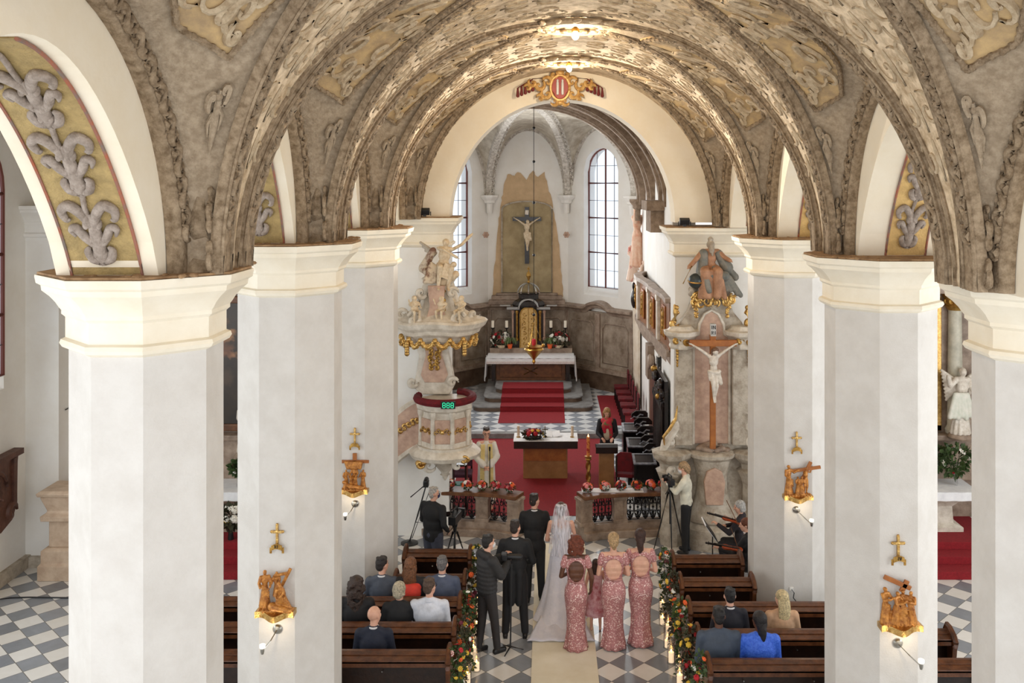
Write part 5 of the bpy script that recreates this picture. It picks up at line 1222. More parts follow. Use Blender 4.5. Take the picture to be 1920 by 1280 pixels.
b = MB(); b.lathe([(.10, 0), (.13, .05), (.12, .05)], n=14, sx=1.6); b.build('dish', blackp, t); b = MB(); leaves(b, (0, 0, .1), (.27, .13, .09), 200, RR, .07); b.build('foliage', leafd, t, smooth=False)['kind'] = 'stuff'
blooms(t, (0, 0, .11), (.22, .12, .10), 30, [f_red, f_or, f_bu, f_red, f_bu, f_ye], RR, 1.3, .6)
t = thing('altar_cross', 'small metal standing cross on the low altar table', 'cross', (PX(1022, 22.1), 22.1, 1.11)); b = MB(); b.lathe([(.06, 0), (.05, .02), (.015, .04)], n=10); b.build('base', brass, t); b = MB(); b.bb(-.012, .012, -.01, .01, .03, .26).bb(-.07, .07, -.01, .01, .17, .195); b.build('cross', steel, t)
t = thing('open_book', 'open white book on a small stand on the low altar table', 'book', (PX(1036, 22.2), 22.2, 1.11), .05); b = MB(); b.box((-.09, 0, .05), (.18, .24, .02), ry=.15, rx=.3).box((.09, 0, .05), (.18, .24, .02), ry=-.15, rx=.3); b.build('pages', cloth_m, t, smooth=False); b = MB(); b.box((0, .02, .025), (.3, .2, .03), rx=.3); b.build('stand', blackp, t, smooth=False)
# ---- lectern and Easter candle
t = thing('lectern', 'lectern with dark slanted top on a brown box post in front of the blonde reader', 'lectern', (PX(1137, 21.3), 21.3, .17)); b = MB(); b.box((0, 0, .96), (.50, .36, .08), rx=-.25); b.box((0, -.16, .91), (.50, .03, .16)); b.build('desk', wood_d, t, smooth=False, bevel=.006); b = MB(); b.bb(-.17, .17, -.1, .1, .0, .88); b.build('post', wood_t, t, smooth=False, bevel=.006); b = MB(); b.box((0, 0, 1.006), (.34, .26, .01), rx=-.25); b.build('paper', cloth_m, t, smooth=False)
t = thing('easter_candle', 'tall Easter candle on a twisted gilded stand beside the right rail', 'candle', (PX(1103, 20.9), 20.9, .17))
b = MB(); b.lathe([(.16, 0), (.15, .05), (.06, .09), (.05, .14)], n=16); b.stack([[V3(math.cos(a+z*13)*.045*(1+.35*math.cos(2*a)), math.sin(a+z*13)*.045*(1+.35*math.cos(2*a)), .14+z) for a in [2*PI*k/16 for k in range(16)]] for z in [.60*i/40 for i in range(41)]]); b.lathe([(.04, .74), (.075, .77), (.06, .80), (.085, .84), (.05, .85)], n=14); b.build('twisted_stand', gold_d, t)
cm = mat('easter_wax', (224, 140, 70), .5, c2=(170, 40, 30), vs=16, lo=.52, hi=.58); b = MB(); b.lathe([(.038, .85), (.038, 1.27), (.032, 1.275)], n=14); b.build('candle', cm, t); b = MB(); b.lathe([(.001, 1.27), (.012, 1.285), (.009, 1.305), (.001, 1.33)], n=8, cap=False); b.build('flame', flame, t)
# ---- choir stalls, chairs
def stall(x, Y, label):
    t = thing('choir_stall', label, 'choir stall', (x, Y, .17 if Y < 25.4 else .3), 0, 'black choir stalls on the right of the chancel')
    b = MB(); b.bb(-.24, .24, .0, .06, 0, .86); b.bb(-.24, -.19, -.35, .05, 0, .86); b.build('desk_front', blackw, t, smooth=False, bevel=.006)
    b = MB(); b.box((0, -.14, .90), (.50, .44, .04), rx=.22); b.build('book_board', blackw, t, smooth=False, bevel=.008)
    b = MB()
    for e in (-1, 1): b.box((e*.225, -.14, .925), (.05, .44, .025), rx=.22)
    b.box((0, -.345, .882), (.50, .04, .03), rx=.22); b.box((0, .065, .966), (.50, .04, .03), rx=.22); b.build('highlight_board_edge', mat('highlight_edge', (150, 152, 160), .3, c2=(84, 84, 92), vs=18) if 'highlight_edge' not in MATS else MATS['highlight_edge'], t, smooth=False)  # pale grey edge colour stands in for highlights on the black lacquer
    return t
def stall_seat(Y, label):
    t = thing('stall_seat', label, 'choir stall', (2.42, Y, .17), 0, 'black carved seats of the choir stalls')
    b = MB(); b.bb(-.3, .22, -.02, .02, 0, .55); b.slab(lambda u, v: Vector((-.34+.3*math.sin(u*2.2), -.03+.06*v, .55+.42*u)), 10, 2, (.05, 0, 0)); b.build('side_panel', blackw, t, angle=40)
    b = MB(); b.bb(-.25, .2, .04, .48, .40, .44); b.build('seat', blackw, t, smooth=False)
    b = MB(); b.prism([(-.26, .95), (.22, .95), (.22, 1.0), (.1, 1.12), (-.16, 1.12), (-.26, 1.04)], .02, .08, 'y'); b.build('arm_board', blackw, t, smooth=False, bevel=.01)
    b = MB(); b.tube([(-.28, 0, .92), (-.2, 0, .98), (-.12, 0, .96), (-.04, 0, 1.03), (.04, 0, 1.02)], .018, 6); b.build('carved_arm', MATS['highlight_edge'], t)  # arm carries the same painted highlight colour
nm3 = ['farthest', 'middle', 'nearest']
for i, (x, Y) in enumerate(((2.10, 23.2), (2.10, 21.85), (2.12, 20.55))): stall(x, Y, 'black choir desk with grey highlight painted along its board edge, %s of three' % nm3[i])
for i, Y in enumerate((23.9, 23.2, 22.4, 21.6, 20.9)): stall_seat(Y, 'black carved stall seat against the right chancel wall, %s from the altar' % nm6[i])
def chair(x, Y, rz, label, z=.3, red=velvet):
    t = thing('chair', label, 'chair', (x, Y, z), rz, 'red upholstered chairs in the chancel')
    for a in (-1, 1):
        for c in (-1, 1): b = MB(); b.bb(a*.2-.018, a*.2+.018, c*.19-.018, c*.19+.018, 0, .44); b.build('leg', blackw, t, smooth=False)
    b = MB(); b.bb(-.23, .23, -.22, .22, .42, .50); b.build('seat', red, t, bevel=.02, smooth=False)
    b = MB(); b.prism([(-.21, .56), (.21, .56), (.21, .92), (.12, .99), (-.12, .99), (-.21, .92)], -.24, -.19, 'y'); b.build('backrest', red, t, bevel=.015, smooth=False)
    for e in (-.2, .2): b = MB(); b.bb(e-.02, e+.02, -.245, -.205, .44, .9); b.build('back_post', blackw, t, smooth=False)
nm5 = ['nearest', 'second', 'third', 'fourth', 'farthest']
for i, Y in enumerate((25.95, 26.8, 27.6, 28.4, 29.2)): chair(2.32, Y, PI/2, 'red velvet chair along the right chancel wall, %s of five' % nm5[i])
chair(PX(1175, 20.9), 20.9, -.2, 'dark red chair beside the lectern', .17)
chair(PX(862, 20.4), 20.9, PI, 'dark chair with purple cushion behind the left rail', .17, mat('purple_cushion', (62, 22, 44), .8))
t = thing('book_stand', 'dark wooden stand with white books behind the left rail', 'stand', (PX(862, 20.0), 20.0, .17)); b = MB(); b.bb(-.16, -.12, -.15, .15, 0, .95).bb(.12, .16, -.15, .15, 0, .95).bb(-.16, .16, -.15, .15, .38, .42).bb(-.16, .16, -.15, .15, .92, .96); b.build('frame', wood_d, t, smooth=False); b = MB(); b.bb(-.11, .11, -.12, .12, .42, .50); b.build('books', cloth_m, t, smooth=False); b = MB(); b.bb(-.11, .11, -.13, .12, .50, .53); b.build('green_folder', mat('green_folder', (70, 130, 120), .6), t, smooth=False)
t = thing('microphone_stand', 'thin black microphone stand in front of the priest', 'stand', (PX(918, 19.5), 19.55, .17)); b = MB(); b.lathe([(.10, 0), (.1, .02), (.01, .03)], n=14); b.tube([(0, 0, .02), (0, 0, 1.35)], .010, 6); b.build('pole', blackp, t); b = MB(); b.cap((0, 0, 1.35), (0, -.02, 1.42), .016, .02); b.build('microphone', blackp, t)
# ---- tripods and cameras
def tripod(name, label, loc, h, spread=.32, rot=0, cam_=None):
    t = thing(name, label, 'tripod', loc, rot); b = MB(); b.cap((0, 0, h-.12), (0, 0, h), .03, .035); b.cap((0, 0, h*.45), (0, 0, h-.1), .014, .014); b.build('column', blackp, t)
    for k in range(3):
        a = 2*PI*k/3+.5; b = MB(); b.tube([(math.cos(a)*.03, math.sin(a)*.03, h-.1), (math.cos(a)*spread*.55, math.sin(a)*spread*.55, h*.45), (math.cos(a)*spread, math.sin(a)*spread, .01)], [.014, .013, .009], 6); b.tube([(math.cos(a+.08)*.05, math.sin(a+.08)*.05, h-.1), (math.cos(a)*spread*.6, math.sin(a)*spread*.6, h*.4)], .008, 5); b.build('leg', blackp, t)
    b = MB(); b.box((0, 0, h+.03), (.09, .12, .05)); b.tube([(0, -.05, h+.03), (-.12, -.25, h-.06)], .009, 6); b.build('head', blackp, t, bevel=.006)
    return t
def video_camera(label, loc, rz, s=1.0):
    t = thing('video_camera', label, 'camera', loc, rz); b = MB(); b.box((0, 0, .07*s), (.11*s, .30*s, .12*s)); b.build('camera_body', blackp, t, smooth=False, bevel=.01)
    b = MB(); b.cap((0, .15*s, .07*s), (0, .24*s, .07*s), .045*s, .045*s, 12); b.prism([(-.07*s, .02*s), (.07*s, .02*s), (.07*s, .12*s), (-.07*s, .12*s)], .24*s, .29*s, 'y'); b.build('lens', blackp, t)
    b = MB(); b.tube([(0, -.10*s, .13*s), (0, -.08*s, .2*s), (0, .1*s, .2*s), (0, .12*s, .13*s)], .014*s, 6); b.build('carry_handle', blackp, t); b = MB(); b.box((-.11*s, -.02, .12*s), (.10*s, .015, .07*s), rz=.3); b.build('screen', blackw, t, smooth=False)
tripod('tripod', 'black tripod beside the white haired cameraman', (PX(853, 16.6), 16.6, 0), 1.02, .36)
video_camera('black video camera on the tripod beside the white haired man', (PX(853, 16.6), 16.6, 1.08), -.2, 1.25)
tripod('tripod', 'tall grey tripod in front of the woman in white shirt', (PX(1257, 17.9), 17.95, 0), 1.28, .34)
video_camera('silver and black camera in front of the woman in white shirt', (PX(1257, 17.9), 17.95, 1.33), .25, .9)
t = thing('camera_stand', 'black leaning camera stand with round foot beside the pulpit pier', 'stand', (PX(767, 18.4), 18.45, 0)); b = MB(); b.lathe([(.17, 0), (.17, .02), (.05, .035), (.02, .06)], n=20); b.build('round_foot', blackp, t)
b = MB(); b.tube([(0, 0, .03), (.16, 0, .55), (.32, .02, 1.12)], [.018, .016, .013], 7); b.tube([(.05, .0, .1), (.42, .02, 1.1)], .009, 6); b.tube([(.13, 0, .42), (.30, 0, .40)], .008, 5); b.build('leaning_pole', blackp, t); b = MB(); b.box((.33, .0, 1.18), (.10, .16, .1)); b.cap((.33, .08, 1.25), (.33, -.1, 1.25), .045, .045); b.tube([(.28, -.05, 1.14), (.05, -.2, .98)], .011, 6); b.build('camera', blackp, t)
t = thing('monopod', 'black monopod with small tripod foot held by the man filming', 'stand', (PX(957, 14.2), 14.2, 0)); b = MB(); b.tube([(0, 0, .05), (.02, .0, 1.33)], .013, 7); b.build('pole', blackp, t)
for k in range(3): a = 2*PI*k/3+2.2; b = MB(); b.tube([(0, 0, .07), (math.cos(a)*.2, math.sin(a)*.2, .012)], [.014, .008], 5); b.build('foot', blackp, t)
t = thing('photo_camera', 'black camera with long lens held up by the man in padded jacket', 'camera', (PX(945, 14.2), 14.3, 1.35), -PI/2); b = MB(); b.box((0, 0, .05), (.14, .09, .10)); b.build('camera_body', blackp, t, smooth=False, bevel=.012); b = MB(); b.cap((0, .04, .05), (0, .24, .04), .042, .048, 12); b.build('lens', blackp, t)
t = thing('music_stand', 'black music stand with white sheets in front of the violinists', 'music stand', (PX(1336, 16.3), 16.3, 0)); b = MB(); b.tube([(0, 0, .2), (0, 0, .95)], .010, 6)
for k in range(3): a = 2*PI*k/3; b.tube([(0, 0, .3), (math.cos(a)*.25, math.sin(a)*.25, .01)], .008, 5)
b.build('pole', blackp, t); b = MB(); b.box((-.06, 0, 1.08), (.02, .40, .34), ry=-.62); b.build('sheets', cloth_m, t, smooth=False); b = MB(); b.box((-.045, 0, 1.07), (.012, .44, .34), ry=-.62); b.build('desk', blackp, t, smooth=False)
# ================================================================== SCULPTURE AND ALTARS
def TR(loc, rz=0, s=1, rx=0, ry=0): return Matrix.Translation(Vector(loc)) @ Euler((rx, ry, rz)).to_matrix().to_4x4() @ Matrix.Scale(s, 4)
def fig(b, loc, h, rz=0, fat=1.0, aL=None, aR=None, sit=False, lean=0, wings=False, beard=False, robe=True, child=False, tilt=0, hood=False):
    """a carved figure of unit height scaled to h, facing -Y (towards the nave) when rz = 0"""
    old = b.M; b.M = (old if old is not None else Matrix()) @ TR(loc, rz, h, rx=lean, ry=tilt) @ Matrix.Diagonal((fat, fat, 1, 1))
    hs = 1.5 if child else 1.0; zs = .72 if child else .82
    L_ = aL or ((-.15, -.05, .66), (-.12, -.2, .60)); R_ = aR or ((.15, -.05, .66), (.12, -.2, .60))
    b.ball((0, -.005, .925 if not child else .87), (.050*hs, .058*hs, .068*hs), 10, 7); b.ball((0, .015, .94 if not child else .89), (.054*hs, .056*hs, .055*hs), 9, 6); b.cap((0, -.055*hs, .93 if not child else .87), (0, -.066*hs, .91 if not child else .85), .008*hs, .01*hs, 6)
    if beard: b.ball((0, -.05, .875), (.036, .032, .05), 8, 6)
    if hood: b.ball((0, .02, .92), (.066, .062, .08), 10, 7)
    b.cap((0, 0, zs-.03), (0, 0, .9), .032*hs, .03*hs); b.cap((-.065*hs, 0, zs-.01), (.065*hs, 0, zs-.01), .048*hs, .048*hs); b.ball((0, 0, .70), (.092*hs, .065*hs, .12)); b.ball((0, 0, .57), (.08*hs, .06*hs, .09))
    for sg, (e, w) in ((-1, L_), (1, R_)):
        k = .048 if robe else .03; b.cap((sg*.10*hs, 0, zs-.01), e, k*hs**.3, k*.85); b.cap(e, w, k*.8, .026 if not robe else .036); b.ball(w, (.024, .028, .024), 8, 5)
        d = (Vector(w)-Vector(e)).normalized()
        for q in range(3): b.cap(w, Vector(w)+d*.05+Vector(((q-1)*.014, 0, 0)), .009, .006, 5)
    if robe:
        RR = random.Random(int(h*1000)+int(loc[0]*77))
        if sit:
            for e in (-1, 1): b.cap((e*.06, 0, .50), (e*.09, -.22, .48), .085, .07); b.cap((e*.09, -.22, .48), (e*.08, -.18, .05), .07, .06)
            for q in range(7): x = -.12+.04*q; b.cap((x, -.20+RR.uniform(-.03, .03), .48), (x*1.3+RR.uniform(-.03, .03), -.17, .02), .03, .04)
        else:
            b.cap((0, 0, .52), (0, 0, .08), .085, .12)
            for q in range(11): a = 2*PI*q/11; b.cap((math.cos(a)*.05, math.sin(a)*.04, .58), (math.cos(a+.25)*.125, math.sin(a+.25)*.10, .02), .022, .034)
            for q in range(4): b.cap((-.1+.02*q, -.06, .62-.05*q), (.11, -.07-.01*q, .48-.07*q), .018, .02)
    else:
        for e in (-1, 1):
            if sit: b.cap((e*.05, 0, .52), (e*.08, -.2, .50), .055, .042); b.cap((e*.08, -.2, .50), (e*.07, -.16, .16), .042, .026); b.cap((e*.07, -.16, .13), (e*.075, -.24, .11), .022, .018)
            else: b.cap((e*.045, 0, .52), (e*.055, -.02, .28), .058, .042); b.cap((e*.055, -.02, .28), (e*.05, .02, .05), .042, .024); b.cap((e*.05, .02, .03), (e*.055, -.07, .02), .024, .018)
    if wings:
        for e in (-1, 1):
            for q in range(9): b.cap((e*.04, .06, .76-.01*q), (e*(.27-.012*q), .12, .92-.055*q), .034, .022)
    b.M = old
def corpus(b, loc, h):
    """crucified body hanging, facing -Y; loc = point between the hands, h = hand-to-feet height"""
    old = b.M; b.M = TR(loc, 0, h)
    b.ball((.03, -.06, -.13), (.055, .06, .072), 10, 7); b.ball((.025, -.03, -.11), (.062, .06, .06), 9, 6); b.cap((.01, -.03, -.2), (.02, -.04, -.14), .03, .03)
    b.ball((0, -.03, -.30), (.095, .065, .12)); b.ball((0, -.02, -.45), (.075, .055, .09)); b.cap((-.08, -.02, -.22), (.08, -.02, -.22), .045, .045)
    for e in (-1, 1):
        b.cap((e*.09, -.02, -.21), (e*.24, -.02, -.10), .036, .028); b.cap((e*.24, -.02, -.10), (e*.41, 0, .0), .028, .018); b.ball((e*.43, -.005, .01), (.022, .015, .024), 7, 5)
        for q in range(4): b.cap((e*.44, 0, .012), (e*(.47), -.01, .0+.013*q), .007, .005, 5)
    b.ball((0, -.02, -.53), (.08, .06, .06))
    b.cap((-.04, -.03, -.55), (-.025, -.11, -.76), .048, .034); b.cap((.04, -.03, -.55), (.055, -.09, -.78), .048, .034)
    b.cap((-.025, -.11, -.76), (.0, -.03, -.99), .033, .02); b.cap((.055, -.09, -.78), (.028, -.02, -1.0), .033, .02); b.cap((.0, -.04, -1.0), (.005, -.09, -1.08), .022, .018); b.cap((.028, -.03, -1.01), (.03, -.07, -1.08), .022, .018)
    b.M = old
def loin(b, loc, h):
    old = b.M; b.M = TR(loc, 0, h)
    for q in range(7): b.cap((-.09+.03*q, -.04, -.50), (-.07+.028*q+.02*math.sin(q*2), -.055, -.66), .034, .03)
    b.cap((.09, -.04, -.5), (.13, -.05, -.72), .035, .045); b.cap((-.09, -.05, -.5), (.09, -.06, -.53), .035, .035); b.ball((.10, -.05, -.50), (.045, .04, .04)); b.M = old
def acanth(b, c, r, plane='xz', sg=1, rr=.03, a0=0, turns=1.2, n=18): b.tube(spiral(c, r, turns, a0, sg, n, plane), [rr*(.5+.9*math.sin(PI*min(1, i/n*1.3))) if i < n else .004 for i in range(n+1)], 8)
# ---- stations of the cross on the pillars
def station(x, y, zc, w, hgt, kind, lab, num, clab, slab):
    t = thing('station_relief', lab, 'relief', (x, y, zc)); k = w/.42
    b = MB()
    if kind == 'veil':     # woman kneeling, man bowed under a cross
        fig(b, (-.12, -.07, .09), .42, .3); fig(b, (.03, -.09, .06), .34, .5, lean=.3); fig(b, (.0, -.04, .2), .28); fig(b, (.12, -.06, .07), .36, -.6, lean=.35); b.cap((-.02, -.14, .12), (.16, -.12, .06), .05, .03); b.box((.10, -.05, .40), (.035, .03, .26), ry=.45); b.box((.05, -.05, .45), (.15, .03, .03), ry=-.2)
    elif kind == 'pieta':
        fig(b, (-.12, -.06, .08), .30, .3); fig(b, (.0, -.06, .08), .36, 0, sit=True); fig(b, (.13, -.06, .08), .30, -.3); b.cap((-.1, -.17, .16), (.14, -.16, .11), .032, .026); b.cap((-.13, -.16, .2), (-.1, -.16, .17), .03, .03)
    elif kind == 'meet':
        for q, (x_, r_, l_) in enumerate(((-.15, .5, 0), (-.06, .6, .12), (.03, -.2, 0), (.12, -.7, .1))): fig(b, (x_, -.07-.01*(q % 2), .06), .37+.03*(q == 0), r_, lean=l_, aL=((-.14, -.1, .68), (-.02, -.2, .72)), aR=((.14, -.1, .68), (.06, -.22, .75)))
    else:
        fig(b, (-.13, -.07, .07), .46, .4, aR=((.14, -.08, .74), (.26, -.14, .82))); fig(b, (.0, -.08, .07), .28, .4); fig(b, (.05, -.1, .06), .30, -.2); fig(b, (.12, -.06, .07), .42, .5, robe=False, aL=((-.1, -.1, .85), (-.05, -.12, 1.0)), aR=((.16, -.06, .8), (.22, -.08, 1.0)))
    if kind == 'veil': pass
    b.M = None
    for i in range(9): b.ball((-.17+.043*i, -.07, .045), (.03, .06, .035), 7, 5)
    o = b.build('carved_figures', carve, t, remesh=.0065, relax=1); o.scale = (k, 1, hgt/.5)
    b = MB(); ns = 16; rings = []
    for i in range(ns+1):
        u = -1+2*i/ns; f = -.15-.035*math.cos(u*PI*1.5)*(1 if abs(u) < .67 else 1); z = .0-.02*math.cos(u*PI); rings.append([V3(u*w/2, f, z-.03), V3(u*w/2, .0, z-.03), V3(u*w/2, .0, .05), V3(u*w/2, f, z+.04)])
    b.stack(rings); b.build('base_plaque', gold, t, angle=30, label='shiny gilded lower edge')
    if kind == 'veil' or kind == 'meet' or kind == 'raised' or kind == 'pieta':
        b = MB()
        if kind == 'raised': b.box((.12, -.05, .40), (.05, .03, .38), ry=.42); b.box((.13, -.06, .46), (.42, .03, .05), ry=-.16)
        elif kind == 'meet': b.box((-.02, -.05, .50), (.30, .03, .05), ry=.45); b.box((.05, -.05, .46), (.05, .03, .14), ry=.45)
        elif kind == 'pieta': b.box((0, -.02, .50), (.42, .03, .05)); b.box((0, -.02, .44), (.06, .03, .40))
        if kind != 'veil': o = b.build('wooden_cross', wood_o, t, smooth=False, bevel=.004); o.scale = (k, 1, hgt/.5)
    if kind == 'pieta':
        b = MB()
        for q in range(9): b.cap((-.13+.03*q, -.06, .50), (-.10+.024*q, -.07, .40), .02, .018)
        b.build('draped_cloth', carve, t, remesh=.007).scale = (k, 1, hgt/.5)
    # cross with its numbered banner
    t = thing('station_cross', clab, 'cross', (x, y, zc+hgt+.38)); t.scale = (.82, 1, .82); b = MB()
    b.bb(-.016, .016, -.03, 0, -.14, .15).bb(-.07, .07, -.03, 0, .04, .072)
    for p in ((0, .155), (-.078, .056), (.078, .056)): b.ball((p[0], -.015, p[1]), (.022, .016, .022), 8, 5)
    b.ball((0, -.018, .056), (.03, .018, .03), 8, 5); b.build('cross', gold, t, angle=40)
    b = MB(); b.slab(lambda u, v: Vector((-.075+.15*u, -.045-.012*math.cos((u-.5)*PI), -.20+.07*v+.03*math.sin(u*PI))), 12, 2, (0, .012, 0))
    for e in (-1, 1): b.box((e*.085, -.03, -.20), (.03, .01, .08))
    ban = b.build('banner', gold_d, t, angle=30)
    if num:
        b = MB(); w_ = .03*len(num)
        for i, ch in enumerate(num):
            xx = -w_/2+.03*(i+.5); z = -.137
            if ch == 'I': b.box((xx, -.062, z), (.006, .006, .045))
            if ch == 'X': b.box((xx, -.062, z), (.006, .006, .05), ry=.5).box((xx, -.062, z), (.006, .006, .05), ry=-.5)
            if ch == 'V': b.box((xx-.007, -.062, z), (.006, .006, .047), ry=-.28).box((xx+.007, -.062, z), (.006, .006, .047), ry=.28)
        b.build('numeral', blackp, ban, smooth=False, label='dark roman number')
    # candle bracket
    t = thing('wall_bracket', slab, 'sconce', (x+.0, y, zc-.20)); b = MB(); b.lathe([(.001, 0), (.045, .0), (.055, .012), (.04, .03), (.001, .035)], n=16); 
    for i in range(len(b.v)): v = b.v[i]; b.v[i] = V3(v.x, -v.z, v.y)
    b.build('rosette', steel, t); b = MB(); sg = -1 if x < 0 else 1; b.tube([(0, -.03, 0), (sg*.08*(1 if x > 0 else .5), -.15, -.07), (sg*.16*(1 if x > 0 else .6), -.26, -.13)], .007, 6); p = V3(sg*.16*(1 if x > 0 else .6), -.26, -.13); b.lathe([(.015, -.03), (.022, .0), (.022, .03), (.018, .035)], p, 12); b.build('arm', steel, t)
    b = MB(); b.lathe([(.024, .035), (.034, .045), (.034, .075), (.03, .078)], p, 12); b.build('candle', mat('bracket_candle', (255, 250, 236), .4, emit=.5) if 'bracket_candle' not in MATS else MATS['bracket_candle'], t)
    l = bpy.data.lights.new('bracket_lamp', 'POINT'); l.energy = 1.4; l.color = (1, .82, .56); l.shadow_soft_size = .02; o = bpy.data.objects.new('bracket_lamp', l); COL.objects.link(o); o.location = (x+p.x*.3, y-.22, zc-.13)
station(PX(520, 10.76), 10.77, 2.17, .44, .50, 'veil', 'gilded wooden relief of a kneeling group on the pillar numbered XI', 'XI', 'gilded cross with banner reading XI', 'steel candle bracket below the relief numbered XI')
station(PX(666, 14.5), 14.49, 2.34, .44, .46, 'pieta', 'gilded relief of figures below an empty cross on the farther left pillar', '', 'gilded cross with small banner on the farther left pillar', 'steel candle bracket on the farther left pillar')
station(PX(1685, 10.45), 10.48, 2.15, .46, .50, 'meet', 'gilded relief of four robed figures on the pillar numbered IV', 'IV', 'gilded cross with banner reading IV', 'steel candle bracket below the relief numbered IV')
station(PX(1493, 14.35), 14.34, 2.30, .44, .48, 'raised', 'gilded relief of figures raising a brown cross on the farther right pillar', '', 'gilded cross with small banner on the farther right pillar', 'steel candle bracket on the farther right pillar')
# ---- pulpit
px_, py_ = -2.0, 18.28
t = thing('pulpit', 'marbled rococo pulpit with red cushioned rim and carved canopy on the left pier', 'pulpit', (px_, py_, 0))
def ring(r, z, n=24, sx=1, sy=1, wob=0, dx=0, dy=0): return [V3(math.cos(2*PI*k/n)*r*sx*(1+wob*math.cos(6*PI*2*k/n/2)), math.sin(2*PI*k/n)*r*sy*(1+wob*math.cos(6*PI*2*k/n/2)), z)+V3(dx, dy, 0) for k in range(n)]
def hexr(r, z, dx=0, dy=0): return [V3(math.cos(PI/8+PI/4*k)*r+dx, math.sin(PI/8+PI/4*k)*r+dy, z) for k in range(8)]
b = MB(); b.stack([hexr(.50, 2.02), hexr(.47, 2.70), hexr(.56, 2.76), hexr(.58, 2.86), hexr(.55, 2.88)]); b.build('basket', stone_l, t, angle=25)
b = MB(); b.stack([ring(.10, 1.42), ring(.05, 1.40), ring(.09, 1.48), ring(.24, 1.66), ring(.34, 1.72), ring(.60, 1.80, sx=1.1), ring(.64, 1.88, sx=1.1), ring(.60, 1.95, sx=1.05), ring(.54, 1.99), ring(.54, 2.04)]); b.build('bowl_shaped_base', stone_l, t, angle=35)
b = MB(); b.stack([ring(.012, 1.30, 12), ring(.05, 1.36, 12), ring(.07, 1.44, 12), ring(.05, 1.47, 12)]);
for e in (-1, 1): acanth(b, (e*.28, -.3, 1.68), .14, sg=e, rr=.035)
b.build('finial', stone_l, t)
b = MB(); b.tube([v+V3(0, 0, .03) for v in [V3(math.cos(a)*.55, math.sin(a)*.55, 2.90) for a in [PI*.92+PI*1.45*i/22 for i in range(23)]]], .075, 8); b.build('velvet_cushion', velvet, t, label='dark red velvet rim cushion')
for k in range(8):
    a = PI/4*k
    if math.sin(a) > .3: continue
    b = MB(); c = V3(math.cos(a)*.455, math.sin(a)*.455, 2.36); b.box(c, (.30, .03, .46), rz=a+PI/2); b.build('pink_panel', stone_p, t, smooth=False, bevel=.02)
    b = MB(); d = V3(-math.sin(a), math.cos(a), 0); n = V3(math.cos(a), math.sin(a), 0)
    for e in (-1, 1):
        for q in range(3): b.tube([c+n*.03+d*(e*(.03+.05*q)+math.cos(x_)*.04*(1-x_/7))+V3(0, 0, .03*math.sin(q*2)+math.sin(x_)*.05*(1-x_/7)) for x_ in [i*.5 for i in range(13)]], .013, 5)
    b.ball(c+n*.03, .04, 8, 5); b.build('gilt_ornament', gold, t)
    a2 = a+PI/8; b = MB(); b.lathe([(.05, 2.05), (.045, 2.1), (.04, 2.6), (.065, 2.68), (.06, 2.74)], (math.cos(a2)*.49, math.sin(a2)*.49, 0), 10); b.build('corner_pilaster', stone_l, t)
for e, zz in ((-1, 1.86), (1, 1.93)): b = MB(); b.ball((e*.42, -.42, zz-.1), (.11, .06, .07)); acanth(b, (e*.42, -.48, zz-.1), .09, sg=e, rr=.025); b.build('gilt_shell', gold, t)
# back panel between basket and canopy
b = MB(); pr = [(-.52, 2.9), (.05, 2.9), (.16, 3.1), (.10, 3.4), (.02, 3.75), (.10, 4.05), (.10, 4.15), (-.72, 4.15), (-.70, 4.0), (-.56, 3.7), (-.62, 3.3), (-.68, 3.05)]; b.prism(pr, .35, .56, 'y'); b.build('back_panel', stone_l, t, angle=30, bevel=.02)
b = MB(); b.prism([(-.44, 3.15), (-.06, 3.15), (.02, 3.3), (-.10, 3.7), (-.06, 4.0), (-.46, 4.0), (-.42, 3.7), (-.52, 3.3)], .31, .36, 'y'); b.build('pink_field', stone_p, t, bevel=.01, smooth=False)
b = MB()
for q in range(9):
    for e in (-1, 1): acanth(b, (-.25+e*(.10-.006*q), .30, 4.0-.07*q), .08-.004*q, sg=e if q % 2 else -e, rr=.02, a0=q)
b.build('gilt_ornament', gold_d, t)
for e in (-1, 1): b = MB(); acanth(b, (-.28+e*.40, .33, 3.15), .11, sg=e, rr=.04); b.build('volute', stone_l, t)
# canopy
b = MB(); cx = -.13
def cring(r, z): return [V3(cx+math.cos(2*PI*k/40)*r*1.08*(1+.07*math.cos(8*PI*k/40+.4)), .05+math.sin(2*PI*k/40)*r*.82*(1+.05*math.cos(10*PI*k/40)), z+.025*math.cos(8*PI*k/40)) for k in range(40)]
b.stack([cring(.50, 4.02), cring(.58, 4.06), cring(.60, 4.14), cring(.70, 4.20), cring(.73, 4.27), cring(.80, 4.33), cring(.84, 4.42), cring(.80, 4.46), cring(.60, 4.52), cring(.40, 4.66), cring(.33, 4.9), cring(.26, 5.15), cring(.30, 5.22), cring(.2, 5.3)]); b.build('canopy', stone_l, t, angle=22)
b = MB()
for k in range(8):
    a = PI+PI*k/8; p = V3(cx+math.cos(a)*.74, .05+math.sin(a)*.62, 4.12); p2 = V3(cx+math.cos(a+PI/8)*.74, .05+math.sin(a+PI/8)*.62, 4.12)
    for q in range(14):
        u = q/13; c_ = p.lerp(p2, u)+V3(0, 0, -.13*math.sin(PI*u)); b.ball(c_, (.036, .03, .036), 8, 6); acanth(b, c_, .05, sg=1 if q % 2 else -1, rr=.014, a0=q)
    b.ball(p, .05, 10, 7)
for e in (-1, 1):
    for q in range(5): b.ball((cx+e*.55, -.45, 4.06-.05*q), (.05, .04, .05), 7, 5)
for q in range(8): b.ball((cx+.1+.03*math.sin(q*2), -.28, 5.1-.06*q), (.05, .04, .045), 7, 5)
b.build('gilt_garland', gold, t, angle=70)['kind'] = 'stuff'
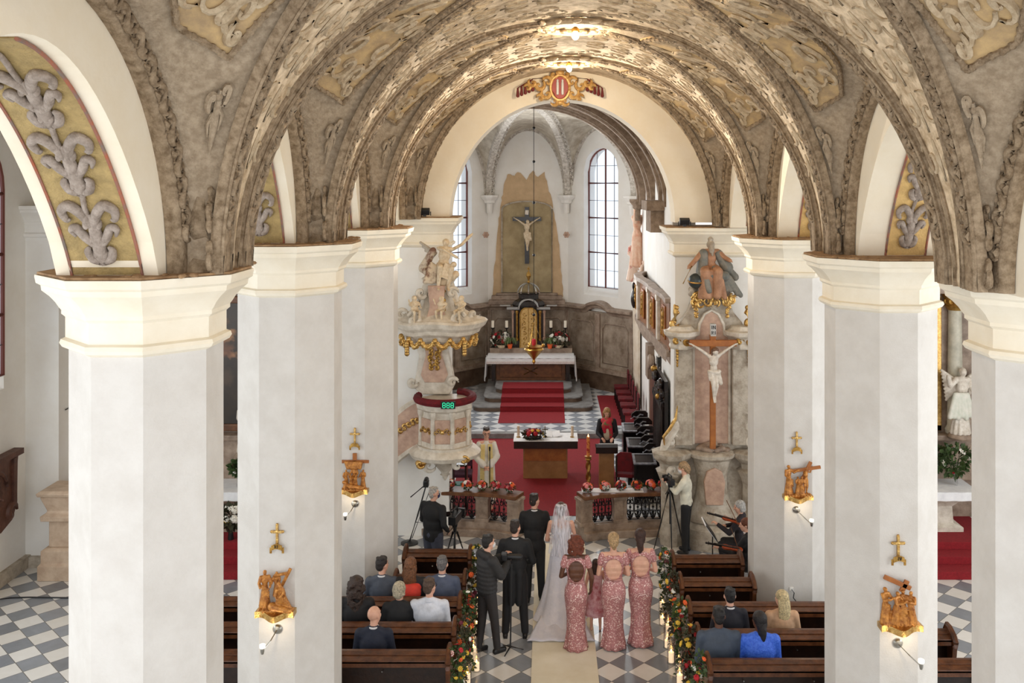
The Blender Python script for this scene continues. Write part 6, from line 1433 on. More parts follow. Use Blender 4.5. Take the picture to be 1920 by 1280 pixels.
b = MB(); b.prism([(cx-.2, 4.5), (cx+.2, 4.5), (cx+.13, 4.75), (cx+.17, 5.15), (cx-.17, 5.15), (cx-.13, 4.75)], -.38, -.30, 'y'); b.build('pink_field', stone_p, t, smooth=False, bevel=.02)
for e in (-1, 1):
    b = MB(); acanth(b, (cx+e*.42, -.42, 4.50), .13, sg=e, rr=.045, a0=1); acanth(b, (cx+e*.7, -.1, 4.56), .12, sg=-e, rr=.04); acanth(b, (cx+e*.30, -.25, 5.0), .12, sg=e, rr=.04); b.tube([(cx+e*.30, -.2, 5.0), (cx+e*.38, -.25, 4.75), (cx+e*.55, -.3, 4.55)], .045, 7); b.build('volute', stone_l, t)
for e, a_ in ((-.42, .5), (.1, -.3), (.48, -.6)): b = MB(); fig(b, (cx+e, -.36, 4.36), .62, a_, 1.1, robe=False, sit=True, child=True, aL=((-.15, -.05, .66), (-.2, -.1, .85))); b.build('cherub', ivory, t, remesh=.010)
b = MB(); fig(b, (cx+.04, -.10, 4.95), 1.10, .3, 1.25, sit=True, robe=False, aL=((-.05, -.16, .80), (.12, -.25, .70)), aR=((.22, -.04, .92), (.34, -.02, 1.10)), tilt=.12); b.build('angel_statue', ivory, t, remesh=.011, label='ivory coloured angel raising one arm')
b = MB()
for q in range(8): b.cap((cx-.12+.03*q, -.2, 5.55-.02*q), (cx-.22+.06*q, -.34+.02*q, 5.22+.03*math.sin(q*3)), .05, .045)
b.cap((cx-.1, -.05, 5.8), (cx-.3, .05, 5.45), .07, .10); b.cap((cx-.3, .05, 5.45), (cx-.1, -.2, 5.3), .09, .07); b.build('drapery', mat('painted_drapery', (120, 84, 66), .6, c2=(206, 190, 166), vs=5, lo=.42, hi=.55), t, remesh=.013)
b = MB()
for q in range(5): b.cap((cx-.05, 0, 5.75), (cx-.36+.05*q, .08, 5.95-.08*q), .03, .03)
b.build('wing', stone_m, t, remesh=.012)
b = MB(); b.box((cx+.20, -.32, 5.42), (.2, .04, .28), rz=.3, ry=.4); b.ball((cx+.33, -.3, 5.55), .06, 8, 6); b.cap((cx+.1, -.2, 5.2), (cx+.35, -.2, 5.35), .10, .08); b.build('clouds_and_tablet', ivory, t)
# curved parapet of the pulpit stair
b = MB(); pts = []
for i in range(17): u = i/16; pts.append((V3(-.45-.85*u, .12+.10*u, 2.86-.05*u-.62*u**1.6), V3(-.45-.85*u, .12+.10*u, 1.98-.05*u-.60*u**1.4)))
b.stack([[a+V3(0, -.05, 0), a+V3(0, .05, 0), c+V3(0, .05, 0), c+V3(0, -.05, 0)] for a, c in pts]); b.build('stair_parapet', stone_p, t, angle=40)
b = MB(); b.tube([a for a, c in pts], .06, 7); b.tube([c for a, c in pts], .07, 7); b.build('parapet_moulding', stone_l, t)
b = MB()
for i in range(8): u = .12+.1*i; c = V3(-.45-.85*u, .05+.10*u, 2.45-.62*u**1.5); b.ball(c, (.04, .03, .04), 7, 5); acanth(b, c+V3(0, -.01, .05), .06, sg=1 if i % 2 else -1, rr=.018)
b.build('gilt_ornament', gold, t)
# number display on the rim
t = thing('number_display', 'small black display with green digits 888 on the pulpit rim', 'display', (PX(840, 17.6), 17.632, PZ(766, 17.6)))
b = MB(); b.box((0, 0, .06), (.27, .04, .14)); b.build('case', blackp, t, smooth=False, bevel=.004); b = MB()
for k in (-1, 0, 1):
    for z in (.015, .06, .105): b.box((k*.078, -.024, z), (.04, .006, .011), ry=0)
    for e in (-1, 1):
        for z in (.038, .083): b.box((k*.078+e*.025, -.024, z), (.011, .006, .034))
b.build('digits', mat('green_led', (40, 190, 140), .4, emit=1.0), t, smooth=False)
# ---- crucifix altar on the right pier
Xc, Yc = PX(1335, 18.45), 18.62
t = thing('crucifix_altar', 'tall grey and pink marble altar frame against the right chancel pier', 'altar', (Xc, Yc, 0))
def half(pts): return [(-x, z) for x, z in pts]+[(x, z) for x, z in pts[::-1]]
b = MB(); b.prism(half([(.95, 0), (.95, 1.5), (.80, 1.75), (.72, 1.9), (.70, 3.9), (.66, 4.2), (.62, 4.35), (.45, 4.55), (.36, 4.8), (.42, 5.0), (.3, 5.12)]), -.06, .18, 'y'); b.build('back_slab', stone_m, t, angle=30, bevel=.015)
for e in (-1, 1):
    b = MB(); b.bb(e*.56-.17, e*.56+.17, -.24, .0, 1.95, 3.85); b.build('pilaster', stone_m, t, smooth=False, bevel=.02)
    b = MB(); b.stack([[V3(e*.60+px*w, -.12+py*w, z) for px, py in octo(1)] for w, z in ((.22, 3.85), (.24, 3.9), (.22, 3.95), (.25, 4.05), (.33, 4.12), (.34, 4.2), (.26, 4.22), (.2, 4.3))]); b.build('entablature', stone_l, t, angle=30, bevel=.01)
    b = MB(); acanth(b, (e*.52, -.36, 4.02), .08, sg=e, rr=.03); acanth(b, (e*.72, -.36, 4.02), .08, sg=-e, rr=.03)
    for q in range(7): b.ball((e*.70, -.28, 3.9-.06*q), (.04-.003*q, .03, .04), 7, 5)
    b.build('gilt_capital', gold_d, t)
    b = MB(); acanth(b, (e*.74, -.15, 4.34), .09, sg=e, rr=.04); b.tube([(e*.74, -.15, 4.4), (e*.70, -.15, 4.55), (e*.74, -.15, 4.72)], [.06, .07, .02], 7); b.ball((e*.70, -.17, 4.66), .05, 8, 6); b.build('gilt_urn', gold, t)
    b = MB(); acanth(b, (e*.78, -.2, 2.05), .14, sg=-e, rr=.05); b.tube([(e*.68, -.2, 2.6), (e*.72, -.22, 2.3), (e*.92, -.22, 2.0), (e*1.0, -.2, 1.8)], [.05, .08, .10, .05], 8); b.build('volute', stone_l, t)
    b = MB(); b.tube([(e*.70, -.3, 2.75), (e*.74, -.32, 2.5), (e*.86, -.34, 2.3), (e*.98, -.34, 2.15), (e*.96, -.32, 1.98)], [.01, .03, .035, .03, .01], 7); b.tube([(e*.76, -.33, 2.5), (e*.84, -.35, 2.42)], .012, 5); b.build('gilt_leaf', gold, t)
    b = MB(); b.stack([[V3(e*.80+px*w, -.15+py*w, z) for px, py in octo(1)] for w, z in ((.22, 0), (.24, .2), (.22, .3), (.20, .35), (.20, 1.2), (.26, 1.35), (.30, 1.45), (.22, 1.5), (.24, 1.6), (.36, 1.72), (.38, 1.82), (.28, 1.86))]); b.build('side_pedestal', stone_m, t, angle=30)
    b = MB(); acanth(b, (e*.80, -.40, 1.50), .12, sg=e, rr=.05); b.build('pedestal_scroll', stone_l, t)
b = MB(); b.prism(half([(.36, 1.95), (.36, 4.05), (.26, 4.12), (.24, 4.32), (.14, 4.52), (.02, 4.6)]), -.10, -.05, 'y'); b.build('pink_panel', stone_p, t, smooth=False, bevel=.015)
b = MB(); pp = [(-.36, 1.95), (-.36, 4.05), (-.26, 4.12), (-.24, 4.32), (-.14, 4.52), (0, 4.6), (.14, 4.52), (.24, 4.32), (.26, 4.12), (.36, 4.05), (.36, 1.95)]; b.tube([(x, -.11, z) for x, z in pp], .03, 6); b.build('panel_frame', stone_l, t)
b = MB(); b.stack([ring(r, z, 28, sy=.8, dy=-.15) for r, z in ((.62, 0), (.62, .1), (.60, .38), (.50, .48), (.54, .52), (.52, .60), (.44, .68), (.36, .82), (.30, 1.1), (.30, 1.35), (.36, 1.6), (.38, 1.68), (.46, 1.74), (.47, 1.80), (.40, 1.84))]); b.build('bulging_pedestal', stone_m, t, angle=35)
b = MB(); b.prism([(-.17, .85), (.17, .85), (.21, 1.3), (.15, 1.5), (0, 1.58), (-.15, 1.5), (-.21, 1.3)], -.47, -.38, 'y'); b.build('pink_field', stone_p, t, smooth=False, bevel=.02)
b = MB()
for q in range(40): RRq = random.Random(q); a = RRq.uniform(0, 2*PI); r = RRq.uniform(0, .3); b.ball((math.cos(a)*r*1.1, -.15+math.sin(a)*r*.7, 1.84+.14*(1-r/.34)), (.07, .06, .06), 7, 5)
b.build('rocky_mound', stone_b, t, remesh=.02)
b = MB()
for q in range(26): RRq = random.Random(q+50); b.ball((RRq.uniform(-.42, .42), -.12+RRq.uniform(-.08, .08), 5.02+RRq.uniform(-.10, .12)), (RRq.uniform(.06, .11), .08, .07), 8, 6)
b.build('clouds', stone_m, t, remesh=.018)
b = MB()
for q in range(22): RRq = random.Random(q+90); acanth(b, (RRq.uniform(-.42, .42), -.24, 4.86+RRq.uniform(-.14, .1)), .085, sg=1 if q % 2 else -1, rr=.022, a0=q)
for e in (-1, 1):
    for q in range(7): acanth(b, (e*(.36-.01*q), -.15, 4.85-.06*q), .06-.004*q, sg=e if q % 2 else -e, rr=.018, a0=q*1.3); b.ball((e*(.36-.01*q), -.16, 4.85-.06*q), .022, 8, 6)
b.build('gilt_garland', gold, t)['kind'] = 'stuff'
b = MB()
for q in range(12): a = 2*PI*q/12; b.tube([(0, -.13, 4.70), (math.cos(a)*.14, -.13, 4.70+math.sin(a)*.12)], [.012, .003], 5)
b.ball((0, -.16, 4.70), (.05, .04, .03)); b.cap((-.02, -.16, 4.71), (-.14, -.15, 4.75), .02, .008); b.cap((.02, -.16, 4.71), (.14, -.15, 4.75), .02, .008); b.build('dove', ivory, t)
b = MB(); fig(b, (-.02, -.10, 4.86), 1.12, -.1, 1.25, sit=True, beard=True, aL=((-.20, -.08, .68), (-.30, -.16, .55)), aR=((.18, -.05, .72), (.26, -.12, .66))); b.build('seated_statue', mat('terracotta_robe', (190, 142, 108), .6, c2=(150, 108, 80), vs=6), t, remesh=.012, label='seated bearded figure in orange robe with globe')
b = MB(); b.ball((-.02, -.13, 5.90), (.085, .08, .09)); b.ball((-.01, -.19, 5.82), (.06, .05, .10)); b.cap((-.01, -.2, 5.82), (0, -.22, 5.70), .05, .02); b.lathe([(.05, 5.95), (.06, 6.02), (.02, 6.06)], (-.02, -.12, 0), 8); b.ball((-.015, -.185, 5.905), (.045, .035, .05)); b.build('hair_and_beard', stone_m, t, remesh=.009)
b = MB()
b.cap((-.16, -.12, 5.72), (-.20, -.16, 5.35), .10, .12); b.cap((.14, -.12, 5.72), (.30, -.14, 5.45), .09, .13); b.cap((-.22, -.3, 5.32), (.22, -.36, 5.30), .11, .10); b.cap((-.18, -.38, 5.28), (-.10, -.42, 5.02), .09, .06)
for q in range(7): b.cap((.02+.05*q, -.28, 5.45-.03*q), (.12+.07*q, -.30, 5.12-.03*q+.04*math.sin(q*2)), .05, .05)
b.cap((-.2, -.15, 5.3), (.1, -.34, 5.25), .10, .09); b.cap((.2, .0, 5.6), (.48, -.05, 5.25), .05, .08); b.build('cloak', mat('dark_cloak', (96, 100, 96), .6, c2=(136, 130, 118), vs=6), t, remesh=.014)
b = MB(); b.ball((-.34, -.3, 5.20), .15, 16, 10); b.build('globe', mat('dark_globe', (44, 52, 52), .4), t); b = MB(); b.tube([(-.34+.152*math.cos(a), -.3+.152*math.sin(a), 5.20+.03*math.sin(a)) for a in [2*PI*i/20 for i in range(20)]], .014, 5, closed=True); b.tube([(-.60, -.35, 5.15), (-.42, -.33, 5.5)], .012, 5); b.build('gilt_band_and_sceptre', gold, t)
# big crucifix standing in it
t = thing('crucifix', 'large wooden crucifix with white figure on the marble altar frame', 'crucifix', (PX(1335, 18.3), 18.22, 1.96))
b = MB(); b.bb(-.055, .055, -.05, .05, -.02, 2.12); b.build('upright', wood_o, t, smooth=False, bevel=.01); b = MB(); b.bb(-.46, .46, -.058, .044, 1.98, 2.10); b.build('crossbeam', wood_o, t, smooth=False, bevel=.01)
o = MB(); o.bb(-.055, .055, -.045, .045, 2.12, 2.20); o.build('upright_top', wood_o, t, smooth=False)
b = MB(); b.box((0, -.065, 2.30), (.11, .02, .24)); b.bb(-.05, .05, -.05, .05, 2.18, 2.42); sc1 = b.build('title_scroll', mat('grey_scroll', (190, 188, 184), .5), t, smooth=False, bevel=.01)
b = MB()   # INRI standing in two short rows: IN over RI
def letter(b, ch, x, z, s, y):
    if ch == 'I': b.box((x, y, z), (s*.18, .006, s))
    if ch == 'N': b.box((x-s*.3, y, z), (s*.16, .006, s)).box((x+s*.3, y, z), (s*.16, .006, s)).box((x, y, z), (s*.15, .006, s*1.1), ry=-.5)
    if ch == 'R': b.box((x-s*.25, y, z), (s*.16, .006, s)); b.tube([(x-s*.25, y, z+s*.45), (x+s*.1, y, z+s*.42), (x+s*.22, y, z+s*.22), (x+s*.1, y, z+s*.03), (x-s*.25, y, z)], s*.08, 5); b.tube([(x-s*.05, y, z), (x+s*.25, y, z-s*.5)], s*.08, 5)
letter(b, 'I', -.03, 2.355, .07, -.078); letter(b, 'N', .018, 2.355, .07, -.078); letter(b, 'R', -.012, 2.25, .07, -.078); letter(b, 'I', .035, 2.25, .07, -.078)
b.build('title_letters', blackp, sc1, smooth=False)
b = MB(); corpus(b, (0, -.07, 2.02), 1.02); b.build('figure', bone, t, remesh=.011, label='white painted crucified figure'); b = MB(); loin(b, (0, -.07, 2.02), 1.02); b.build('loincloth', bone, t, remesh=.012)
b = MB(); b.ball((.03, -.118, 1.925), (.074, .070, .052)); b.cap((-.03, -.10, 1.9), (-.04, -.12, 1.8), .03, .015); b.build('hair', mat('statue_hair', (110, 80, 60), .6), t, remesh=.01)
# crucifix on the apse wall
t = thing('crucifix', 'black crucifix hanging on the bare plaster behind the high altar', 'crucifix', (PX(988, 32.05), 32.06, PZ(494, 32.05)))
b = MB(); b.bb(-.075, .075, -.04, .06, 0, 1.94); b.build('upright', blackw, t, smooth=False); b = MB(); b.bb(-.49, .49, -.05, .05, 1.46, 1.60); b.build('crossbeam', blackw, t, smooth=False)
b = MB(); corpus(b, (0, -.08, 1.56), 1.02); loin(b, (0, -.08, 1.56), 1.02); b.build('figure', ivory, t, remesh=.014); b = MB(); b.box((0, -.06, 1.76), (.12, .03, .16), ry=.1); b.build('title_scroll', bone, t, bevel=.01)
# wall flowers of the apse
for x, nm in ((911, 'left'), (1062, 'right')):
    xx = PX(x, 31.9); b = MB()
    for k in range(6): a = 2*PI*k/6; b.ball((math.cos(a)*.07, 0, math.sin(a)*.07), (.045, .03, .045), 7, 5)
    b.ball((0, -.02, 0), .035, 7, 5); o = b.build('rosette', stone_p); o.location = (xx, 32.2-.06 if False else (31.85 if x < 1000 else 31.9), PZ(440, 31.9)); tag(o, 'small pink stucco rosette on the %s apse wall' % nm, 'ornament')
# ---- emblem over the chancel arch
t = thing('coat_of_arms', 'gilded coat of arms with red tassels above the chancel arch', 'emblem', (PX(1050, 18.8), 18.80, PZ(165, 18.8)))
b = MB(); b.prism([(.17*math.cos(a)*(1 if math.sin(a) > -.3 else .85), .23*math.sin(a)) for a in [2*PI*k/24 for k in range(24)]], -.06, .02, 'y'); b.build('shield', mat('shield_red', (150, 44, 34), .5), t, angle=30, bevel=.01)
b = MB()
for e in (-1, 1): b.cap((e*.05, -.075, -.12), (e*.05, -.075, .10), .026, .026); b.ball((e*.05, -.075, .14), (.022, .02, .03))
b.build('charges', mat('shield_silver', (206, 206, 200), .4), t)
b = MB()
for e in (-1, 1):
    for (cx_, cz, r, a0, s_) in ((.24, .12, .12, 0, 1), (.26, -.12, .13, 1, -1), (.42, .05, .13, 2, 1), (.40, -.2, .08, 0, 1), (.55, .1, .10, 1, -1), (.12, .27, .09, 2, 1), (.10, -.28, .09, 0, -1), (.65, .0, .08, 0, 1)): acanth(b, (e*cx_, -.04, cz), r, sg=e*s_, rr=.032, a0=a0 if e > 0 else PI-a0)
b.ball((0, -.05, .30), (.09, .05, .06)); b.ball((0, -.05, -.30), (.07, .05, .06)); b.tube([(.19*math.cos(a), -.06, .25*math.sin(a)) for a in [2*PI*k/24 for k in range(24)]], .028, 6, closed=True); b.build('gilt_scrolls', mat('emblem_gold', (214, 176, 112), .45, .3, c2=(170, 122, 60), vs=16), t)
b = MB()
for e in (-1, 1):
    for q in range(5): x = e*(.55+.075*q); z = .02-.03*q; b.tube([(e*.35, -.02, .2), (e*.55, -.02, .18), (x, -.03, z+.1)], .008, 4); b.cap((x, -.03, z+.05), (x, -.03, z-.06), .02, .036, 7); b.ball((x, -.03, z+.08), .022, 6, 4)
b.build('tassels', mat('tassel_red', (104, 26, 24), .7), t)['kind'] = 'stuff'
# ---- sanctuary lamp on its long chain
t = thing('sanctuary_lamp', 'brass hanging lamp on a long thin chain in front of the high altar', 'lamp', (PX(1001, 25), 25.0, 0))
b = MB(); b.tube([(0, 0, 2.95), (0, 0, 9.49)], .009, 5)
for z in (3.6, 5.2, 6.6, 7.7, 8.6): b.ball((0, 0, z), .04, 8, 6)
b.build('chain', blackm, t)
b = MB(); b.lathe([(.01, 2.28), (.05, 2.34), (.03, 2.40), (.09, 2.48), (.20, 2.60), (.27, 2.68), (.24, 2.72), (.26, 2.76), (.18, 2.78), (.10, 2.80)], n=20); b.build('bowl', MATS['brass'], t); b = MB(); b.lathe([(.05, 2.78), (.06, 2.86), (.05, 2.95), (.01, 2.96)], n=12); b.build('glass_cup', f_red, t)
b = MB()
for k in range(3): a = 2*PI*k/3; b.tube([(math.cos(a)*.24, math.sin(a)*.24, 2.74), (math.cos(a)*.12, math.sin(a)*.12, 3.1), (0, 0, 3.4)], .008, 5); b.ball((math.cos(a)*.25, math.sin(a)*.25, 2.78), .05, 8, 6)
b.build('hanging_chains', brass, t); b = MB(); b.tube([(0, 0, 2.28), (0, 0, 2.16)], .006, 5); b.tube([(.03*math.cos(a), 0, 2.12+.045*math.sin(a)) for a in [2*PI*k/12 for k in range(12)]], .007, 5, closed=True); b.build('pull_ring', blackm, t)
# ---- gallery on the right chancel wall
t = thing('gallery', 'curved wooden gallery balcony with orange panels on the right chancel wall', 'balcony')
gp = [V3(2.74, 26.0, 0), V3(2.52, 25.7, 0), V3(2.42, 25.2, 0), V3(2.40, 24.4, 0), V3(2.44, 23.6, 0), V3(2.50, 22.8, 0), V3(2.50, 22.0, 0), V3(2.54, 21.2, 0), V3(2.58, 20.5, 0), V3(2.58, 19.7, 0)]
def gst(mb, o0, o1, z0, z1, wv=0):
    rr = []
    for i, p in enumerate(gp): w_ = wv*math.sin(i*1.9); rr.append([p+V3(o0+w_, 0, z0), p+V3(o1+w_, 0, z0), p+V3(o1+w_, 0, z1), p+V3(o0+w_, 0, z1)])
    mb.stack(rr)
b = MB(); gst(b, .0, .06, 3.55, 4.6); b.build('parapet', mat('gallery_wood', (150, 96, 54), .45, c2=(110, 72, 44), vs=5), t, angle=40)
b = MB(); gst(b, -.07, .14, 4.58, 4.68, .02); b.build('handrail', stone_b, t, angle=40); b = MB(); gst(b, -.06, .1, 3.45, 3.58); gst(b, .02, .16, 3.28, 3.45); gst(b, .08, .2, 3.14, 3.28); b.build('moulded_base', stone_b, t, angle=40)
for i in (1, 3, 5, 7): b = MB(); p = gp[i]; b.bb(p.x-.06, p.x+.02, p.y-.12, p.y+.12, 3.58, 4.58); b.bb(p.x-.08, p.x+.02, p.y-.15, p.y+.15, 4.46, 4.58); b.build('pilaster', stone_l, t, smooth=False, bevel=.01)
for i in (2, 4, 6, 8): b = MB(); p = gp[i]; b.box((p.x-.02, p.y, 4.08), (.04, .50, .72)); b.build('orange_panel', wood_o, t, smooth=False, bevel=.015); b = MB(); b.tube([(p.x-.05, p.y+a_*.2, 4.08+c_*.3) for a_, c_ in ((-1, -1), (1, -1), (1, .8), (0, 1), (-1, .8))], .02, 5, closed=True); [acanth(b, (p.x-.05, p.y, 4.1+.12*q), .09, 'yz', 1 if q % 2 else -1, .02) for q in (-1, 0, 1)]; b.build('gilt_frame', gold_d, t)
b = MB(); b.ball((2.36, 25.3, 4.0), (.10, .12, .28)); b.ball((2.34, 25.25, 4.35), (.05, .05, .12)); b.build('dark_carving', blackw, t, remesh=.03)
b = MB(); b.bb(2.42, 2.66, 22.5, 23.0, 2.4, 3.2); acanth(b, (2.48, 22.4, 2.8), .2, 'yz', 1, .06); b.build('console', stone_b, t, bevel=.02)
# door in the chancel wall and the black carved screen
t = thing('chancel_door', 'brown door with tall white moulded frame in the right chancel wall', 'door', (2.64, 22.9, .17))
b = MB(); b.bb(-.06, .0, -1.1, -.85, 0, 2.9).bb(-.06, .0, .85, 1.1, 0, 2.9).bb(-.06, .0, -1.1, 1.1, 2.65, 2.95); b.build('frame', wall_w, t, smooth=False, bevel=.01); b = MB(); b.bb(-.03, .02, -.85, .85, 0, 2.65); b.build('leaf', mat('door_brown', (108, 62, 40), .5, c2=(70, 36, 26), vs=4), t, smooth=False)
t = thing('carved_screen', 'black carved wooden screen with gilt touches below the gallery', 'screen', (2.52, 20.55, .17)); b = MB(); b.bb(-.04, .04, -.8, .85, 0, 2.75); b.build('board', blackw, t, smooth=False)
for q in range(7): b = MB(); b.lathe([(.05, .9), (.06, 1.0), (.035, 1.1), (.035, 2.1), (.06, 2.2), (.05, 2.3)], (-.07, -.7+.24*q, 0), 8); b.build('colonnette', blackw, t)
b = MB()
for q in range(10): acanth(b, (-.09, -.7+.16*q, 2.5+.15*math.sin(q)), .13, 'yz', 1 if q % 2 else -1, .04)
b.build('crest', blackw, t); b = MB(); b.ball((-.1, -.2, 2.3), .07, 8, 6); b.ball((-.1, .6, 2.75), .08, 8, 6); b.build('gilt_bosses', gold_d, t)
# painted sculpture group at the corner of the apse
t = thing('wall_sculpture', 'painted stucco figures in orange and pink robes high on the right apse corner', 'sculpture', (2.66, 27.4, 3.75)); b = MB()
fig(b, (-.02, 0, .95), 1.75, .9, aL=((-.15, -.06, .75), (-.20, -.1, .95))); b.build('standing_figure', mat('robe_rose_orange', (206, 146, 116), .6, c2=(226, 196, 170), vs=4), t, remesh=.02)
mat('robe_cream_pink', (222, 196, 176), .6, c2=(196, 120, 110), vs=3, lo=.55, hi=.62)
b = MB(); fig(b, (-.10, .7, .45), 1.25, .4, lean=.1); b.build('leaning_figure', MATS['robe_cream_pink'], t, remesh=.02); b = MB(); fig(b, (-.1, -.5, .3), .9, 1.0, lean=.3, robe=False, sit=True); b.build('kneeling_figure', MATS['robe_cream_pink'], t, remesh=.02)
b = MB()
for q in range(26): RRq = random.Random(q); b.ball((RRq.uniform(-.05, .05), RRq.uniform(-.9, .9), RRq.uniform(0, .5)), (.10, .2, .12), 8, 6)
b.build('clouds', bone, t, remesh=.03)
t = thing('stucco_curtain', 'pale stucco curtain falling beside the marble wainscot', 'sculpture', (2.74, 28.4, .3)); b = MB(); b.slab(lambda u, v: Vector((-.06-.04*math.sin(u*22), -.9+1.5*u*(1-.25*v), 3.45*(1-v)+.25*math.sin(u*PI)*v)), 30, 8, (.06, 0, 0)); b.build('folds', mat('stucco_curtain_m', (226, 214, 196), .7, c2=(206, 188, 164), vs=3), t)
# ---- ceiling lamps and floodlights
def lamp_pt(name, loc, e, color, r=.05, kind='POINT', rot=None, ang=1.6):
    l = bpy.data.lights.new(name, kind); l.energy = e; l.color = color; l.shadow_soft_size = r
    if kind == 'SPOT': l.spot_size = ang; l.spot_blend = .6
    o = bpy.data.objects.new(name, l); COL.objects.link(o); o.location = loc
    if rot: o.rotation_euler = rot
    return o
bulb = mat('lit_bulb', (255, 236, 200), .4, emit=30)
for Y, nm in ((9.475, 'nearest to the camera'), (13.225, 'in the middle of the nave vault'), (17.0, 'just before the chancel arch')):
    t = thing('ceiling_lamp', 'small lit ceiling lamp in a stucco rosette, %s' % nm, 'lamp', (XC, Y, 9.33)); b = MB(); b.lathe([(.02, .0), (.05, -.03), (.06, -.07), (.045, -.08)], n=14); b.build('socket', brass, t); b = MB(); b.ball((0, 0, -.13), (.05, .05, .06)); b.build('bulb', bulb, t); lamp_pt('ceiling_lamp_light', (XC, Y, 9.0), 50, (1, .84, .62))
def flood(label, x, y, z, aim, e, ang=1.5):
    t = thing('floodlight', label, 'lamp', (x, y, z+.012), 0, 'floodlights on the capitals'); b = MB(); b.box((0, 0, .10), (.20, .10, .12), rx=.5); b.build('housing', blackp, t, smooth=False, bevel=.01); b = MB(); b.box((0, 0, .02), (.06, .06, .04)); b.tube([(-.12, 0, .02), (-.12, 0, .10)], .01, 5); b.tube([(.12, 0, .02), (.12, 0, .10)], .01, 5); b.build('bracket', blackp, t)
    d = (Vector(aim)-Vector((x, y, z+.25))); lamp_pt('floodlight_beam', (x, y, z+.28), e, (1, .93, .82), .06, 'SPOT', d.to_track_quat('-Z', 'Y').to_euler(), ang)
flood('black floodlight on the capital above the pulpit', -2.45, 18.66, 6.44, (2.6, 15.3, 8.0), 1500, .95)
flood('black floodlight on the capital above the crucifix altar', 2.75, 18.68, 6.24, (-1.8, 15.3, 8.1), 1500, .95)
flood('black floodlight on the farther right octagonal pillar', 3.9, 15.5, 6.28, (-.6, 13.0, 9.2), 110)
flood('black floodlight on the nearer right octagonal pillar', 4.2, 11.7, 6.28, (-.6, 9.6, 9.2), 110)
flood('black floodlight on the middle left octagonal pillar', -3.3, 11.9, 6.42, (1.4, 9.6, 9.2), 110)
# ================================================================== THE AISLES
def pmat():
    m = mat('old_painting', (34, 26, 20), .35, c2=(58, 44, 30), vs=1.4); nt = m.node_tree; b = nt.nodes['Principled BSDF']; tc = nt.nodes.new('ShaderNodeTexCoord')
    prev = b.inputs['Base Color'].links[0].from_socket
    for (x, z, r, c) in ((.34, .56, .13, (196, 140, 88)), (.26, .86, .12, (120, 82, 50)), (.44, .18, .10, (190, 136, 92)), (.30, .30, .2, (104, 66, 42)), (.02, .55, .16, (150, 100, 64)), (.12, .2, .14, (150, 104, 70)), (-.25, .1, .2, (84, 52, 34)), (.3, -.3, .2, (70, 54, 40)), (.28, .5, .12, (140, 100, 66))):
        g = nt.nodes.new('ShaderNodeVectorMath'); g.operation = 'DISTANCE'; g.inputs[1].default_value = (x, 0, z); nt.links.new(tc.outputs['Object'], g.inputs[0])
        n = nt.nodes.new('ShaderNodeTexNoise'); n.inputs['Scale'].default_value = 7; nt.links.new(tc.outputs['Object'], n.inputs['Vector'])
        a = nt.nodes.new('ShaderNodeMath'); a.operation = 'MULTIPLY_ADD'; a.inputs[1].default_value = .35; nt.links.new(n.outputs['Fac'], a.inputs[0]); nt.links.new(g.outputs['Value'], a.inputs[2])
        r_ = nt.nodes.new('ShaderNodeMapRange'); r_.inputs[1].default_value = r+.20; r_.inputs[2].default_value = r+.02; nt.links.new(a.outputs[0], r_.inputs[0])
        mx = nt.nodes.new('ShaderNodeMix'); mx.data_type = 'RGBA'; mx.inputs[7].default_value = lin(c); nt.links.new(r_.outputs[0], mx.inputs[0]); nt.links.new(prev, mx.inputs[6]); prev = mx.outputs[2]
    nt.links.new(prev, b.inputs['Base Color']); return m
paint = pmat()
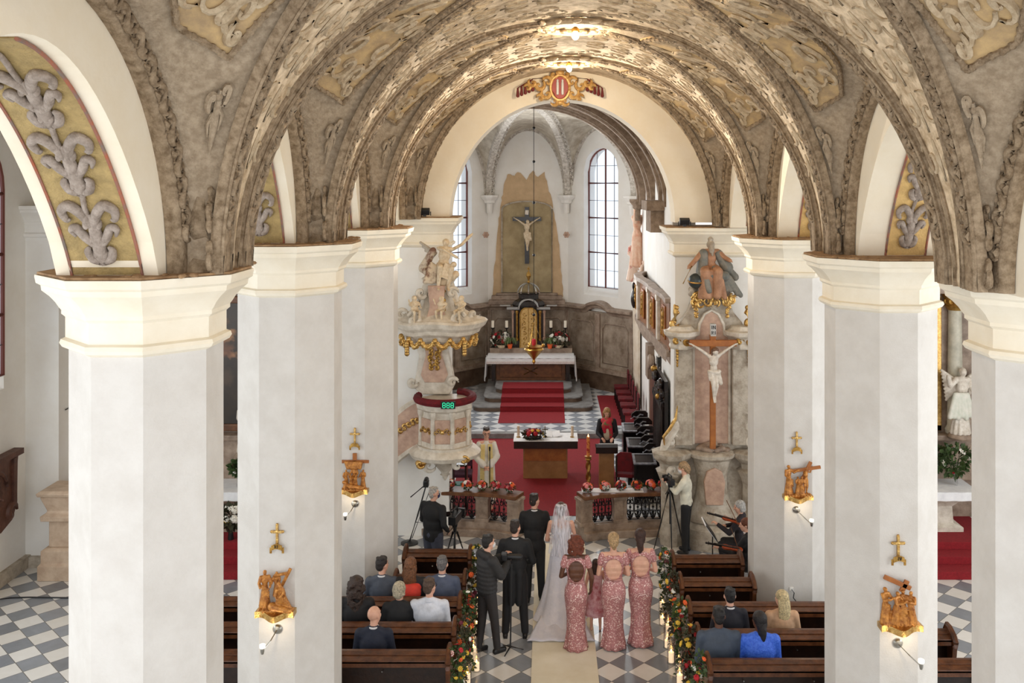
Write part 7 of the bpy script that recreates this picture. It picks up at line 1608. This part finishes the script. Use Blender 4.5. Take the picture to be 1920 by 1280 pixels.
def side_altar(xc, side, frame_mat, col_mat, z_=0):
    nm = 'left' if side < 0 else 'right'
    t = thing('altar_platform', 'red carpeted steps of the side altar in the %s aisle' % nm, 'steps', (xc, 17.8, 0))
    for i, (hw, y0) in enumerate(((1.75, -1.05), (1.6, -.72), (1.45, -.38))): b = MB(); b.bb(-hw, hw, y0, 1.0, .14*i, .14*i+.14); b.build('step', red_c, t, smooth=False, bevel=.008)
    t = thing('side_altar', 'stone altar block with a curved front in the %s aisle' % nm, 'altar', (xc, 18.15, .42))
    b = MB(); b.stack([[V3(-w, -d, z), V3(w, -d, z), V3(w, .45, z), V3(-w, .45, z)] for w, d, z in ((.95, .22, 0), (.95, .22, .08), (.80, .12, .14), (.78, .10, .45), (.95, .2, .62), (1.12, .34, .70), (1.12, .34, .80))]); b.build('block', stone_l if side > 0 else stone_b, t, angle=25)
    b = MB(); b.bb(-.35, .35, -.2, -.1, .2, .5); b.build('gilt_panel', gold_d, t, smooth=False, bevel=.02)
    b = MB(); b.slab(lambda u, v: V3(-1.18+2.36*u, -.42+.9*v, .81), 2, 2, (0, 0, .015)); b.slab(lambda u, v: V3(-1.18+2.36*u, -.425+.01*math.sin(u*50), .82-.16*v), 40, 2, (0, .012, 0)); c = b.build('altar_cloth', cloth_m, angle=50); c.location = (xc, 18.15, .42); tag(c, 'white cloth on the side altar in the %s aisle' % nm, 'cloth')
    t = thing('altarpiece', 'tall marble altarpiece with a framed dark painting in the %s aisle' % nm, 'altarpiece', (xc, 18.9, 0))
    b = MB(); b.bb(-1.6, 1.6, -.12, .08, .4, 5.2); b.build('back_wall', stone_b, t, smooth=False, bevel=.02)
    b = MB(); b.bb(-1.5, 1.5, -.34, .0, 1.2, 2.05).bb(-1.6, 1.6, -.40, .0, 2.0, 2.12); b.build('predella', stone_b, t, smooth=False, bevel=.03)
    for e in (-1, 1):
        b = MB(); b.lathe([(.18, 2.12), (.20, 2.2), (.15, 2.28), (.14, 3.4), (.125, 4.55), (.14, 4.6)], (e*1.12, -.2, 0), 20); b.build('column', col_mat, t); b = MB(); b.lathe([(.14, 4.58), (.2, 4.66), (.16, 4.72), (.24, 4.85), (.26, 4.92)], (e*1.12, -.2, 0), 16)
        for k in range(8): a = 2*PI*k/8; acanth(b, (e*1.12+math.cos(a)*.16, -.2+math.sin(a)*.16, 4.75), .07, sg=e, rr=.022)
        b.build('gilt_capital', gold_d, t)
    b = MB(); b.bb(-1.65, 1.65, -.38, .05, 4.92, 5.08).bb(-1.75, 1.75, -.48, .05, 5.08, 5.2).bb(-1.6, 1.6, -.3, .05, 5.2, 5.45); b.build('entablature', stone_b, t, smooth=False, bevel=.03)
    for e in (-1, 1): b = MB(); b.tube([(e*1.6, -.1, 5.5), (e*1.35, -.1, 5.7), (e*1.0, -.1, 6.3), (e*.95, -.1, 6.9), (e*.8, -.1, 7.1)], [.15, .16, .14, .12, .05], 10); b.bb(e*1.0-.2, e*1.0+.2, -.25, 0, 7.05, 7.3); acanth(b, (e*1.55, -.15, 5.6), .2, sg=e, rr=.07); b.build('scroll_buttress', stone_b, t)
    b = MB(); b.tube([(.62*math.cos(a)*.9, -.12, 6.3+.85*math.sin(a)) for a in [2*PI*k/32 for k in range(32)]], .07, 7, closed=True); b.build('oval_frame', stone_b, t)
    fr = MB()
    for (x0, x1, z0, z1) in ((-.86, -.72, 2.15, 4.85), (.72, .86, 2.15, 4.85), (-.86, .86, 2.15, 2.29), (-.86, .86, 4.71, 4.85)): fr.bb(x0, x1, -.20, -.10, z0, z1)
    f = fr.build('picture_frame', frame_mat, t, smooth=False, bevel=.02); b = MB(); b.bb(-.74, .74, -.02, .02, -1.24, 1.24); o = b.build('painting', paint, f, smooth=False, label='dark oil painting with a bearded figure'); o.location = (0, -.14, 3.5)
XL_, XR_ = -6.75, 7.05
side_altar(XL_, -1, wood_m, stone_b); side_altar(XR_, 1, gold, mat('pale_green_marble', (206, 200, 182), .4, c2=(170, 166, 150), vs=4))
# statues and vases of the side altars
t = thing('madonna_statue', 'praying woman statue in white veil and pale blue sash in the left aisle', 'statue', (PX(452, 18.35), 18.55, 1.62)); b = MB(); fig(b, (0, 0, .16), 1.0, 0, hood=True, aL=((-.10, -.06, .68), (-.01, -.13, .78)), aR=((.10, -.06, .68), (.01, -.13, .78))); b.build('figure', bone, t, remesh=.012); b = MB(); b.cap((-.0, -.10, .8), (-.03, -.14, .25), .025, .035); b.cap((.03, -.10, .8), (.04, -.14, .3), .025, .03); b.build('blue_sash', clothm((150, 190, 214)), t); b = MB(); b.lathe([(.2, 0), (.2, .1), (.14, .17)], n=14); b.build('base', stone_b, t)
t = thing('angel_statue', 'white winged angel statue beside the golden frame in the right aisle', 'statue', (PX(1803, 18.35), 18.42, 2.12)); b = MB(); fig(b, (0, 0, .05), 1.32, .1, wings=True, tilt=.05, aL=((-.2, -.02, .72), (-.27, -.08, .86)), aR=((.17, -.05, .62), (.2, -.15, .50))); b.build('figure', bone, t, remesh=.014)
b = MB()
for q in range(7): b.cap((-.14+.04*q, -.10, .85), (-.26+.08*q, -.14, .42+.05*math.sin(q*3)), .045, .05)
b.build('drapery', mat('pale_green_drape', (196, 200, 184), .6, c2=(222, 218, 206), vs=6), t, remesh=.014); b = MB(); b.lathe([(.22, -.04), (.24, .0), (.2, .06)], n=14); b.build('base', stone_b, t)
t = thing('angel_statue', 'white statue left of the golden frame in the right aisle, mostly behind a pillar', 'statue', (5.85, 18.42, 2.12)); b = MB(); fig(b, (0, 0, .05), 1.3, -.1, wings=True); b.build('figure', bone, t, remesh=.016)
def vase(label, x, Y, z, seed, r, cols, green=leafg, s=1.3, vm=glass, n=10, group=None):
    RR = random.Random(seed); t = thing('flower_vase', label, 'flowers', (x, Y, z)); b = MB(); b.lathe([(.05, 0), (.055, .02), (.045, .12), (.07, .26), (.066, .26), (.04, .12), (.045, .02)], n=14); b.build('vase', vm, t)
    b = MB(); leaves(b, (0, 0, .26+r*.8), (r, r*.7, r), 240, RR, .10)
    for i in range(16): a = RR.uniform(0, 2*PI); b.tube([(0, 0, .05), (math.cos(a)*r*.4, math.sin(a)*r*.3, .3+r*.5), (math.cos(a)*r, math.sin(a)*r*.7, .28+RR.uniform(.5, 1.9)*r)], .005, 4)
    b.build('foliage', green, t, smooth=False)['kind'] = 'stuff'; blooms(t, (0, 0, .27+r*.8), (r*.9, r*.7, r*.85), n, cols, RR, s)
vase('glass vase of white and purple flowers before the madonna statue', PX(447, 18.0), 18.05, 1.255, 1, .13, [f_wh, f_bu], n=12)
vase('large vase of olive branches with red and white flowers on the right side altar', PX(1793, 18.1), 18.15, 1.255, 2, .28, [f_red, f_wh, f_wh], n=9, s=1.7)
vase('vase of green branches with red flowers half hidden behind the right pillar', PX(1752, 18.3), 18.35, 1.255, 3, .24, [f_red, f_wh], n=7, s=1.5)
vase('bouquet of white roses standing on the left side altar steps', PX(431, 17.5), 17.55, .42, 4, .21, [f_wh, f_wh, f_ye], leafd, 1.7, blackp, 16)
# stone pedestal, epitaph, cable
t = thing('stone_pedestal', 'stepped pinkish stone pedestal in the corner of the left aisle', 'pedestal', (PX(122, 17.0), 17.02, 0)); 
for nm_, pr_ in (('base', ((.34, 0), (.34, .26), (.30, .30), (.30, .52), (.24, .56))), ('shaft', ((.20, .56), (.20, 1.02), (.24, 1.05))), ('bowl', ((.30, 1.05), (.31, 1.14), (.24, 1.18), (.22, 1.22), (.30, 1.46), (.30, 1.50))), ('slab', ((.34, 1.50), (.36, 1.56), (.30, 1.60)))):
    b = MB(); b.stack([[V3(-w, -w, z), V3(w, -w, z), V3(w, w, z), V3(-w, w, z)] for w, z in pr_]); b.build(nm_, mat('pink_sandstone', (206, 184, 160), .7, c2=(182, 156, 132), vs=5, bump=.2) if 'pink_sandstone' not in MATS else MATS['pink_sandstone'], t, angle=25, bevel=.01)
t = thing('epitaph', 'dark brown carved stone epitaph hanging on the left aisle wall', 'relief', (-9.66, 15.95, 0)); em = mat('epitaph_brown', (104, 66, 50), .55, c2=(70, 42, 32), vs=5, bump=.3)
b = MB(); b.prism([(-.95, 1.5), (-.7, 1.15), (.4, .98), (.75, 1.1), (.9, 1.35), (.92, 2.1), (.95, 2.25), (-1.0, 2.25)], -.02, .10, 'x'); b.build('slab', em, t, bevel=.02, smooth=False); b = MB(); b.bb(-.02, .16, -1.05, 1.0, 2.22, 2.32).bb(.0, .14, .72, .82, 1.4, 2.2).bb(.0, .14, -.85, -.75, 1.4, 2.2); b.tube([(.1, .55*math.cos(a), 1.75+.4*math.sin(a)) for a in [PI*k/12 for k in range(13)]], .04, 6); acanth(b, (.1, .7, 1.25), .18, 'yz', 1, .05); b.build('frame', em, t, bevel=.01)
b = MB(); fig(b, (.08, .1, 1.15), .8, PI/2); fig(b, (.08, -.4, 1.2), .7, PI/2); b.build('figures', em, t, remesh=.02)
b = MB(); b.tube([(PX(0, 15.9)-.3, 15.85, .012), (PX(20, 16.0), 16.0, .012), (PX(60, 16.1), 16.02, .012), (PX(130, 16.1), 16.0, .012), (-6.5, 16.1, .012)], .012, 6); tag(b.build('cable', blackp), 'thin black cable lying across the left aisle floor', 'cable')
t = thing('wall_socket', 'white socket with black cable low on the farther right pillar', 'socket', (PX(1484, 14.34), 14.345, PZ(1104, 14.34))); b = MB(); b.bb(-.03, .03, -.012, 0, -.03, .03); b.build('plate', wall_w, t, smooth=False); b = MB(); b.tube([(0, -.02, 0), (.03, -.05, -.04), (.02, -.04, -.12), (.08, -.04, -.2), (.10, -.04, -.32)], .008, 5); b.build('plug_cable', blackp, t)
# doll-size details: hooks on the aisle pilaster
b = MB(); b.tube([(PX(108, 17.3), 17.9, PZ(768, 17.5)), (PX(108, 17.3)+.02, 17.55, PZ(768, 17.5)-.01)], .012, 5); tag(b.build('iron_hook', blackm), 'small iron hook on the left aisle pilaster', 'hook')
